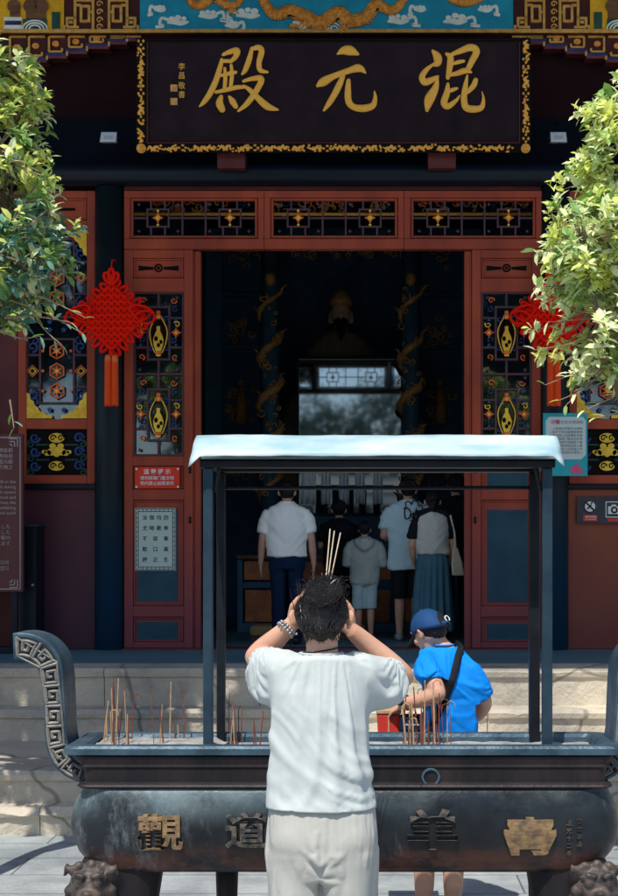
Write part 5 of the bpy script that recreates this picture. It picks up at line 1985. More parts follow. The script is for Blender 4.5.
relief('觀', 161, 831, 46, 36, M['worn_brass'], bold=0.02)
relief('道', 247, 829, 42, 36, M['dull_relief'], bold=0.02)
relief('宮', 338, 829, 44, 36, M['dull_relief'], bold=0.02)
relief('羊', 432, 828, 50, 40, M['dull_relief'], bold=0.03)
relief('青', 529, 835, 52, 38, M['worn_brass'], bold=0.035)
m = MB()
for i, ch in enumerate('道光十二年'):
    text_into(m, ch, X(568, BF), bz(822 + i * 7.6), belly_y(bz(822 + i * 7.6)) - 0.001, 0.022, 0.006)
for i, ch in enumerate('信士敬造'):
    text_into(m, ch, X(578, BF), bz(820 + i * 7.6), belly_y(bz(820 + i * 7.6)) - 0.001, 0.022, 0.006)
m.build('small_inscription', M['dull_relief'], belly)
# bosses and scars on the neck
m = MB()
c = Vector((X(431, BF), BC.y - 0.192, bz(778)))
m.tube([(c.x + math.cos(a * PI / 10) * 0.030, c.y, c.z + math.sin(a * PI / 10) * 0.030) for a in range(21)], 0.005, 6)
m.build('round_boss', M['bronze_edge'], neck)


# ---- handles with key fret
def handle(flip):
    s = -1 if flip else 1
    pts = [(13.0, 646.5), (26, 646.5), (38, 651), (47.5, 661), (51.5, 675), (53.5, 695), (54.5, 715), (55.5, 735), (59, 752), (66, 763), (78, 771), (92, 776)]
    wid = [13.5, 13.5, 13.2, 12.6, 11.8, 11, 10.8, 10.8, 11, 11, 10.5, 9]
    sp = smooth_path([(a, b, w) for (a, b), w in zip(pts, wid)], 6)
    d0 = 4.88
    th = 0.19

    def mx(x):
        return x if not flip else 2 * BC.x - x - 0.040
    cen = [Vector((mx(X(a, d0)), d0, Z(b, d0))) for a, b, w in sp]
    wds = [w * d0 / FOC for a, b, w in sp]
    nor = []
    for i in range(len(cen)):
        t = cen[min(i + 1, len(cen) - 1)] - cen[max(i - 1, 0)]
        nor.append(Vector((t.z, 0, -t.x)).normalized())
    m = MB()
    rings = []
    for p, n, w in zip(cen, nor, wds):
        rings.append([p + n * w, p - n * w, p - n * w + Vector((0, th, 0)), p + n * w + Vector((0, th, 0))])
    m.loft(rings)
    h = m.build('handle', M['bronze_edge'], BUR, bevel=0.006)
    # groove field, then fret ridges standing on it
    g = MB()
    ins = 0.70
    rr_ = []
    lo, hi = 2, len(cen) - 5
    for i in range(lo, hi + 1):
        p, n, w = cen[i], nor[i], wds[i]
        rr_.append([p + n * w * ins + Vector((0, -0.0025, 0)), p - n * w * ins + Vector((0, -0.0025, 0)), p - n * w * ins + Vector((0, 0.004, 0)), p + n * w * ins + Vector((0, 0.004, 0))])
    g.loft(rr_)
    gf = g.build('fret_field', M['fret_groove'], h)
    # arc-length frame
    acc = [0.0]
    for i in range(lo, hi):
        acc.append(acc[-1] + (cen[i + 1] - cen[i]).length)
    tot = acc[-1]

    def at(u, v):
        """u along (0..1), v across (-1..1)"""
        q = u * tot
        k = 0
        while k < len(acc) - 2 and acc[k + 1] < q:
            k += 1
        f = (q - acc[k]) / max(1e-9, acc[k + 1] - acc[k])
        i = lo + k
        p = cen[i].lerp(cen[i + 1], f)
        n = nor[i].lerp(nor[i + 1], f)
        w = wds[i] + (wds[i + 1] - wds[i]) * f
        return p + n * (w * ins * v) + Vector((0, -0.006, 0))
    f = MB()
    cells = 8

    def ridge(path, r=0.0062):
        q = []
        for (u0, v0), (u1, v1) in zip(path, path[1:]):
            for k in range(4):
                t = k / 4
                q.append(at(u0 + (u1 - u0) * t, v0 + (v1 - v0) * t))
        q.append(at(*path[-1]))
        f.tube(q, r, 4, flat=((0, 1, 0), 0.8))
    for c in range(cells):
        a, L_ = c / cells, 1 / cells
        k = 1 if c % 2 else -1
        spiral = [(0.06, -0.95), (0.06, 0.92), (0.90, 0.92), (0.90, -0.60), (0.34, -0.60), (0.34, 0.40), (0.62, 0.40), (0.62, -0.12)]
        ridge([(a + x * L_, y * (1 if c < 2 or True else k)) for x, y in spiral])
    ridge([(0.002, -0.98), (0.998, -0.98)], 0.004)
    ridge([(0.002, 0.99), (0.998, 0.99)], 0.004)
    f.build('key_fret', M['fret_face'], h)


handle(False)
handle(True)


# ---- lion-headed front feet and plain rear legs
def lion_leg(px, flip):
    d0 = 4.86
    cx = X(px, d0)
    s = -1 if flip else 1
    m = MB()
    m.tube([(cx + s * 0.10, d0 + 0.04, 0.655), (cx + s * 0.085, d0 + 0.03, 0.45), (cx + s * 0.03, d0 + 0.02, 0.22), (cx, d0, 0.10), (cx, d0 - 0.02, 0.0)], [0.12, 0.105, 0.075, 0.07, 0.085], 16)
    m.tube([(cx + s * 0.02, d0 + 0.02, 0.64), (cx - s * 0.01, d0 - 0.03, 0.57), (cx, d0 - 0.02, 0.46)], [0.09, 0.10, 0.07], 14)
    l = remesh(m, 0.012, 4).build('leg', M['bronze_dark'], BUR, smooth=True)
    h = MB()
    c = Vector((cx - s * 0.035, d0 - 0.08, 0.545))
    h.sphere(c, (0.085, 0.075, 0.08), 14, 10)
    h.sphere(c + Vector((0, -0.06, -0.025)), (0.050, 0.045, 0.036), 12, 8)
    h.sphere(c + Vector((0, -0.098, -0.005)), (0.022, 0.016, 0.014), 8, 6)
    for k in (-1, 1):
        h.sphere(c + Vector((k * 0.034, -0.062, 0.026)), 0.019, 8, 6)
        h.tube([c + Vector((k * 0.012, -0.072, 0.052)), c + Vector((k * 0.040, -0.066, 0.058)), c + Vector((k * 0.066, -0.045, 0.042))], [0.010, 0.014, 0.008], 7)
        h.tube([c + Vector((k * 0.062, -0.01, 0.05)), c + Vector((k * 0.09, -0.01, 0.075)), c + Vector((k * 0.098, -0.005, 0.04))], [0.016, 0.018, 0.008], 7)
        for q in range(3):
            h.sphere(c + Vector((k * (0.075 + 0.006 * q), -0.02 + 0.02 * q, -0.01 - 0.032 * q)), 0.024, 8, 6)
        h.tube([c + Vector((k * 0.03, -0.088, -0.045)), c + Vector((k * 0.034, -0.092, -0.07))], [0.007, 0.002], 5)
    for q in range(5):
        a = PI * q / 4
        h.sphere(c + Vector((math.cos(a) * 0.062, -0.01, 0.062 + math.sin(a) * 0.02)), 0.022, 8, 6)
    h.tube([c + Vector((-0.045, -0.075, -0.055)), c + Vector((0, -0.088, -0.066)), c + Vector((0.045, -0.075, -0.055))], 0.012, 7)
    remesh(h, 0.007, 2).build('lion_head', M['lion_stone'], l, smooth=True)
    p = MB()
    for q in (-1, 0, 1):
        p.sphere((cx + q * 0.05, d0 - 0.09, 0.035), (0.032, 0.055, 0.04), 8, 6)
    p.build('paw', M['bronze_dark'], l, smooth=True)


lion_leg(106, False)
lion_leg(583, True)
for a, b in ((216, 238), (530, 548)):
    d0 = 5.06
    m = MB()
    m.lathe([(0.05, 0.0), (0.05, 0.05), (0.038, 0.12), (0.040, 0.4), (0.048, 0.66)], (X((a + b) / 2, d0), d0, 0), 14)
    m.build('leg', M['bronze_dark'], BUR, smooth=True)

# ================================================================== INCENSE STUBS IN THE ASH
rnd = random.Random(44)
ZA = bz(753)


def stick(px, top, lab, grp, mtl, lean=None, r=0.0024, curl=False):
    y = BC.y + rnd.uniform(-0.11, 0.11)
    x = X(px, y)
    h = Z(top, y) - ZA
    lx = rnd.uniform(-0.12, 0.12) if lean is None else lean
    ly = rnd.uniform(-0.1, 0.1)
    base = Vector((x - lx * h, y, ZA - 0.03))
    pts = [base, base + Vector((lx * h * 0.5, ly * h * 0.5, 0.03 + h * 0.5)), base + Vector((lx * h, ly * h, 0.03 + h))]
    if curl:
        e = pts[-1]
        q = rnd.choice((-1, 1))
        pts += [e + Vector((q * 0.012, 0, 0.012)), e + Vector((q * 0.026, 0, 0.006)), e + Vector((q * 0.030, 0, -0.012))]
    m = MB()
    m.tube(pts, [r] * (len(pts) - 1) + [r * 0.8], 5)
    o = m.build('incense_stick', mtl)
    tag(o, lab, 'incense stick', grp)


for lo, hi, n, t0, t1, lab, grp, cr in (
        (103, 137, 17, 676, 728, 'thin burnt incense stub in the thick clump at the left end of the burner', 'incense stubs clumped at the left end', 0.1),
        (148, 186, 7, 678, 730, 'lone thin incense stub in the ash between the left clump and the front left post', 'incense stubs left of the left post', 0.1),
        (228, 268, 9, 690, 734, 'thin incense stub in the ash between the left post and the woman in white', 'incense stubs beside the woman in white', 0.0),
        (400, 424, 12, 684, 728, 'curled incense stub in front of the black shoulder bag', 'incense stubs before the shoulder bag', 0.4),
        (424, 450, 14, 676, 732, 'incense stub in front of the bright blue shirt', 'incense stubs before the blue shirt', 0.45),
        (282, 372, 6, 715, 738, 'short incense stub in the ash behind the woman in white', 'incense stubs behind the woman in white', 0.0)):
    for i in range(n):
        stick(rnd.uniform(lo, hi), rnd.uniform(t0, t1), lab, grp, rnd.choice((M['stick'], M['stick'], M['stick_tan'])), r=rnd.choice((0.0018, 0.0024, 0.003)), curl=rnd.random() < cr)

# red offering tub with a pale rim on a low wooden stand behind the burner
dd = 6.25
tb = empty('offering_tub', P(388, 738, dd), 'red plastic tub with a pale wooden lid beside the person in blue', 'tub')
m = MB()
c = P(388.5, 740, dd)
w = 12 * dd / FOC
m.loft([[(c.x + sx * w * k, c.y + sy * w * k, c.z + z) for sx, sy in ((-1, -1), (1, -1), (1, 1), (-1, 1))] for z, k in ((0, 0.86), (0.13, 0.98))])
m.build('tub_body', M['red_box'], tb, bevel=0.008)
m = MB()
m.box(c.x - w * 1.05, c.x + w * 1.05, c.y - w * 1.05, c.y + w * 1.05, c.z + 0.131, c.z + 0.152)
m.build('lid', M['stick_tan'], tb, bevel=0.005)
m = MB()
m.box(c.x - 0.004, c.x + 0.004, c.y - w * 1.0, c.y - w * 0.9, c.z + 0.02, c.z + 0.125)
m.build('label_strip', M['stick_tan'], tb)
zt = c.z - 0.002
ts = empty('wooden_stand', (c.x, dd, 0), 'plain wooden stand carrying the red tub behind the burner', 'stand')
m = MB()
m.box(c.x - 0.14, c.x + 0.12, dd - 0.15, dd + 0.15, zt - 0.03, zt)
m.build('stand_top', M['wood'], ts, bevel=0.004)
m = MB()
m.box(c.x - 0.11, c.x - 0.05, dd - 0.03, dd + 0.03, 0.05, zt - 0.031)
m.build('leg', M['wood'], ts)
m = MB()
m.box(c.x - 0.18, c.x + 0.02, dd - 0.10, dd + 0.10, 0.003, 0.049)
m.build('foot', M['wood'], ts, bevel=0.004)
# ================================================================== PEOPLE
def hand(mb, wrist, fwd, palm, side, k=1.0, curl=0.5, spread=0.12):
    """five-fingered hand; fwd wrist->knuckles, palm = direction the palm faces, side = towards the thumb"""
    wrist = Vector(wrist)
    fwd = Vector(fwd).normalized()
    side = Vector(side)
    side = (side - fwd * side.dot(fwd)).normalized()
    palm = Vector(palm)
    palm = (palm - fwd * palm.dot(fwd) - side * palm.dot(side)).normalized()
    L = 0.088 * k

    def ring(c, a, b):
        return [c + side * (math.cos(2 * PI * j / 12) * a) + palm * (math.sin(2 * PI * j / 12) * b) for j in range(12)]
    mb.loft([ring(wrist - fwd * 0.015 * k, 0.026 * k, 0.020 * k), ring(wrist + fwd * 0.012 * k, 0.030 * k, 0.019 * k), ring(wrist + fwd * L * 0.55, 0.038 * k, 0.016 * k), ring(wrist + fwd * L, 0.037 * k, 0.012 * k), ring(wrist + fwd * (L + 0.006 * k), 0.030 * k, 0.007 * k)])
    for o, ln, r, sp in ((0.029, 0.068, 0.0086, 1.0), (0.0098, 0.076, 0.0090, 0.3), (-0.0098, 0.071, 0.0086, -0.4), (-0.028, 0.056, 0.0076, -1.2)):
        p = wrist + fwd * (L - 0.012 * k) + side * (o * k)
        d = (fwd + side * spread * sp).normalized()
        pts = [p]
        ang = 0.0
        for seg, c in zip((0.46, 0.30, 0.24), (0.45, 1.0, 0.75)):
            ang += curl * c
            dd = d * math.cos(ang) + palm * math.sin(ang)
            pts.append(pts[-1] + dd * ((ln + 0.012) * k * seg))
        mb.tube(pts, [r * k * 1.05, r * k, r * k * 0.92, r * k * 0.72], 8)
        mb.sphere(pts[-1], r * k * 0.74, 8, 6)
    t0 = wrist + fwd * 0.022 * k + side * 0.024 * k
    t1 = t0 + (fwd * 0.55 + side * 0.75 + palm * 0.25).normalized() * 0.040 * k
    t2 = t1 + (fwd * 0.85 + side * 0.35 + palm * 0.30).normalized() * 0.030 * k
    t3 = t2 + (fwd * 0.95 + side * 0.05 + palm * 0.30).normalized() * 0.024 * k
    mb.tube([t0, t1, t2, t3], [0.014 * k, 0.0115 * k, 0.010 * k, 0.0075 * k], 8)
    mb.sphere(t3, 0.0076 * k, 8, 6)


def head(mb, c, fwd, up, k=1.0):
    """skull, jaw, brow, nose, lips, ears; c is the skull centre"""
    c = Vector(c)
    fwd = Vector(fwd).normalized()
    up = Vector(up)
    up = (up - fwd * up.dot(fwd)).normalized()
    rt = fwd.cross(up)
    rot = Matrix((rt, fwd, up)).transposed()

    def at(x, y, z):
        return c + (rt * x + fwd * y + up * z) * k
    mb.sphere(c, (0.076 * k, 0.096 * k, 0.100 * k), 20, 14, rot=rot)
    mb.sphere(at(0, 0.030, -0.060), (0.058 * k, 0.062 * k, 0.062 * k), 14, 10, rot=rot)
    mb.sphere(at(0, 0.062, -0.100), (0.026 * k, 0.024 * k, 0.020 * k), 10, 8, rot=rot)
    mb.tube([at(0, 0.090, 0.005), at(0, 0.108, -0.030), at(0, 0.112, -0.042)], [0.008 * k, 0.012 * k, 0.014 * k], 8)
    mb.tube([at(-0.05, 0.072, 0.020), at(0, 0.094, 0.022), at(0.05, 0.072, 0.020)], [0.010 * k] * 3, 8)
    mb.tube([at(-0.022, 0.080, -0.072), at(0, 0.092, -0.072), at(0.022, 0.080, -0.072)], [0.006 * k, 0.010 * k, 0.006 * k], 8)
    for s in (-1, 1):
        mb.sphere(at(s * 0.048, 0.058, -0.035), (0.024 * k, 0.024 * k, 0.024 * k), 8, 6)
        # ear: rim, lobe, bowl
        e = at(s * 0.077, -0.004, -0.030)
        mb.tube([e + (rt * s * 0.004 + up * -0.026 + fwd * 0.008) * k, e + (rt * s * 0.014 + up * -0.012 - fwd * 0.012) * k, e + (rt * s * 0.019 + up * 0.012 - fwd * 0.018) * k, e + (rt * s * 0.014 + up * 0.028 - fwd * 0.006) * k, e + (rt * s * 0.004 + up * 0.024 + fwd * 0.010) * k], [0.0075 * k, 0.0065 * k, 0.0065 * k, 0.0065 * k, 0.006 * k], 7)
        mb.sphere(e + rt * (s * 0.006 * k), (0.009 * k, 0.016 * k, 0.024 * k), 8, 6, rot=rot)
    return at


def sec_loft(mb, secs, n=36, p=2.3):
    """torso-like loft: secs = (centre, half width, half depth); superellipse sections across x/y"""
    rings = []
    for c, a, b in secs:
        ring = []
        for j in range(n):
            t = 2 * PI * j / n
            cs, sn = math.cos(t), math.sin(t)
            ring.append(Vector(c) + Vector((a * math.copysign(abs(cs) ** (2 / p), cs), b * math.copysign(abs(sn) ** (2 / p), sn), 0)))
        rings.append(ring)
    mb.loft(rings)


def drape(shell, solids, pin, cut, frames=26, expand=-0.06, voxel=0.011, stiff=0.6, gravity=1.0, thick=0.003, mass=0.18):
    """let a garment shell hang on the body: open it where cut(p) says, hold it where pin(p) > 0, give it slack, run a few frames of cloth"""
    keep = [i for i, p in enumerate(shell.v) if not cut(p)]
    ren = {a: b for b, a in enumerate(keep)}
    m = MB()
    m.v = [shell.v[i] for i in keep]
    m.f = [tuple(ren[i] for i in f) for f in shell.f if all(i in ren for i in f)]
    # keep the largest connected sheet only
    par = list(range(len(m.v)))

    def find(i):
        while par[i] != i:
            par[i] = par[par[i]]
            i = par[i]
        return i
    for f in m.f:
        for i in f[1:]:
            par[find(i)] = find(f[0])
    cnt = {}
    for f in m.f:
        r_ = find(f[0])
        cnt[r_] = cnt.get(r_, 0) + 1
    big = max(cnt, key=cnt.get)
    m.f = [f for f in m.f if find(f[0]) == big]
    used = sorted({i for f in m.f for i in f})
    ren = {a: b for b, a in enumerate(used)}
    m.v = [m.v[i] for i in used]
    m.f = [tuple(ren[i] for i in f) for f in m.f]
    m.m = [0] * len(m.f)
    o = m.build('garment_source', [], None)
    vg = o.vertex_groups.new(name='pin')
    for i, p in enumerate(m.v):
        w = pin(p)
        if w > 0:
            vg.add([i], w, 'REPLACE')
    cols = []
    for k in solids:
        c = k.build('body_source', [], None)
        cm = c.modifiers.new('col', 'COLLISION')
        c.collision.thickness_outer = 0.004
        c.collision.cloth_friction = 12
        cols.append(c)
    cl = o.modifiers.new('cloth', 'CLOTH')
    st = cl.settings
    st.quality = 6
    st.mass = mass
    st.tension_stiffness = 12
    st.compression_stiffness = 8
    st.shear_stiffness = 4
    st.bending_stiffness = stiff
    st.air_damping = 2.0
    st.shrink_min = expand
    st.shrink_max = expand
    st.vertex_group_mass = 'pin'
    st.effector_weights.gravity = gravity
    cs = cl.collision_settings
    cs.use_collision = True
    cs.distance_min = 0.004
    cs.collision_quality = 3
    cs.use_self_collision = False
    cl.point_cache.frame_start = 1
    cl.point_cache.frame_end = frames
    for f in range(1, frames + 1):
        SC.frame_set(f)
    dg = bpy.context.evaluated_depsgraph_get()
    e = o.evaluated_get(dg)
    me = e.to_mesh()
    out = MB()
    out.v = [v.co.copy() for v in me.vertices]
    out.f = [tuple(p.vertices) for p in me.polygons]
    out.m = [0] * len(out.f)
    e.to_mesh_clear()
    for q in cols + [o]:
        d_ = q.data
        bpy.data.objects.remove(q)
        bpy.data.meshes.remove(d_)
    SC.frame_set(1)
    return out


def cloth_finish(o, thick=0.003, level=1):
    if level:
        s_ = o.modifiers.new('soft', 'SUBSURF')
        s_.levels = level
        s_.render_levels = level
    t_ = o.modifiers.new('thick', 'SOLIDIFY')
    t_.thickness = thick
    t_.offset = 1
    return o


# ------------------------------------------------------------------ the woman in white
D0 = 4.0
PX0 = D0 / FOC


def W(px, py, dy=0.0):
    """point dy metres beyond the woman's plane that stands over photo position (px, py) of that plane"""
    p = P(px, py, D0)
    return Vector((p.x, p.y + dy, p.z))


def woman():
    b = MB()
    hc = W(321.5, 611, 0.02)
    head(b, hc, (0, 0.96, -0.20), (0, 0.2, 1), 1.0)
    b.tube([W(322, 668, -0.01), W(322, 650, 0.0), W(321.5, 625, 0.01)], [0.062, 0.049, 0.050], 16)
    # arms, raised, hands together before the forehead
    wl, wr = W(287, 628, 0.15), W(351, 633, 0.15)
    b.tube([Vector(p) for p in smooth_path([W(288, 672, 0.0), W(266, 668, 0.11), W(250, 662, 0.21)], 4)], [0.050, 0.050, 0.049, 0.048, 0.046, 0.044, 0.042, 0.040, 0.038], 14)
    b.tube([Vector(p) for p in smooth_path([W(250, 662, 0.21), W(268, 646, 0.19), wl], 4)], [0.037, 0.039, 0.040, 0.039, 0.037, 0.034, 0.031, 0.028, 0.026], 14)
    b.sphere(W(250, 662, 0.21), 0.037, 12, 8)
    b.tube([Vector(p) for p in smooth_path([W(358, 672, 0.0), W(384, 678, 0.10), W(404, 682, 0.20)], 4)], [0.050, 0.050, 0.049, 0.048, 0.046, 0.044, 0.042, 0.040, 0.038], 14)
    b.tube([Vector(p) for p in smooth_path([W(404, 682, 0.20), W(380, 660, 0.19), wr], 4)], [0.038, 0.040, 0.041, 0.040, 0.038, 0.035, 0.032, 0.029, 0.026], 14)
    b.sphere(W(404, 682, 0.20), 0.038, 12, 8)
    tl = W(317, 600, 0.20)
    tr = W(324, 600, 0.20)
    hand(b, wl, W(304, 612, 0.17) - wl, (1, 0.1, -0.3), (-0.3, -0.4, 0.8), 0.95, 0.5)
    hand(b, wr, W(337, 614, 0.17) - wr, (-1, 0.1, -0.3), (0.3, -0.4, 0.8), 0.95, 0.5)
    # trunk and legs under the clothes
    sec_loft(b, [(W(321, 662, 0.0), 0.13, 0.06), (W(321, 700, 0.0), 0.14, 0.09), (W(321, 760, 0.0), 0.12, 0.085), (W(321, 820, 0.0), 0.15, 0.10), (W(321, 850, 0.0), 0.14, 0.09)], 24, 2.0)
    for s in (-1, 1):
        hx = 321 + s * 26
        b.tube([W(hx, 840, 0), W(hx, 960, 0.0), W(hx, 1095, 0.0)], [0.075, 0.05, 0.036], 12)
        b.tube([W(hx, 1095, 0.0), W(hx, 1112, 0.02), W(hx + s * 3, 1118, 0.15)], [0.036, 0.038, 0.025], 10)
    body = remesh(b, 0.0052, 3)
    root = body.build('person', M['skin'], smooth=True)
    tag(root, 'woman in white blouse with dark hair bun, both hands raised, standing before the burner', 'person')
    # trousers ------------------------------------------------------------
    t_seat = MB()
    sec_loft(t_seat, [(W(321, 797, 0.0), 0.150, 0.112), (W(322, 815, -0.004), 0.166, 0.124), (W(323, 835, -0.01), 0.170, 0.128), (W(323, 855, -0.006), 0.168, 0.118), (W(323, 868, 0), 0.150, 0.09)], 40, 2.4)
    for s in (-1, 1):
        hx = 323 + s * 26.5
        t_seat.sphere(W(323 + s * 22, 834, -0.040), (0.100, 0.088, 0.110), 16, 12)
        t_seat.tube([W(hx, 838, -0.005), W(hx, 870, -0.004), W(hx - s * 0.5, 905, 0.0), W(hx - s * 1, 960, 0.0), W(hx - s * 1, 1030, 0.0), W(hx, 1092, 0.005)], [0.088, 0.0905, 0.0905, 0.088, 0.085, 0.084], 24)
    # blouse ------------------------------------------------------------
    t = MB()
    sec_loft(t, [(W(321.5, 652.5, 0.0), 0.056, 0.058), (W(321.5, 655, 0.0), 0.078, 0.062), (W(321, 658.5, 0.0), 0.115, 0.078), (W(321, 665, 0.0), 0.142, 0.096), (W(321, 682, -0.004), 0.147, 0.110), (W(321.5, 705, -0.004), 0.147, 0.114), (W(321.5, 735, -0.002), 0.155, 0.118), (W(321, 765, 0.0), 0.165, 0.124), (W(320.5, 790, 0.0), 0.174, 0.130), (W(320.5, 803, 0.0), 0.177, 0.134), (W(320.5, 809, 0.0), 0.177, 0.134)], 48, 2.35)
    t.tube([Vector(p) for p in smooth_path([W(292, 672, 0.0), W(274, 677, 0.04), W(262, 679, 0.09), W(252, 674, 0.155)], 3)], [0.070, 0.073, 0.074, 0.075, 0.075, 0.075, 0.074, 0.072, 0.070, 0.067], 20)
    t.tube([Vector(p) for p in smooth_path([W(351, 672, 0.0), W(370, 678, 0.04), W(386, 681, 0.09), W(399, 684, 0.15)], 3)], [0.070, 0.073, 0.074, 0.075, 0.075, 0.075, 0.074, 0.072, 0.070, 0.067], 20)
    sh = remesh(t, 0.0095, 6)
    cx = W(321, 0).x
    z_neck, z_hem = W(0, 653.9).z, W(0, 793.5).z
    elb = (W(250, 668, 0.165), W(401, 682, 0.16))
    shl = (W(283, 674, 0), W(360, 674, 0))
    ax_ = [(e - s_).normalized() for e, s_ in zip(elb, shl)]
    ends = (W(252, 674, 0.155), W(399, 684, 0.15))

    def cut(p):
        if p.z < z_hem or (p.z > z_neck and abs(p.x - cx) < 0.075):
            return True
        for e, a in zip(ends, ax_):
            if (p - e).dot(a) > 0.018 and (p - e).length < 0.14:
                return True
        return False

    def pin(p):
        if p.z > W(0, 658).z and abs(p.x - cx) < 0.10:
            return 1.0
        return 0.0
    coarse = remesh(b, 0.013, 3)
    seat = remesh(t_seat, 0.013, 3)
    hung = drape(sh, [coarse, seat], pin, cut, frames=30, expand=-0.065)

    def creases(p, n):
        u, z = p.x - cx, p.z
        if abs(u) > 0.20:
            return 0.0
        low = max(0.0, min(1.0, (W(0, 700).z - z) / 0.10)) * (1.0 if p.y < D0 else 0.4)
        wv = noise.noise((u * 3.2 + 4.0, z * 4.5, 1.0))
        q = z * 19 + 0.9 * math.sin(u * 9 + 1.0) + 1.9 * wv + u * 3.0
        a = ridged((u * 1.2 + 3.0, q * 0.66, 3.0))
        gate = max(0.0, min(1.0, 0.45 + 1.8 * noise.noise((u * 5.0, z * 5.5, 9.0))))
        f = low * gate * 0.0170 * (max(0, a - 0.74) / 0.26) ** 2
        b2 = ridged((u * 1.8 - 7.0, q * 1.2 + u * 6, 11.0))
        gate2 = max(0.0, 0.25 + 1.6 * noise.noise((u * 6.0 + 9, z * 7.0, 2.0)))
        return f - low * gate2 * 0.0100 * (max(0, b2 - 0.80) / 0.20) ** 1.6
    displace(hung, creases)
    bl = cloth_finish(hung.build('blouse', M['blouse'], root, smooth=True))
    # neckline trim, hem stitching and hanger loop
    c = MB()
    ring = []
    for j in range(37):
        a = 2 * PI * j / 36
        q = W(321.5, 654.0, 0.0)
        ring.append((q.x + 0.0660 * math.cos(a), q.y + 0.0600 * math.sin(a), q.z + 0.002))
    c.tube(ring, 0.0045, 6)
    c.build('neck_binding', M['blouse'], bl, smooth=True)
    # necklace cord
    c = MB()
    ring = []
    for j in range(37):
        a = 2 * PI * j / 36
        q = W(322, 648.5, 0.0)
        ring.append((q.x + 0.0525 * math.cos(a), q.y + 0.054 * math.sin(a), q.z + 0.008 * math.cos(a) - 0.004))
    c.tube(ring, 0.0022, 6)
    c.build('necklace', M['black_cloth'], root)
    legs = MB()
    sec_loft(legs, [(W(322, 797, 0.0), 0.140, 0.100), (W(322, 820, -0.004), 0.152, 0.112), (W(323, 845, -0.01), 0.156, 0.112), (W(323, 862, -0.004), 0.148, 0.095)], 30, 2.3)
    for s in (-1, 1):
        legs.sphere(W(323 + s * 23, 836, -0.045), (0.082, 0.080, 0.088), 16, 12)
        hx = 323 + s * 26.5
        legs.tube([W(hx, 845, 0), W(hx, 905, 0.0), W(hx, 1000, 0.0), W(hx, 1095, 0)], [0.080, 0.068, 0.050, 0.040], 14)
    tm = remesh(t_seat, 0.0085, 5)
    C = W(322.5, 860, -0.10)
    def tf(p, n):
        u, z = p.x - C.x, p.z - C.z
        r = math.hypot(u, z)
        back = 1.0 if p.y < D0 else 0.25
        f = 0.0
        sd = 1 if u > 0 else -1
        au = abs(u)
        # creases fanning up and out from the crotch point
        for slope, off, ln, am, wd in ((0.30, 0.012, 0.10, -0.0120, 0.010), (0.80, 0.004, 0.080, -0.0100, 0.009), (-0.16, 0.014, 0.085, 0.0080, 0.012), (0.55, 0.026, 0.12, 0.0085, 0.013)):
            line = z - slope * au - off + 0.012 * noise.noise((u * 9, z * 9, slope * 7 + sd))
            f += back * am * math.exp(-au / ln) * math.exp(-(line / wd) ** 2) * (1 if sd > 0 or slope > 0.2 else 0.6)
        # legs: slack drapes slanting from the seat
        if z < 0.05:
            q = ridged((au * 5.0 + sd * 3, z * 5.0 + au * 9.0 * sd, 4.0))
            f += back * 0.0100 * (max(0, q - 0.66) / 0.34)
        f += 0.005 * noise.noise((u * 6 + 2, z * 4, p.y * 5)) + 0.0015 * noise.noise((u * 22, z * 16, p.y * 18))
        # side pull near the hip pockets
        line = z - 0.10 + 0.8 * (au - 0.13)
        f -= back * 0.004 * math.exp(-((au - 0.13) / 0.03) ** 2) * math.exp(-(line / 0.02) ** 2)
        # centre seam below the waist and the gap between the legs
        if p.y < D0 + 0.02:
            if z > 0:
                f -= 0.0025 * math.exp(-(u / 0.006) ** 2)
            else:
                f -= 0.016 * math.exp(-(u / 0.006) ** 2) * min(1, -z / 0.02)
        return f
    displace(tm, tf)
    z_waist, z_cuff = W(0, 800).z, W(0, 1088).z
    tm = drape(tm, [remesh(legs, 0.014, 3)], lambda p: 1.0 if p.z > W(0, 808).z else 0.0, lambda p: p.z > z_waist or p.z < z_cuff, frames=11, expand=-0.03, gravity=0.5, stiff=1.5)
    cloth_finish(tm.build('trousers', M['trousers_pale'], root, smooth=True))
    for s in (-1, 1):
        hx = 323 + s * 27
        f = MB()
        f.tube([W(hx, 1117, -0.05), W(hx, 1112, 0.02), W(hx + s * 3, 1119, 0.13), W(hx + s * 4, 1122, 0.18)], [0.036, 0.045, 0.042, 0.028], 12)
        f.build('shoe', M['shoe'], root, smooth=True)
    # hair ------------------------------------------------------------
    up = Vector((0, 0.2, 1)).normalized()
    hc2 = hc + Vector((0, -0.018, -0.006))
    RX, RY, RZ = 0.0825, 0.094, 0.074
    h = MB()
    h.sphere(hc2, (RX, RY, RZ), 32, 22)
    h.tube([hc2 + Vector((0, -0.040, -0.02)), hc2 + Vector((0.0, -0.046, -0.062)), hc2 + Vector((0.0, -0.034, -0.078))], [0.056, 0.042, 0.018], 16)
    for s in (-1, 1):
        h.tube([hc2 + Vector((s * 0.040, -0.030, -0.03)), hc2 + Vector((s * 0.036, -0.026, -0.058)), hc2 + Vector((s * 0.032, -0.020, -0.070))], [0.036, 0.022, 0.010], 12)
    bun = W(325.5, 590.0, -0.070)
    h.sphere(bun, (0.047, 0.050, 0.036), 18, 12)
    h.sphere(bun + Vector((-0.042, 0.03, -0.014)), (0.026, 0.026, 0.022), 12, 8)
    hm = remesh(h, 0.006, 8)
    hair = hm.build('hair', M['hair'], root, smooth=True)
    s_ = MB()
    rnd = random.Random(8)

    def out(q, k=1.012):
        dq = q - hc2
        L_ = math.sqrt((dq.x / RX) ** 2 + (dq.y / RY) ** 2 + (dq.z / RZ) ** 2)
        if dq.z > -0.045 and 1e-6 < L_ < k:
            return hc2 + dq * (k / L_)
        return q
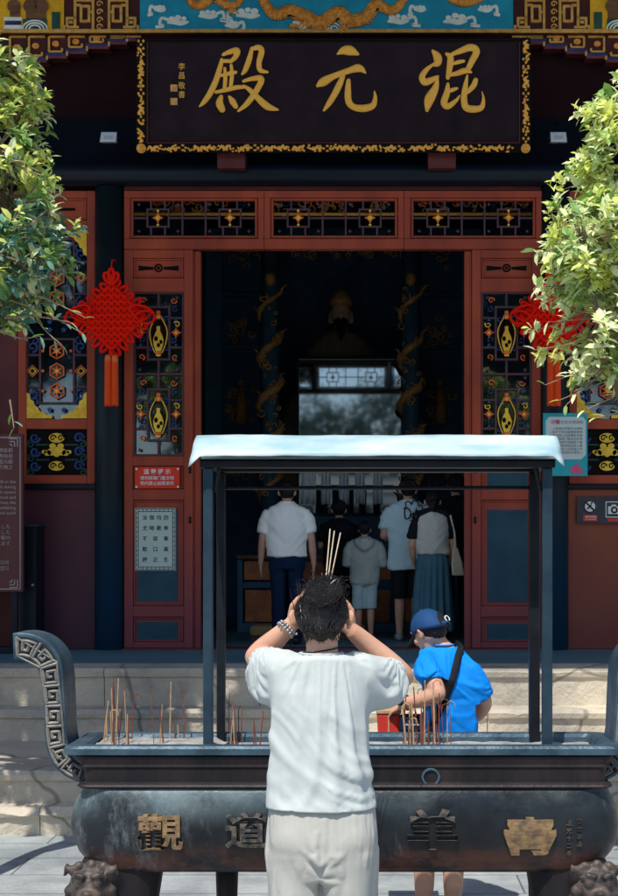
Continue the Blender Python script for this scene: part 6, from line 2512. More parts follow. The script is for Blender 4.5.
    # strands combed from the nape, ears and temples up into the bun
    for i in range(1500):
        a = rnd.uniform(-0.5 * PI, 1.5 * PI)
        low = math.sin(a) < -0.3
        st = hc2 + Vector((math.cos(a) * RX * 0.97, -rnd.uniform(-0.02, 0.06), math.sin(a) * RZ * 0.97))
        if low:
            x = rnd.uniform(-0.058, 0.058)
            st = hc2 + Vector((x, -0.070 + abs(x) * 0.45, -0.052 - rnd.uniform(0.0, 0.024) * (1 - abs(x) / 0.09)))
        end = bun + Vector((rnd.gauss(0, 0.026), rnd.uniform(-0.022, 0.0), rnd.gauss(-0.004, 0.020)))
        n = 8
        bow = Vector((rnd.uniform(-0.012, 0.012), 0, rnd.uniform(-0.008, 0.008)))
        k = rnd.uniform(1.0, 1.016)
        pts = []
        for j in range(n + 1):
            t_ = j / n
            q = st.lerp(end, t_) + bow * math.sin(PI * t_)
            if low and t_ < 0.5:
                q.y -= 0.026 * math.sin(PI * t_ * 2)
            pts.append(out(q, k))
        w_ = rnd.uniform(0.0007, 0.0016)
        s_.tube(pts, [w_ * 0.4] + [w_] * (n - 1) + [w_ * 0.5], 4)
    for i in range(520):   # loops wound loosely round the bun
        a0 = rnd.uniform(0, 2 * PI)
        rx, rz = rnd.uniform(0.010, 0.050), rnd.uniform(0.008, 0.037)
        tilt = rnd.gauss(0.25, 0.45)
        span = rnd.uniform(1.6, 3.8)
        lift = rnd.uniform(-0.002, 0.006)
        cen = bun + Vector((rnd.gauss(0, 0.008), 0, rnd.gauss(0, 0.006)))
        pts = []
        for j in range(10):
            a = a0 + j / 9 * span
            x, z = math.cos(a) * rx, math.sin(a) * rz
            y = -0.047 * math.sqrt(max(0, 1 - (x / 0.068) ** 2 - (z / 0.052) ** 2)) - lift
            pts.append(cen + Vector((x * math.cos(tilt) - z * math.sin(tilt), y, z * math.cos(tilt) + x * math.sin(tilt))))
        s_.tube(pts, [0.0004] + [rnd.uniform(0.0008, 0.0017)] * 8 + [0.0004], 4)
    for i in range(26):    # flyaway wisps
        a = rnd.uniform(-0.2, PI + 0.2)
        st = bun + Vector((math.cos(a) * 0.05, -0.02, math.sin(a) * 0.036))
        dr_ = Vector((math.cos(a) * rnd.uniform(0.4, 1.5), rnd.uniform(-0.5, 0.3), rnd.uniform(-0.1, 1.0))).normalized()
        L_ = rnd.uniform(0.02, 0.05)
        pts = [st, st + dr_ * L_ * 0.5, st + dr_ * L_ + Vector((rnd.uniform(-.01, .01), 0, -L_ * rnd.uniform(0.1, 0.7)))]
        s_.tube([Vector(p) for p in smooth_path(pts, 3)], [0.0008] * 6 + [0.0004], 4)
    for i in range(110):    # nape wisps
        x = rnd.uniform(-0.055, 0.055)
        st = hc2 + Vector((x, -0.060 + abs(x) * 0.5, -0.056))
        s_.tube([st, st + Vector((rnd.uniform(-0.006, 0.006), 0.006, -0.018)), st + Vector((rnd.uniform(-0.01, 0.01), 0.014, -rnd.uniform(0.022, 0.042)))], [0.0012, 0.0009, 0.0004], 4)
    s_.build('strands', M['strand'], hair)
    # bracelet
    br = MB()
    ax = (W(304, 612, 0.17) - wl).normalized()
    a1 = ax.orthogonal().normalized()
    a2 = ax.cross(a1)
    for k_, (off, rr_) in enumerate(((-0.012, 0.0285), (-0.022, 0.0300))):
        for j in range(16):
            a = 2 * PI * j / 16
            br.sphere(wl + ax * off + (a1 * math.cos(a) + a2 * math.sin(a)) * rr_, 0.0055, 8, 6)
    br.build('bracelet', M['silver'], root, smooth=True)
    # ear stud
    es = MB()
    es.sphere(W(346.5, 634, 0.005), 0.004, 8, 6)
    es.sphere(W(296.5, 634, 0.005), 0.004, 8, 6)
    es.build('ear_stud', M['silver'], root, smooth=True)
    # three fresh sticks held before the forehead
    for i, (tx, ty) in enumerate(((327.5, 527), (332, 529), (338.5, 531))):
        m = MB()
        a, e = W(321 + i * 1.0, 606, 0.235), W(tx, ty, 0.25)
        m.tube([a, a.lerp(e, 0.35)], 0.0019, 6, mi=1)
        m.tube([a.lerp(e, 0.35), e], 0.0020, 6, mi=0)
        o = m.build('held_incense', [M['incense_yellow'], M['stick']])
        tag(o, 'fresh pale incense stick held upright above the dark hair of the woman in white', 'incense stick', 'incense sticks held by the woman in white')
    return root


woman()


# ------------------------------------------------------------------ the person in blue behind the burner
def blue():
    D1 = 6.2
    s = D1 / FOC

    def B(px, py, dy=0.0):
        p = P(px, py, D1)
        return Vector((p.x, p.y + dy, p.z))
    fw = Vector((-0.60, 0.64, -0.50)).normalized()
    up = Vector((-0.34, 0.28, 0.9))
    b = MB()
    hc = B(429, 630, 0.08)
    at = head(b, hc, fw, up, 0.92)
    b.tube([B(446, 655, 0.06), B(440, 646, 0.07), B(433, 636, 0.075)], [0.060, 0.047, 0.048], 14)
    sec_loft(b, [(B(445, 655, 0.05), 0.09, 0.06), (B(449, 690, 0), 0.12, 0.09), (B(450, 760, 0), 0.12, 0.09), (B(449, 800, 0), 0.12, 0.09)], 24, 2)
    wl = B(404, 702, -0.06)
    b.tube([Vector(p) for p in smooth_path([B(423, 662, -0.05), B(431, 677, -0.12), B(436, 690, -0.16)], 3)], [0.046, 0.046, 0.045, 0.044, 0.043, 0.041, 0.040], 12)
    b.sphere(B(436, 690, -0.16), 0.039, 10, 8)
    b.tube([Vector(p) for p in smooth_path([B(436, 690, -0.16), B(421, 697, -0.12), wl], 3)], [0.039, 0.041, 0.040, 0.037, 0.034, 0.030, 0.027], 12)
    hand(b, wl, B(388, 713, 0.02) - wl, (0.2, 0.3, -1), (0.1, 0.9, 0.3), 0.92, 0.45)
    wr = B(466, 726, 0.17)
    b.tube([Vector(p) for p in smooth_path([B(468, 668, 0.0), B(479, 687, -0.01), B(484, 704, 0.01)], 3)], [0.047, 0.047, 0.046, 0.045, 0.044, 0.042, 0.040], 12)
    b.sphere(B(484, 704, 0.01), 0.040, 10, 8)
    b.tube([Vector(p) for p in smooth_path([B(484, 704, 0.01), B(478, 717, 0.09), wr], 3)], [0.040, 0.041, 0.040, 0.037, 0.034, 0.030, 0.027], 12)
    hand(b, wr, Vector((-0.7, 0.6, 0.0)), (-0.2, 0.2, -1), (0.3, 0.6, 0.4), 0.92, 0.5)
    for px in (424, 453):
        b.tube([B(px + 4, 800, 0), B(px + 2, 845, 0.01), B(px, 872, -0.02), B(px, 884, -0.02), B(px - 1, 912, 0.0)], [0.075, 0.052, 0.050, 0.048, 0.032], 14)
        b.tube([B(px - 1, 912, 0.0), B(px - 4, 920, 0.03), B(px - 12, 922, 0.10)], [0.034, 0.036, 0.022], 10)
    root = remesh(b, 0.0062, 3).build('person', M['skin'], smooth=True)
    tag(root, 'person in bright blue t-shirt and navy cap with head bent, standing behind the burner', 'person')
    t = MB()
    sec_loft(t, [(B(443, 646.5, 0.065), 0.052, 0.054), (B(443.5, 649, 0.06), 0.085, 0.066), (B(444, 654, 0.045), 0.125, 0.088), (B(446, 665, 0.02), 0.146, 0.108), (B(449.5, 685, 0.0), 0.146, 0.112), (B(451, 705, -0.005), 0.138, 0.112), (B(450, 735, 0.0), 0.133, 0.112), (B(449, 770, 0.0), 0.138, 0.115), (B(449, 800, 0), 0.148, 0.124)], 44, 2.3)
    t.tube([B(429, 661, -0.01), B(424, 667, -0.08), B(429, 678, -0.135)], [0.060, 0.066, 0.062], 18)
    t.tube([B(463, 665, 0.0), B(472, 678, -0.005), B(479, 694, -0.003)], [0.064, 0.066, 0.060], 18)
    sh = remesh(t, 0.0110, 5)
    ends = ((B(429, 676.5, -0.130), (B(436, 690, -0.16) - B(423, 662, -0.05)).normalized()), (B(479, 694, -0.003), (B(484, 704, 0.01) - B(468, 668, 0)).normalized()))
    zc = B(0, 647.5).z
    cxb = B(443, 0).x

    def cut(p):
        if p.z < B(0, 798).z or (p.z > zc and abs(p.x - cxb) < 0.075):
            return True
        return any((p - e).dot(a_) > 0.010 and (p - e).length < 0.088 and p.y < D1 + 0.03 for e, a_ in ends[:1]) or ((p - ends[1][0]).dot(ends[1][1]) > 0.010 and (p - ends[1][0]).length < 0.10)
    sh = drape(sh, [remesh(b, 0.014, 3)], lambda p: 1.0 if p.z > B(0, 651).z and abs(p.x - cxb) < 0.12 else 0.0, cut, frames=24, expand=-0.07)
    cq = B(450, 700)

    def pulls(p, n):
        u, z = p.x - cq.x, p.z - cq.z
        q = z * 9.0 - u * 8.0 + 1.6 * noise.noise((u * 5, z * 5, 3))
        a = ridged((u * 2 + z * 2, q, 2))
        g = max(0, 0.4 + 1.6 * noise.noise((u * 6, z * 5, 8)))
        f = 0.012 * min(1, g) * (max(0, a - 0.74) / 0.26) ** 2
        a2 = ridged((u * 3 - z, z * 13.0 + u * 7.0, 7))
        return f - 0.007 * (max(0, a2 - 0.78) / 0.22) ** 1.5 * (1 if z < 0.02 else 0.3)
    displace(sh, pulls)
    tee = cloth_finish(sh.build('shirt', M['blue_tee'], root, smooth=True))
    ring = [B(443, 646.6, 0.065) + Vector((0.052 * math.cos(2 * PI * j / 24), 0.054 * math.sin(2 * PI * j / 24), 0.004)) for j in range(25)]
    m = MB()
    m.tube(ring, 0.006, 6)
    m.build('collar', M['blue_tee'], tee, smooth=True)
    m = MB()
    sec_loft(m, [(B(449, 795, 0), 0.142, 0.118), (B(448, 815, 0), 0.145, 0.12), (B(446, 830, 0), 0.145, 0.115)], 24, 2.3)
    for px in (426, 454):
        m.tube([B(px + 3, 812, 0), B(px + 1, 840, 0.0), B(px, 864, -0.01)], [0.078, 0.078, 0.080], 16)
    remesh(m, 0.012, 3).build('shorts', M['dark_navy_cloth'], root, smooth=True)
    for px in (424, 453):
        m = MB()
        m.tube([B(px + 6, 921, -0.03), B(px - 2, 918, 0.02), B(px - 14, 922, 0.10), B(px - 18, 923, 0.13)], [0.030, 0.040, 0.036, 0.024], 12)
        m.build('shoe', M['shoe_dark'], root, smooth=True)
    # hair below the cap
    k = 0.92
    upn = (up - fw * up.dot(fw)).normalized()
    rt = fw.cross(upn)
    rot = Matrix((rt, fw, upn)).transposed()
    h = MB()
    h.sphere(at(0, -0.012, -0.002), (0.079 * k, 0.092 * k, 0.084 * k), 20, 14, rot=rot)
    h.sphere(at(0, -0.05, -0.04), (0.060 * k, 0.044 * k, 0.042 * k), 16, 10, rot=rot)
    hm = remesh(h, 0.008, 2)
    displace(hm, lambda p, n: 0.003 * noise.noise(p * 80))
    hair = hm.build('hair', M['hair'], root, smooth=True)
    # cap: dome above a slanted rim, brim, arched rear opening with a strap
    cp = MB()
    rings = []
    for i in range(11):
        t_ = i / 10
        a = t_ * PI / 2
        ring = []
        for j in range(36):
            q = 2 * PI * j / 36
            z = -0.004 + 0.108 * math.sin(a) - (1 - math.sin(a)) * 0.038 * max(0, -math.sin(q))
            r = math.cos(a) ** 0.85 if i < 10 else 0.02
            ring.append(at(0.088 * r * math.cos(q), -0.008 + 0.107 * r * math.sin(q), z))
        rings.append(ring)
    # curved lower edge
    cp.loft(rings, cap=True)
    cap_o = cp.build('cap', M['cap_blue'], root, smooth=True)
    m = MB()
    vs, fs = [], []
    n = 14
    for r_ in range(2):
        for lay in range(2):
            for j in range(n + 1):
                a = PI * (0.16 + 0.68 * j / n)
                rr_ = 0.098 if r_ == 0 else 0.200
                x, y = math.cos(a) * 0.086 * (1.0 if r_ == 0 else 1.02), math.sin(a) * rr_
                vs.append(at(x, y - 0.008, 0.012 - 0.004 * lay - (x / 0.09) ** 2 * 0.026 - (0.026 if r_ else 0)))
    w = n + 1
    for j in range(n):
        fs += [(j, j + 1, 2 * w + j + 1, 2 * w + j), (w + j + 1, w + j, 3 * w + j, 3 * w + j + 1), (2 * w + j, 2 * w + j + 1, 3 * w + j + 1, 3 * w + j), (j + 1, j, w + j, w + j + 1)]
    m.add(vs, fs)
    m.build('brim', M['black_cloth'], cap_o)
    m = MB()
    m.tube([at(0, -0.004, 0.106), at(0, -0.004, 0.112)], [0.010, 0.006], 10)
    m.build('button', M['cap_blue'], cap_o)
    m = MB()
    vs, fs = [], []
    nq, na = 14, 6
    for i in range(nq + 1):
        dq = -0.50 + 1.0 * i / nq
        q = -PI / 2 + 0.16 + dq
        amax = 0.62 * math.sqrt(max(0.0, 1 - (dq / 0.5) ** 2)) + 0.01
        for j in range(na + 1):
            a = amax * j / na
            z = -0.004 + 0.108 * math.sin(a) - (1 - math.sin(a)) * 0.038 * max(0, -math.sin(q))
            r = math.cos(a) ** 0.85 * 1.05
            vs.append(at(0.088 * r * math.cos(q), -0.008 + 0.107 * r * math.sin(q), z + 0.004))
    for i in range(nq):
        for j in range(na):
            p0 = i * (na + 1) + j
            fs.append((p0, p0 + 1, p0 + na + 2, p0 + na + 1))
    m.add(vs, fs)
    m.build('rear_opening', M['hair'], cap_o, smooth=True)
    m = MB()
    m.tube([at(-0.045, -0.104, -0.022), at(0.016, -0.128, -0.022), at(0.070, -0.092, -0.020)], 0.0085, 6, flat=(-fw, 0.3))
    strap = m.build('strap', M['cap_blue'], cap_o)
    m = MB()
    m.tube([at(0.020 + 0.015 * math.cos(a), -0.131, -0.008 + 0.016 * math.sin(a)) for a in [R(-50 + 280 * i / 12) for i in range(13)]], 0.0028, 6)
    m.build('clip', M['white_print'], strap)
    # wristwatch
    ax = (B(388, 713, 0.02) - wl).normalized()
    a1 = ax.orthogonal().normalized()
    a2 = ax.cross(a1)
    m = MB()
    c_ = wl - ax * 0.014
    m.tube([c_ + (a1 * math.cos(2 * PI * j / 20) + a2 * math.sin(2 * PI * j / 20)) * 0.0315 for j in range(21)], 0.010, 8)
    wa = m.build('wristwatch', M['black_cloth'], root, smooth=True)
    m = MB()
    o = (Vector((0.1, -1, 0.5)) - ax * Vector((0.1, -1, 0.5)).dot(ax)).normalized()
    m.tube([c_ + o * 0.032, c_ + o * 0.044], 0.020, 16)
    m.build('watch_case', M['steel_dark'], wa)
    # shoulder bag, strap across the back
    bag = empty('shoulder_bag', B(407, 726, -0.10), 'black shoulder bag hanging at the hip of the person in blue', 'shoulder bag')
    m = MB()
    q = B(409, 727, -0.03)
    m.box(q.x - 0.045, q.x + 0.065, q.y - 0.05, q.y + 0.07, q.z - 0.075, q.z + 0.06)
    m.build('bag_body', M['black_cloth'], bag, bevel=0.015)
    m = MB()
    m.box(q.x - 0.047, q.x + 0.067, q.y - 0.056, q.y - 0.051, q.z - 0.005, q.z + 0.055)
    m.build('flap', M['dark_navy_cloth'], bag, bevel=0.004)
    m = MB()
    m.tube([q + Vector((-0.03, -0.055, 0.02)), q + Vector((0.045, -0.055, 0.02))], 0.004, 6)
    m.build('zip', M['silver'], bag)
    # the strap follows the shirt's back surface
    m = MB()
    pts = []
    for i in range(13):
        t_ = i / 12
        px, py = 460.5 + (424 - 460.5) * t_ - 3.0 * math.sin(PI * t_) * -1, 647 + (738 - 647) * t_
        x, z = X(px, D1), Z(py, D1)
        ys = [p.y for p in sh.v if abs(p.x - x) < 0.016 and abs(p.z - z) < 0.016]
        y = min(ys) if ys else D1 - 0.1
        pts.append(Vector((x, y - 0.004, z)))
    for i in range(1, 12):
        pts[i].y = min(pts[i].y, (pts[i - 1].y + pts[i + 1].y) / 2)
    pts = [pts[0] + Vector((-0.02, 0.10, 0.012))] + pts + [q + Vector((0.06, -0.02, 0.05))]
    m.tube([Vector(p) for p in smooth_path(pts, 3)], 0.0165, 8, flat=((0, 1, 0), 0.22))
    m.build('strap', M['black_cloth'], bag, smooth=True)
    return root


blue()


# ------------------------------------------------------------------ people inside the hall, seen from behind
def standing(px, top_py, d, label, shirt, bottom, bkind='trousers', hair='short', arms='down', sw=1.0, sleeve=None, hem=0.50, lean=0.0, shoe='shoe_dark', voxel=0.009, floor=None, hood=False):
    fl = FLOOR if floor is None else floor
    x0 = X(px, d)
    H = Z(top_py, d) - fl
    k = H / 1.7

    def Q(x, y, z):
        return Vector((x0 + x * H, d + y * H + lean * max(0, z - 0.5) * H, fl + z * H))
    b = MB()
    hc = Q(0, 0.012, 0.935)
    head(b, hc, (0, 1, -0.12), (0, 0.1, 1), k * 1.0)
    b.tube([Q(0, 0.0, 0.80), Q(0, 0.004, 0.85), Q(0, 0.01, 0.90)], [0.06 * k, 0.052 * k, 0.05 * k], 12)
    sec_loft(b, [(Q(0, 0, 0.81), 0.095 * H * sw, 0.045 * H), (Q(0, 0, 0.72), 0.09 * H * sw, 0.058 * H), (Q(0, 0, 0.60), 0.075 * H, 0.05 * H), (Q(0, 0, 0.50), 0.088 * H, 0.06 * H), (Q(0, 0, 0.46), 0.08 * H, 0.055 * H)], 20, 2)
    aj = {}
    for s in (-1, 1):
        sh_ = Q(s * 0.108 * sw, 0, 0.805)
        if arms == 'down':
            el, wr = Q(s * 0.140 * sw, -0.008, 0.63), Q(s * 0.150 * sw, 0.02, 0.485)
            hf, pal, sd = Q(s * 0.148 * sw, 0.035, 0.43) - wr, (-s, 0, 0), (0, 1, 0)
        elif arms == 'front':
            el, wr = Q(s * 0.140 * sw, -0.01, 0.645), Q(s * 0.095, 0.11, 0.62)
            hf, pal, sd = Vector((-s * 0.5, 0.9, 0.2)), (-s, -0.2, 0), (0, 0, 1)
        elif arms == 'pray':
            el, wr = Q(s * 0.135 * sw, 0.02, 0.66), Q(s * 0.03, 0.13, 0.74)
            hf, pal, sd = Vector((0, 0.4, 1)), (-s, 0, 0), (0, -1, 0.3)
        else:   # left arm slightly bent
            el, wr = Q(s * 0.145 * sw, -0.01, 0.64), Q(s * 0.125 * sw, 0.07, 0.53)
            hf, pal, sd = Vector((-s * 0.2, 0.8, -0.5)), (-s, 0, 0), (0, 0.3, 1)
        aj[s] = (sh_, el, wr)
        b.tube([sh_, sh_.lerp(el, 0.5), el], [0.050 * k, 0.047 * k, 0.039 * k], 12)
        b.sphere(el, 0.038 * k, 10, 8)
        b.tube([el, el.lerp(wr, 0.35), wr], [0.038 * k, 0.040 * k, 0.027 * k], 12)
        hand(b, wr, hf, pal, sd, k * 1.02, 0.35)
        hx = s * 0.052
        b.tube([Q(hx, 0, 0.49), Q(hx, 0.004, 0.28), Q(hx, -0.01, 0.20), Q(hx, 0.0, 0.05)], ([0.078 * k, 0.053 * k, 0.054 * k, 0.036 * k] if bkind != 'trousers' else [0.060 * k, 0.040 * k, 0.038 * k, 0.032 * k]), 12)
        b.tube([Q(hx, 0.0, 0.055), Q(hx, 0.012, 0.03), Q(hx + s * 0.01, 0.075, 0.018)], [0.037 * k, 0.038 * k, 0.026 * k], 10)
    root = remesh(b, voxel, 2).build('person', M['skin'], smooth=True)
    tag(root, label, 'person')
    t = MB()
    sec_loft(t, [(Q(0, 0.004, 0.862), 0.036 * H, 0.036 * H), (Q(0, 0.0, 0.848), 0.062 * H * sw, 0.044 * H), (Q(0, 0, 0.825), 0.104 * H * sw, 0.056 * H), (Q(0, 0, 0.78), 0.118 * H * sw, 0.068 * H), (Q(0, 0, 0.70), 0.116 * H * sw, 0.074 * H), (Q(0, 0, 0.60), 0.110 * H * sw, 0.072 * H), (Q(0, 0, hem), 0.112 * H * sw, 0.074 * H)], 32, 2.3)
    sl = MB() if sleeve else t
    for s in (-1, 1):
        sh_, el, wr = aj[s]
        f = 0.72
        sl.tube([sh_.lerp(Q(0, 0, 0.8), 0.15), sh_.lerp(el, 0.35), sh_.lerp(el, f)], [0.066 * k, 0.066 * k, 0.063 * k], 14)
        if hood:
            sl.tube([sh_.lerp(el, 0.6), el, el.lerp(wr, 0.85)], [0.06 * k, 0.056 * k, 0.045 * k], 14)
    if hood:
        t.tube([Q(-0.07, -0.055, 0.84), Q(-0.035, -0.075, 0.80), Q(0, -0.085, 0.765), Q(0.035, -0.075, 0.80), Q(0.07, -0.055, 0.84)], [0.03 * k, 0.045 * k, 0.04 * k, 0.045 * k, 0.03 * k], 10)
        t.sphere(Q(0, -0.055, 0.825), (0.085 * k, 0.05 * k, 0.05 * k), 14, 10)
    seed = px * 0.37

    def ff(p, n):
        u, z = p.x - x0, p.z - fl
        f = 0.011 * k * max(0, ridged((u * 5 + seed, z * 3.2 + u * 3, 2)) - 0.6) / 0.4
        f += 0.010 * k * max(0, ridged((u * 2 + seed, z * 8 - abs(u) * 8, 5)) - 0.66) / 0.34
        return f + 0.003 * noise.noise((u * 16, z * 16, p.y * 9))
    shm = displace(remesh(t, 0.011, 3), ff)
    so = shm.build('shirt', M[shirt], root, smooth=True)
    if sleeve:
        sl.tube([Q(-0.10 * sw, -0.01, 0.83), Q(-0.05, -0.02, 0.856), Q(0, -0.025, 0.862), Q(0.05, -0.02, 0.856), Q(0.10 * sw, -0.01, 0.83)], [0.05 * k, 0.034 * k, 0.026 * k, 0.034 * k, 0.05 * k], 12)
        displace(remesh(sl, 0.011, 3), ff).build('sleeve', M[sleeve], so, smooth=True)
    t = MB()
    if bkind in ('trousers', 'shorts'):
        lo = 0.045 if bkind == 'trousers' else 0.265
        sec_loft(t, [(Q(0, 0, 0.60), 0.084 * H * sw, 0.052 * H), (Q(0, -0.002, 0.53), 0.098 * H * sw, 0.064 * H), (Q(0, 0, 0.46), 0.100 * H * sw, 0.062 * H)], 28, 2.3)
        for s in (-1, 1):
            hx = s * 0.053
            zz = [0.48, 0.36, 0.265] if bkind == 'shorts' else [0.48, 0.36, 0.26, 0.14, lo]
            rr_ = [0.086, 0.084, 0.088] if bkind == 'shorts' else [0.084, 0.076, 0.066, 0.060, 0.058]
            t.tube([Q(hx, 0, z) for z in zz], [r * k for r in rr_], 18)
    else:
        sec_loft(t, [(Q(0, 0, 0.63), 0.078 * H, 0.056 * H), (Q(0, 0, 0.54), 0.104 * H, 0.072 * H), (Q(0, 0, 0.40), 0.116 * H, 0.080 * H), (Q(0, 0, 0.22), 0.128 * H, 0.090 * H), (Q(0, 0, 0.09), 0.140 * H, 0.098 * H)], 40, 2.1)
    bm = remesh(t, 0.011, 3)

    def pf(p, n):
        u, z = p.x - x0, p.z - fl
        if bkind == 'skirt':
            a = math.atan2(p.y - d, u)
            return 0.016 * k * math.sin(a * 13 + math.sin(z * 4)) * max(0, min(1, (0.62 * H - z) / (0.3 * H)))
        return 0.010 * k * max(0, ridged((u * 7 + seed, z * 2.4, 4)) - 0.6) / 0.4 + 0.004 * noise.noise((u * 14, z * 8, 1))
    displace(bm, pf)
    bm.build(bkind, M[bottom], root, smooth=True)
    for s in (-1, 1):
        f = MB()
        hx = s * 0.053
        f.tube([Q(hx, -0.030, 0.022), Q(hx, 0.0, 0.028), Q(hx + s * 0.008, 0.06, 0.020), Q(hx + s * 0.012, 0.095, 0.016)], [0.034 * k, 0.043 * k, 0.040 * k, 0.026 * k], 12)
        f.build('shoe', M[shoe], root, smooth=True)
    h = MB()
    h.sphere(hc + Vector((0, -0.014 * k, 0.010 * k)), (0.083 * k, 0.098 * k, 0.101 * k), 20, 14)
    h.sphere(hc + Vector((0, -0.045 * k, -0.038 * k)), (0.062 * k, 0.052 * k, 0.048 * k), 16, 10)
    if hair == 'tied':
        h.sphere(hc + Vector((0, -0.10 * k, -0.035 * k)), (0.045 * k, 0.04 * k, 0.042 * k), 12, 8)
        h.tube([hc + Vector((0, -0.09 * k, -0.03 * k)), hc + Vector((0, -0.105 * k, -0.09 * k)), hc + Vector((0.01, -0.085 * k, -0.16 * k))], [0.04 * k, 0.035 * k, 0.012 * k], 10)
    if hair == 'long':
        h.tube([hc + Vector((0, -0.03 * k, 0)), hc + Vector((0, -0.06 * k, -0.12 * k)), hc + Vector((0, -0.06 * k, -0.24 * k))], [0.085 * k, 0.085 * k, 0.06 * k], 14)
    if hair == 'messy':
        rnd = random.Random(int(px))
        for i in range(16):
            a = rnd.uniform(0, PI)
            h.sphere(hc + Vector((math.cos(a) * 0.07 * k, rnd.uniform(-0.07, 0.0) * k, math.sin(a) * 0.075 * k + 0.01)), 0.032 * k, 8, 6)
    hm = displace(remesh(h, 0.009, 2), lambda p, n: 0.005 * k * noise.noise((p.x * 60, p.y * 60, p.z * 22)))
    hm.build('hair', M['hair'], root, smooth=True)
    return root, Q, H, k, aj


p1, Q, H, k, aj = standing(287, 480, 12.45, 'man in white short-sleeved shirt and dark navy trousers standing just inside the doorway', 'white_shirt', 'dark_navy_cloth', hem=0.535, sw=1.08)
m = MB()
m.tube([Q(0.040 * math.cos(a), 0.004 + 0.038 * math.sin(a), 0.862) for a in [2 * PI * i / 24 for i in range(25)]], 0.013, 8)
m.build('collar', M['white_shirt'], p1, smooth=True)
m = MB()
m.tube([Q(0.094 * math.cos(a), 0.062 * math.sin(a), 0.545) for a in [2 * PI * i / 24 for i in range(25)]], 0.016, 8)
m.build('belt', M['black_cloth'], p1, smooth=True)
standing(339, 500, 13.7, 'dark-haired person in black clothes at the altar, mostly lost in shadow beside the hooded child', 'black_cloth', 'black_cloth', arms='pray', hair='messy')
standing(364.5, 521, 13.1, 'child in grey hooded top and pale shorts facing the altar', 'grey_hoodie', 'pale_shorts', 'shorts', hair='messy', arms='front', hem=0.47, sw=1.12, shoe='shoe', hood=True)
p4, Q, H, k, aj = standing(408, 478, 13.05, 'tall person in pale blue t-shirt with black print on the back and black shorts', 'pale_tee', 'black_cloth', 'shorts', hair='messy', arms='front', hem=0.44, sw=1.08, shoe='shoe')


def on_back(body_mesh_name_parent, x, z, off=0.004):
    o = [c for c in body_mesh_name_parent.children if c.name.startswith('shirt')][0]
    ys = [v.co.y for v in o.data.vertices if abs(v.co.x - x) < 0.025 and abs(v.co.z - z) < 0.025]
    return (min(ys) if ys else 0) - off


m = MB()
d4 = 13.05


def scrawl(pts, r=0.007):
    q = []
    for a, b in smooth_path(pts, 3):
        x, z = X(a, d4), Z(b, d4)
        q.append(Vector((x, on_back(p4, x, z), z)))
    m.tube(q, r, 5, flat=((0, 1, 0), 0.3))


scrawl([(405, 508), (404, 513), (405, 519), (409, 518), (410, 512), (406, 508), (403, 509)])
scrawl([(411, 516), (413, 513), (413, 518), (411, 517), (414, 518), (416, 509), (417, 518)])
scrawl([(418, 514), (418, 518), (421, 517), (421, 513), (422, 518), (424, 514), (425, 517), (428, 514)])
scrawl([(406, 507), (405, 503), (409, 502), (411, 505), (413, 501), (417, 502), (418, 506), (421, 506), (422, 510)], 0.006)
scrawl([(409, 521), (415, 520.5), (422, 521), (427, 520)], 0.005)
m.build('back_print', M['ink'], [c for c in p4.children if c.name.startswith('shirt')][0])
p5, Q, H, k, aj = standing(432.5, 490, 12.5, 'woman in grey top with black sleeves and long teal skirt, bag on her shoulder', 'grey_tee', 'teal_skirt', 'skirt', hair='tied', arms='bent', hem=0.585, sw=0.94, sleeve='black_cloth', shoe='shoe')
bag = empty('tote_bag', Q(0.16, 0.0, 0.5), 'cream canvas tote bag hanging from the shoulder of the woman in the teal skirt', 'tote bag')
m = MB()
a, b_ = Q(0.115, -0.05, 0.60), Q(0.19, 0.04, 0.44)
m.loft([[Q(x, y, 0.445) for x, y in ((0.125, -0.07), (0.205, -0.05), (0.205, 0.06), (0.125, 0.06))], [Q(x, y, 0.53) for x, y in ((0.118, -0.075), (0.190, -0.06), (0.190, 0.06), (0.125, 0.06))], [Q(x, y, 0.625) for x, y in ((0.130, -0.06), (0.160, -0.055), (0.160, 0.06), (0.130, 0.06))]])
m.build('bag_body', M['canvas'], bag, bevel=0.012)
m = MB()
for y in (-0.05, 0.045):
    m.tube([Q(0.145, y, 0.62), Q(0.140, y * 0.9, 0.72), Q(0.115, y * 0.8, 0.83), Q(0.10, 0.0, 0.855)], 0.011, 6)
m.build('handle', M['canvas'], bag)
standing(456, 474, 13.9, 'person in black lost in shadow behind the woman in the teal skirt', 'black_cloth', 'black_cloth', hair='messy', arms='front')
# ================================================================== TREES IN THE FOREGROUND
def leaf(mb, p, dirv, nrm, L, w, mi):
    s = dirv.cross(nrm)
    if s.length < 1e-5:
        s = dirv.orthogonal()
    s.normalize()
    nrm = s.cross(dirv).normalized()
    droop = nrm * (-0.14 * L)
    m = p + dirv * (L * 0.52) - nrm * (0.02 * L)
    t = p + dirv * L + droop
    r1 = p + dirv * (L * 0.28) + s * (w * 0.86) + nrm * (w * 0.30)
    r2 = p + dirv * (L * 0.68) + s * (w * 0.92) + nrm * (w * 0.22) + droop * 0.3
    l1 = p + dirv * (L * 0.28) - s * (w * 0.86) + nrm * (w * 0.30)
    l2 = p + dirv * (L * 0.68) - s * (w * 0.92) + nrm * (w * 0.22) + droop * 0.3
    mb.add([p, m, t, r1, r2, l1, l2], [(0, 3, 1), (1, 3, 4), (1, 4, 2), (0, 1, 5), (1, 6, 5), (1, 2, 6)], mi)


def rnd_dir(rnd):
    z = rnd.uniform(-1, 1)
    a = rnd.uniform(0, 2 * PI)
    q = math.sqrt(1 - z * z)
    return Vector((q * math.cos(a), q * math.sin(a), z))


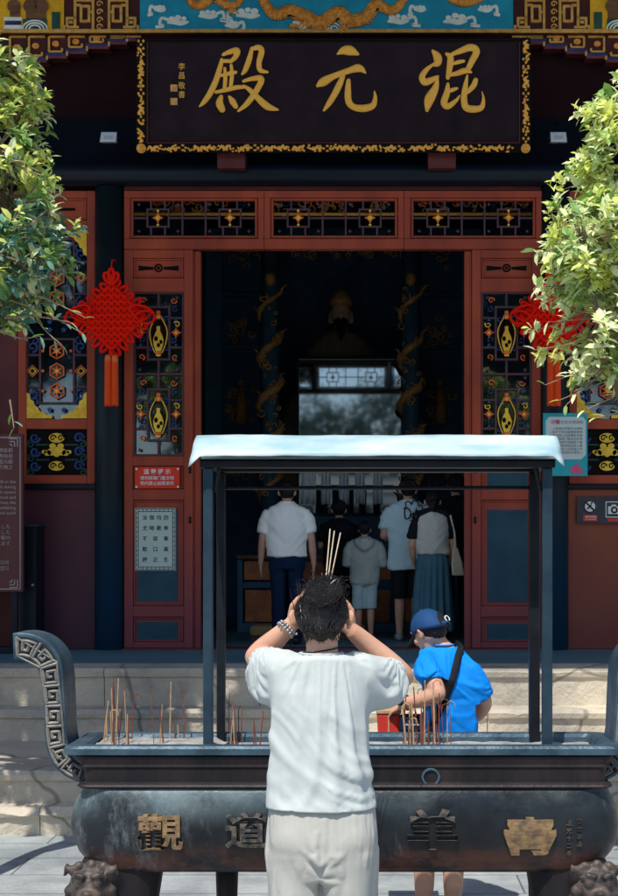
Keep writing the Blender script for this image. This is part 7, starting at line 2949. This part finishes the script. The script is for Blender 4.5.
def tree(label, d, trunk_px, lobes, n_twigs, mats, pick, seed, leaf_l=(0.034, 0.098), bare=(), thin=0.0):
    rnd = random.Random(seed)
    base = P(trunk_px, 0, d)
    base.z = 0
    root = empty('osmanthus_tree', base, label, 'tree')
    top = Vector((base.x, d, Z(130, d)))
    tr = MB()
    tp = smooth_path([base, base + Vector((0.03, 0.02, 0.9)), base + Vector((-0.03, 0.0, 1.9)), Vector((base.x + 0.02, d, Z(300, d))), top], 5)
    n = len(tp)
    tr.tube([Vector(p) for p in tp], [0.075 * (1 - 0.75 * i / (n - 1)) for i in range(n)], 12)
    limbs = []
    for (px, py, rx, ry, w) in lobes:
        c = P(px, py, d)
        for k in range(5):
            t = rnd.uniform(0.45, 0.9)
            s = Vector(tp[int(t * (n - 1))])
            e = c + Vector((rnd.uniform(-.6, .6) * rx * d / FOC, rnd.uniform(-.5, .5) * rx * d / FOC, rnd.uniform(-.4, .5) * ry * d / FOC))
            mid = s.lerp(e, 0.5) + Vector((0, 0, -0.05)) + rnd_dir(rnd) * 0.05
            path = [Vector(p) for p in smooth_path([s, mid, e], 4)]
            tr.tube(path, [0.020 * (1 - 0.7 * i / (len(path) - 1)) for i in range(len(path))], 7)
            limbs += path[2:]
    tr.build('trunk', M['bark'], root, smooth=True)
    tw, lf = MB(), MB()
    tot = sum(l[4] for l in lobes)
    for i in range(n_twigs):
        q = rnd.uniform(0, tot)
        for lobe in lobes:
            q -= lobe[4]
            if q <= 0:
                break
        px, py, rx, ry, w = lobe
        c = P(px, py, d)
        v = rnd_dir(rnd)
        rad = rnd.uniform(0.35, 1.0) ** 0.45
        rad *= 1.0 + 0.30 * noise.noise(v * 2.3 + Vector((seed, 0, 0)))
        e = c + Vector((v.x * rx, v.y * rx * 0.9, v.z * ry)) * (rad * d / FOC)
        if noise.noise(e * 3.4 + Vector((seed * 3.0, 0, 0))) < -0.21 + thin:
            continue
        s = min(limbs, key=lambda p: (p - e).length_squared)
        if (s - e).length > 0.42:
            s = e + (s - e).normalized() * 0.42
        mid = s.lerp(e, 0.55) + Vector((0, 0, -0.03)) + rnd_dir(rnd) * 0.02
        tw.tube([s, mid, e], [0.0058, 0.0042, 0.0022], 5)
        grow = (e - mid).normalized()
        grow = (grow + Vector((0, 0, 0.35)) + rnd_dir(rnd) * 0.25).normalized()
        mi0 = pick(e, rnd)
        for whorl in range(rnd.choice((2, 2, 3))):
            p0 = e - grow * (0.038 * whorl) + rnd_dir(rnd) * 0.012
            nl = rnd.choice((4, 5, 6))
            a0 = rnd.uniform(0, PI)
            o1 = grow.orthogonal().normalized()
            o2 = grow.cross(o1)
            for j in range(nl):
                a = a0 + 2 * PI * j / nl + rnd.uniform(-0.3, 0.3)
                out = o1 * math.cos(a) + o2 * math.sin(a)
                dv = (out + grow * rnd.uniform(-0.1, 1.1) + Vector((0, 0, rnd.uniform(-0.4, 0.2))) + rnd_dir(rnd) * 0.35).normalized()
                p0 = p0 + grow * rnd.uniform(-0.02, 0.02)
                L = rnd.uniform(*leaf_l) * (0.8 if whorl == 0 else 1.0)
                nn = (Vector((-0.15, -0.55, 0.9)) + grow * 0.3 + rnd_dir(rnd) * 0.62).normalized()
                mi = mi0 if rnd.random() < 0.75 else pick(e, rnd)
                leaf(lf, p0, dv, nn, L, L * rnd.uniform(0.17, 0.24), mi)
    for (a, b) in bare:
        s, e = P(*a, d - 0.1), P(*b, d - 0.15)
        mid = s.lerp(e, 0.5) + Vector((0, 0, rnd.uniform(-0.05, 0.03)))
        path = [Vector(p) for p in smooth_path([s, mid, e], 4)]
        tw.tube(path, [0.005 * (1 - 0.6 * i / (len(path) - 1)) for i in range(len(path))], 5)
        for q in range(3):
            p0 = path[-1 - q * 2]
            dv = ((e - s).normalized() + rnd_dir(rnd) * 0.8).normalized()
            leaf(lf, p0, dv, Vector((0, 0, 1)), rnd.uniform(0.05, 0.09), 0.011, pick(p0, rnd))
    tw.build('twigs', M['twig'], root)
    lf.build('crown', mats, root)
    return root


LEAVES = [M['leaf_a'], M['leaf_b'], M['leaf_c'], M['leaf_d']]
DL, DR = 6.8, 6.7


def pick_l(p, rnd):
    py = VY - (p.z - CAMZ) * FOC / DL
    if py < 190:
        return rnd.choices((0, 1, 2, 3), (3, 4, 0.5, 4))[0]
    return rnd.choices((0, 1, 2, 3), (3, 1, 5, 2))[0]  # lower crown takes mostly the leaf colour with shade painted in


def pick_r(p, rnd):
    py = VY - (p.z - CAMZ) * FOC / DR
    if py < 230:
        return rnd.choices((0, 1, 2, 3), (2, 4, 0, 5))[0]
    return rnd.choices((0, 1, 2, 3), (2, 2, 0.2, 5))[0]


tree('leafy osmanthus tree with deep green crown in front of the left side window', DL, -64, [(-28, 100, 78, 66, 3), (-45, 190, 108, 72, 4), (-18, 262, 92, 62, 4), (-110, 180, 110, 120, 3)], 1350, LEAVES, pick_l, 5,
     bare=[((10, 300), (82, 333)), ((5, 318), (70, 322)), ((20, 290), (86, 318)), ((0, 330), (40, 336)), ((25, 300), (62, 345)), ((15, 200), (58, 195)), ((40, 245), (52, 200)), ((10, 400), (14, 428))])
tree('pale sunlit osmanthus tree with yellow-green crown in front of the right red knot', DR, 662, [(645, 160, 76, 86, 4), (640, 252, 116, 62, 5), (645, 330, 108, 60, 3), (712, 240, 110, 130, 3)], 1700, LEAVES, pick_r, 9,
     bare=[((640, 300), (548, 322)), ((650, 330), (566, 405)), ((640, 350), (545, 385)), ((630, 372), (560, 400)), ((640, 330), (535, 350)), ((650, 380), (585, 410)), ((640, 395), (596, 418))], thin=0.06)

# ================================================================== THE COURTYARD BEHIND THE PHOTOGRAPHER (seen in the glass)
gb = empty('courtyard_gallery', (-1.5, -27.0, 0), 'pale plaster gallery with white columns across the courtyard, mirrored in the glass case', 'gallery')
m = MB()
m.box(-16, 13, -29.2, -29.0, 0, 4.4)
m.build('wall', M['tile_grey'], gb)
for i in range(22):
    x = -16 + i * 1.35
    m = MB()
    m.lathe([(0.24, 0.0), (0.24, 0.3), (0.19, 0.4), (0.17, 4.1), (0.24, 4.3)], (x, -26.6, 0), 12)
    m.build('column', M['pale_wall'], gb, smooth=True)
m = MB()
m.box(-16.6, 13.6, -26.95, -26.2, 4.3, 4.7)
m.build('architrave', M['pale_wall'], gb)
m = MB()
m.add([(-17, -25.6, 4.65), (14, -25.6, 4.65), (14, -29.5, 5.6), (-17, -29.5, 5.6), (-17, -25.6, 4.8), (14, -25.6, 4.8), (14, -29.5, 5.8), (-17, -29.5, 5.8)], [(0, 1, 2, 3), (4, 7, 6, 5), (0, 4, 5, 1), (1, 5, 6, 2), (2, 6, 7, 3), (3, 7, 4, 0)])
m.build('roof', M['tile_grey'], gb)
rnd = random.Random(77)
for i, (x, y, hgt, lab) in enumerate(((-6.2, -33.0, 11.2, 'broad courtyard tree behind the gallery roof, leftmost of those mirrored in the glass case'), (-2.6, -34.0, 10.6, 'dense courtyard tree behind the gallery roof, mirrored at the middle of the glass case'), (0.9, -33.0, 11.4, 'tall courtyard tree behind the gallery roof, mirrored at the right of the glass case'), (4.8, -34.5, 10.8, 'courtyard tree behind the right end of the gallery roof'))):
    r = empty('courtyard_tree', (x, y, 0), lab, 'tree', 'trees across the courtyard')
    t = MB()
    t.tube([(x, y, 0), (x + 0.1, y, 2), (x, y, hgt * 0.75)], [0.22, 0.16, 0.06], 10)
    for q in range(6):
        a = rnd.uniform(0, 6.28)
        t.tube([(x, y, hgt * 0.4), (x + math.cos(a) * 0.8, y + math.sin(a) * 0.8, hgt * 0.6), (x + math.cos(a) * 1.5, y + math.sin(a) * 1.5, hgt * 0.75)], [0.09, 0.06, 0.02], 6)
    t.build('trunk', M['bark'], r, smooth=True)
    c = MB()
    for q in range(3600):
        v = rnd_dir(rnd)
        rad = rnd.uniform(0.3, 1) ** 0.5 * (1 + 0.4 * noise.noise(v * 2.1 + Vector((i * 7, 0, 0))))
        p = Vector((x, y, hgt * 0.60)) + Vector((v.x * 2.5, v.y * 2.5, v.z * hgt * 0.40)) * rad
        leaf(c, p, rnd_dir(rnd), rnd_dir(rnd), rnd.uniform(0.22, 0.4), rnd.uniform(0.06, 0.11), 0)
    c.build('crown', M['far_leaf'], r)

for i, (x, y, hgt, lab) in enumerate(((-15.5, -33.0, 15.2, 'tall dark courtyard tree far to the left, mirrored in the left side window'), (-11.0, -34.5, 14.6, 'tall dark courtyard tree mirrored in the left door lattice'), (-8.0, -33.0, 13.6, 'slender dark courtyard tree beside the one mirrored in the left door lattice'), (6.6, -33.5, 14.4, 'tall dark courtyard tree mirrored in the right door lattice'), (10.8, -33.0, 15.0, 'tall dark courtyard tree far to the right, mirrored in the right side window'))):
    r = empty('courtyard_tree', (x, y, 0), lab, 'tree', 'trees across the courtyard')
    t = MB()
    t.tube([(x, y, 0), (x + 0.15, y, 5), (x, y, hgt * 0.85)], [0.30, 0.2, 0.06], 10)
    for q in range(7):
        a = rnd.uniform(0, 6.28)
        t.tube([(x + 0.1, y, hgt * 0.55), (x + math.cos(a) * 0.9, y + math.sin(a) * 0.9, hgt * 0.68), (x + math.cos(a) * 1.8, y + math.sin(a) * 1.8, hgt * 0.8)], [0.10, 0.06, 0.02], 6)
    t.build('trunk', M['bark'], r, smooth=True)
    c = MB()
    for q in range(5200):
        v = rnd_dir(rnd)
        rad = rnd.uniform(0.2, 1) ** 0.5 * (1 + 0.3 * noise.noise(v * 2.1 + Vector((i * 5, 3, 0))))
        p = Vector((x, y, hgt - 3.2)) + Vector((v.x * 2.5, v.y * 2.2, v.z * 3.5)) * rad
        if p.z < 9.6 and noise.noise(p * 0.9) > -0.12:
            continue
        leaf(c, p, rnd_dir(rnd), rnd_dir(rnd), rnd.uniform(0.28, 0.46), rnd.uniform(0.09, 0.15), 0)
    c.build('crown', M['far_leaf'], r)

# unseen tree added left of the steps, crown shaped to dapple them and the court
x, y = -3.7, 6.75
r = empty('added_shade_tree', (x, y, 0), 'unseen tree added left of the steps, its high crown dappling the stone with shadow', 'tree')
t = MB()
t.tube([Vector(p) for p in smooth_path([(x, y, 0), (x - 0.05, y, 2), (x + 0.1, y, 4.2), (x + 0.4, y + 0.1, 6.4)], 5)], [0.17 - 0.008 * i for i in range(16)], 12)
for q in range(8):
    a = rnd.uniform(0, 6.28)
    t.tube([(x + 0.1, y, 4.4), (x + 0.4 + math.cos(a) * 0.6, y + math.sin(a) * 0.6, 5.2), (x + 0.8 + math.cos(a) * 1.3, y + math.sin(a) * 1.2, 6.1)], [0.07, 0.04, 0.015], 6)
t.build('trunk', M['bark'], r, smooth=True)
c = MB()
for q in range(4200):
    v = rnd_dir(rnd)
    rad = rnd.uniform(0.2, 1) ** 0.5
    p = Vector((x + 1.15, y + 0.15, 5.75)) + Vector((v.x * 1.45, v.y * 0.95, v.z * 0.6)) * rad
    if noise.noise(p * 2.6) < 0.07 or p.z < 5.2:
        continue
    leaf(c, p, rnd_dir(rnd), (rnd_dir(rnd) + Vector((0, 0, 1.5))).normalized(), rnd.uniform(0.13, 0.24), rnd.uniform(0.045, 0.075), 0)
c.build('crown', M['far_leaf'], r)

# ================================================================== CAMERA, LIGHT
cam = bpy.data.cameras.new('camera')
cam.sensor_fit = 'VERTICAL'
cam.sensor_height = 36.0
cam.lens = FOC / 896 * 36.0
cam.shift_y = (VY - 448) / 896
cam.shift_x = -(VX - 309) / 896
cam.clip_end = 1000
co = bpy.data.objects.new('camera', cam)
co.location = (0, 0, CAMZ)
co.rotation_euler = (R(90), 0, 0)
COL.objects.link(co)
SC.camera = co

ELEV, AZ = 61.0, 18.0     # the sun stands behind the photographer, to the left
sd = bpy.data.lights.new('sun', 'SUN')
sd.energy = 5.0
sd.angle = R(0.5)
sd.color = (1.0, 0.95, 0.86)
so = bpy.data.objects.new('sun', sd)
to_sun = Vector((-math.sin(R(AZ)) * math.cos(R(ELEV)), -math.cos(R(AZ)) * math.cos(R(ELEV)), math.sin(R(ELEV))))
so.rotation_euler = to_sun.to_track_quat('Z', 'Y').to_euler()
so.location = (0, 0, 20)
COL.objects.link(so)
w = bpy.data.worlds.new('World')
SC.world = w
w.use_nodes = True
N, L = w.node_tree.nodes, w.node_tree.links
sky = N.new('ShaderNodeTexSky')
sky.sky_type = 'NISHITA'
sky.sun_disc = False
sky.sun_elevation = R(ELEV)
sky.sun_rotation = R(180 + AZ)
L.new(sky.outputs['Color'], N['Background'].inputs['Color'])
N['Background'].inputs['Strength'].default_value = 0.15
SC.view_settings.view_transform = 'Standard'
SC.view_settings.look = 'None'
SC.view_settings.exposure = 0
SC.cycles.use_denoising = True
SC.cycles.max_bounces = 8
SC.cycles.transparent_max_bounces = 12
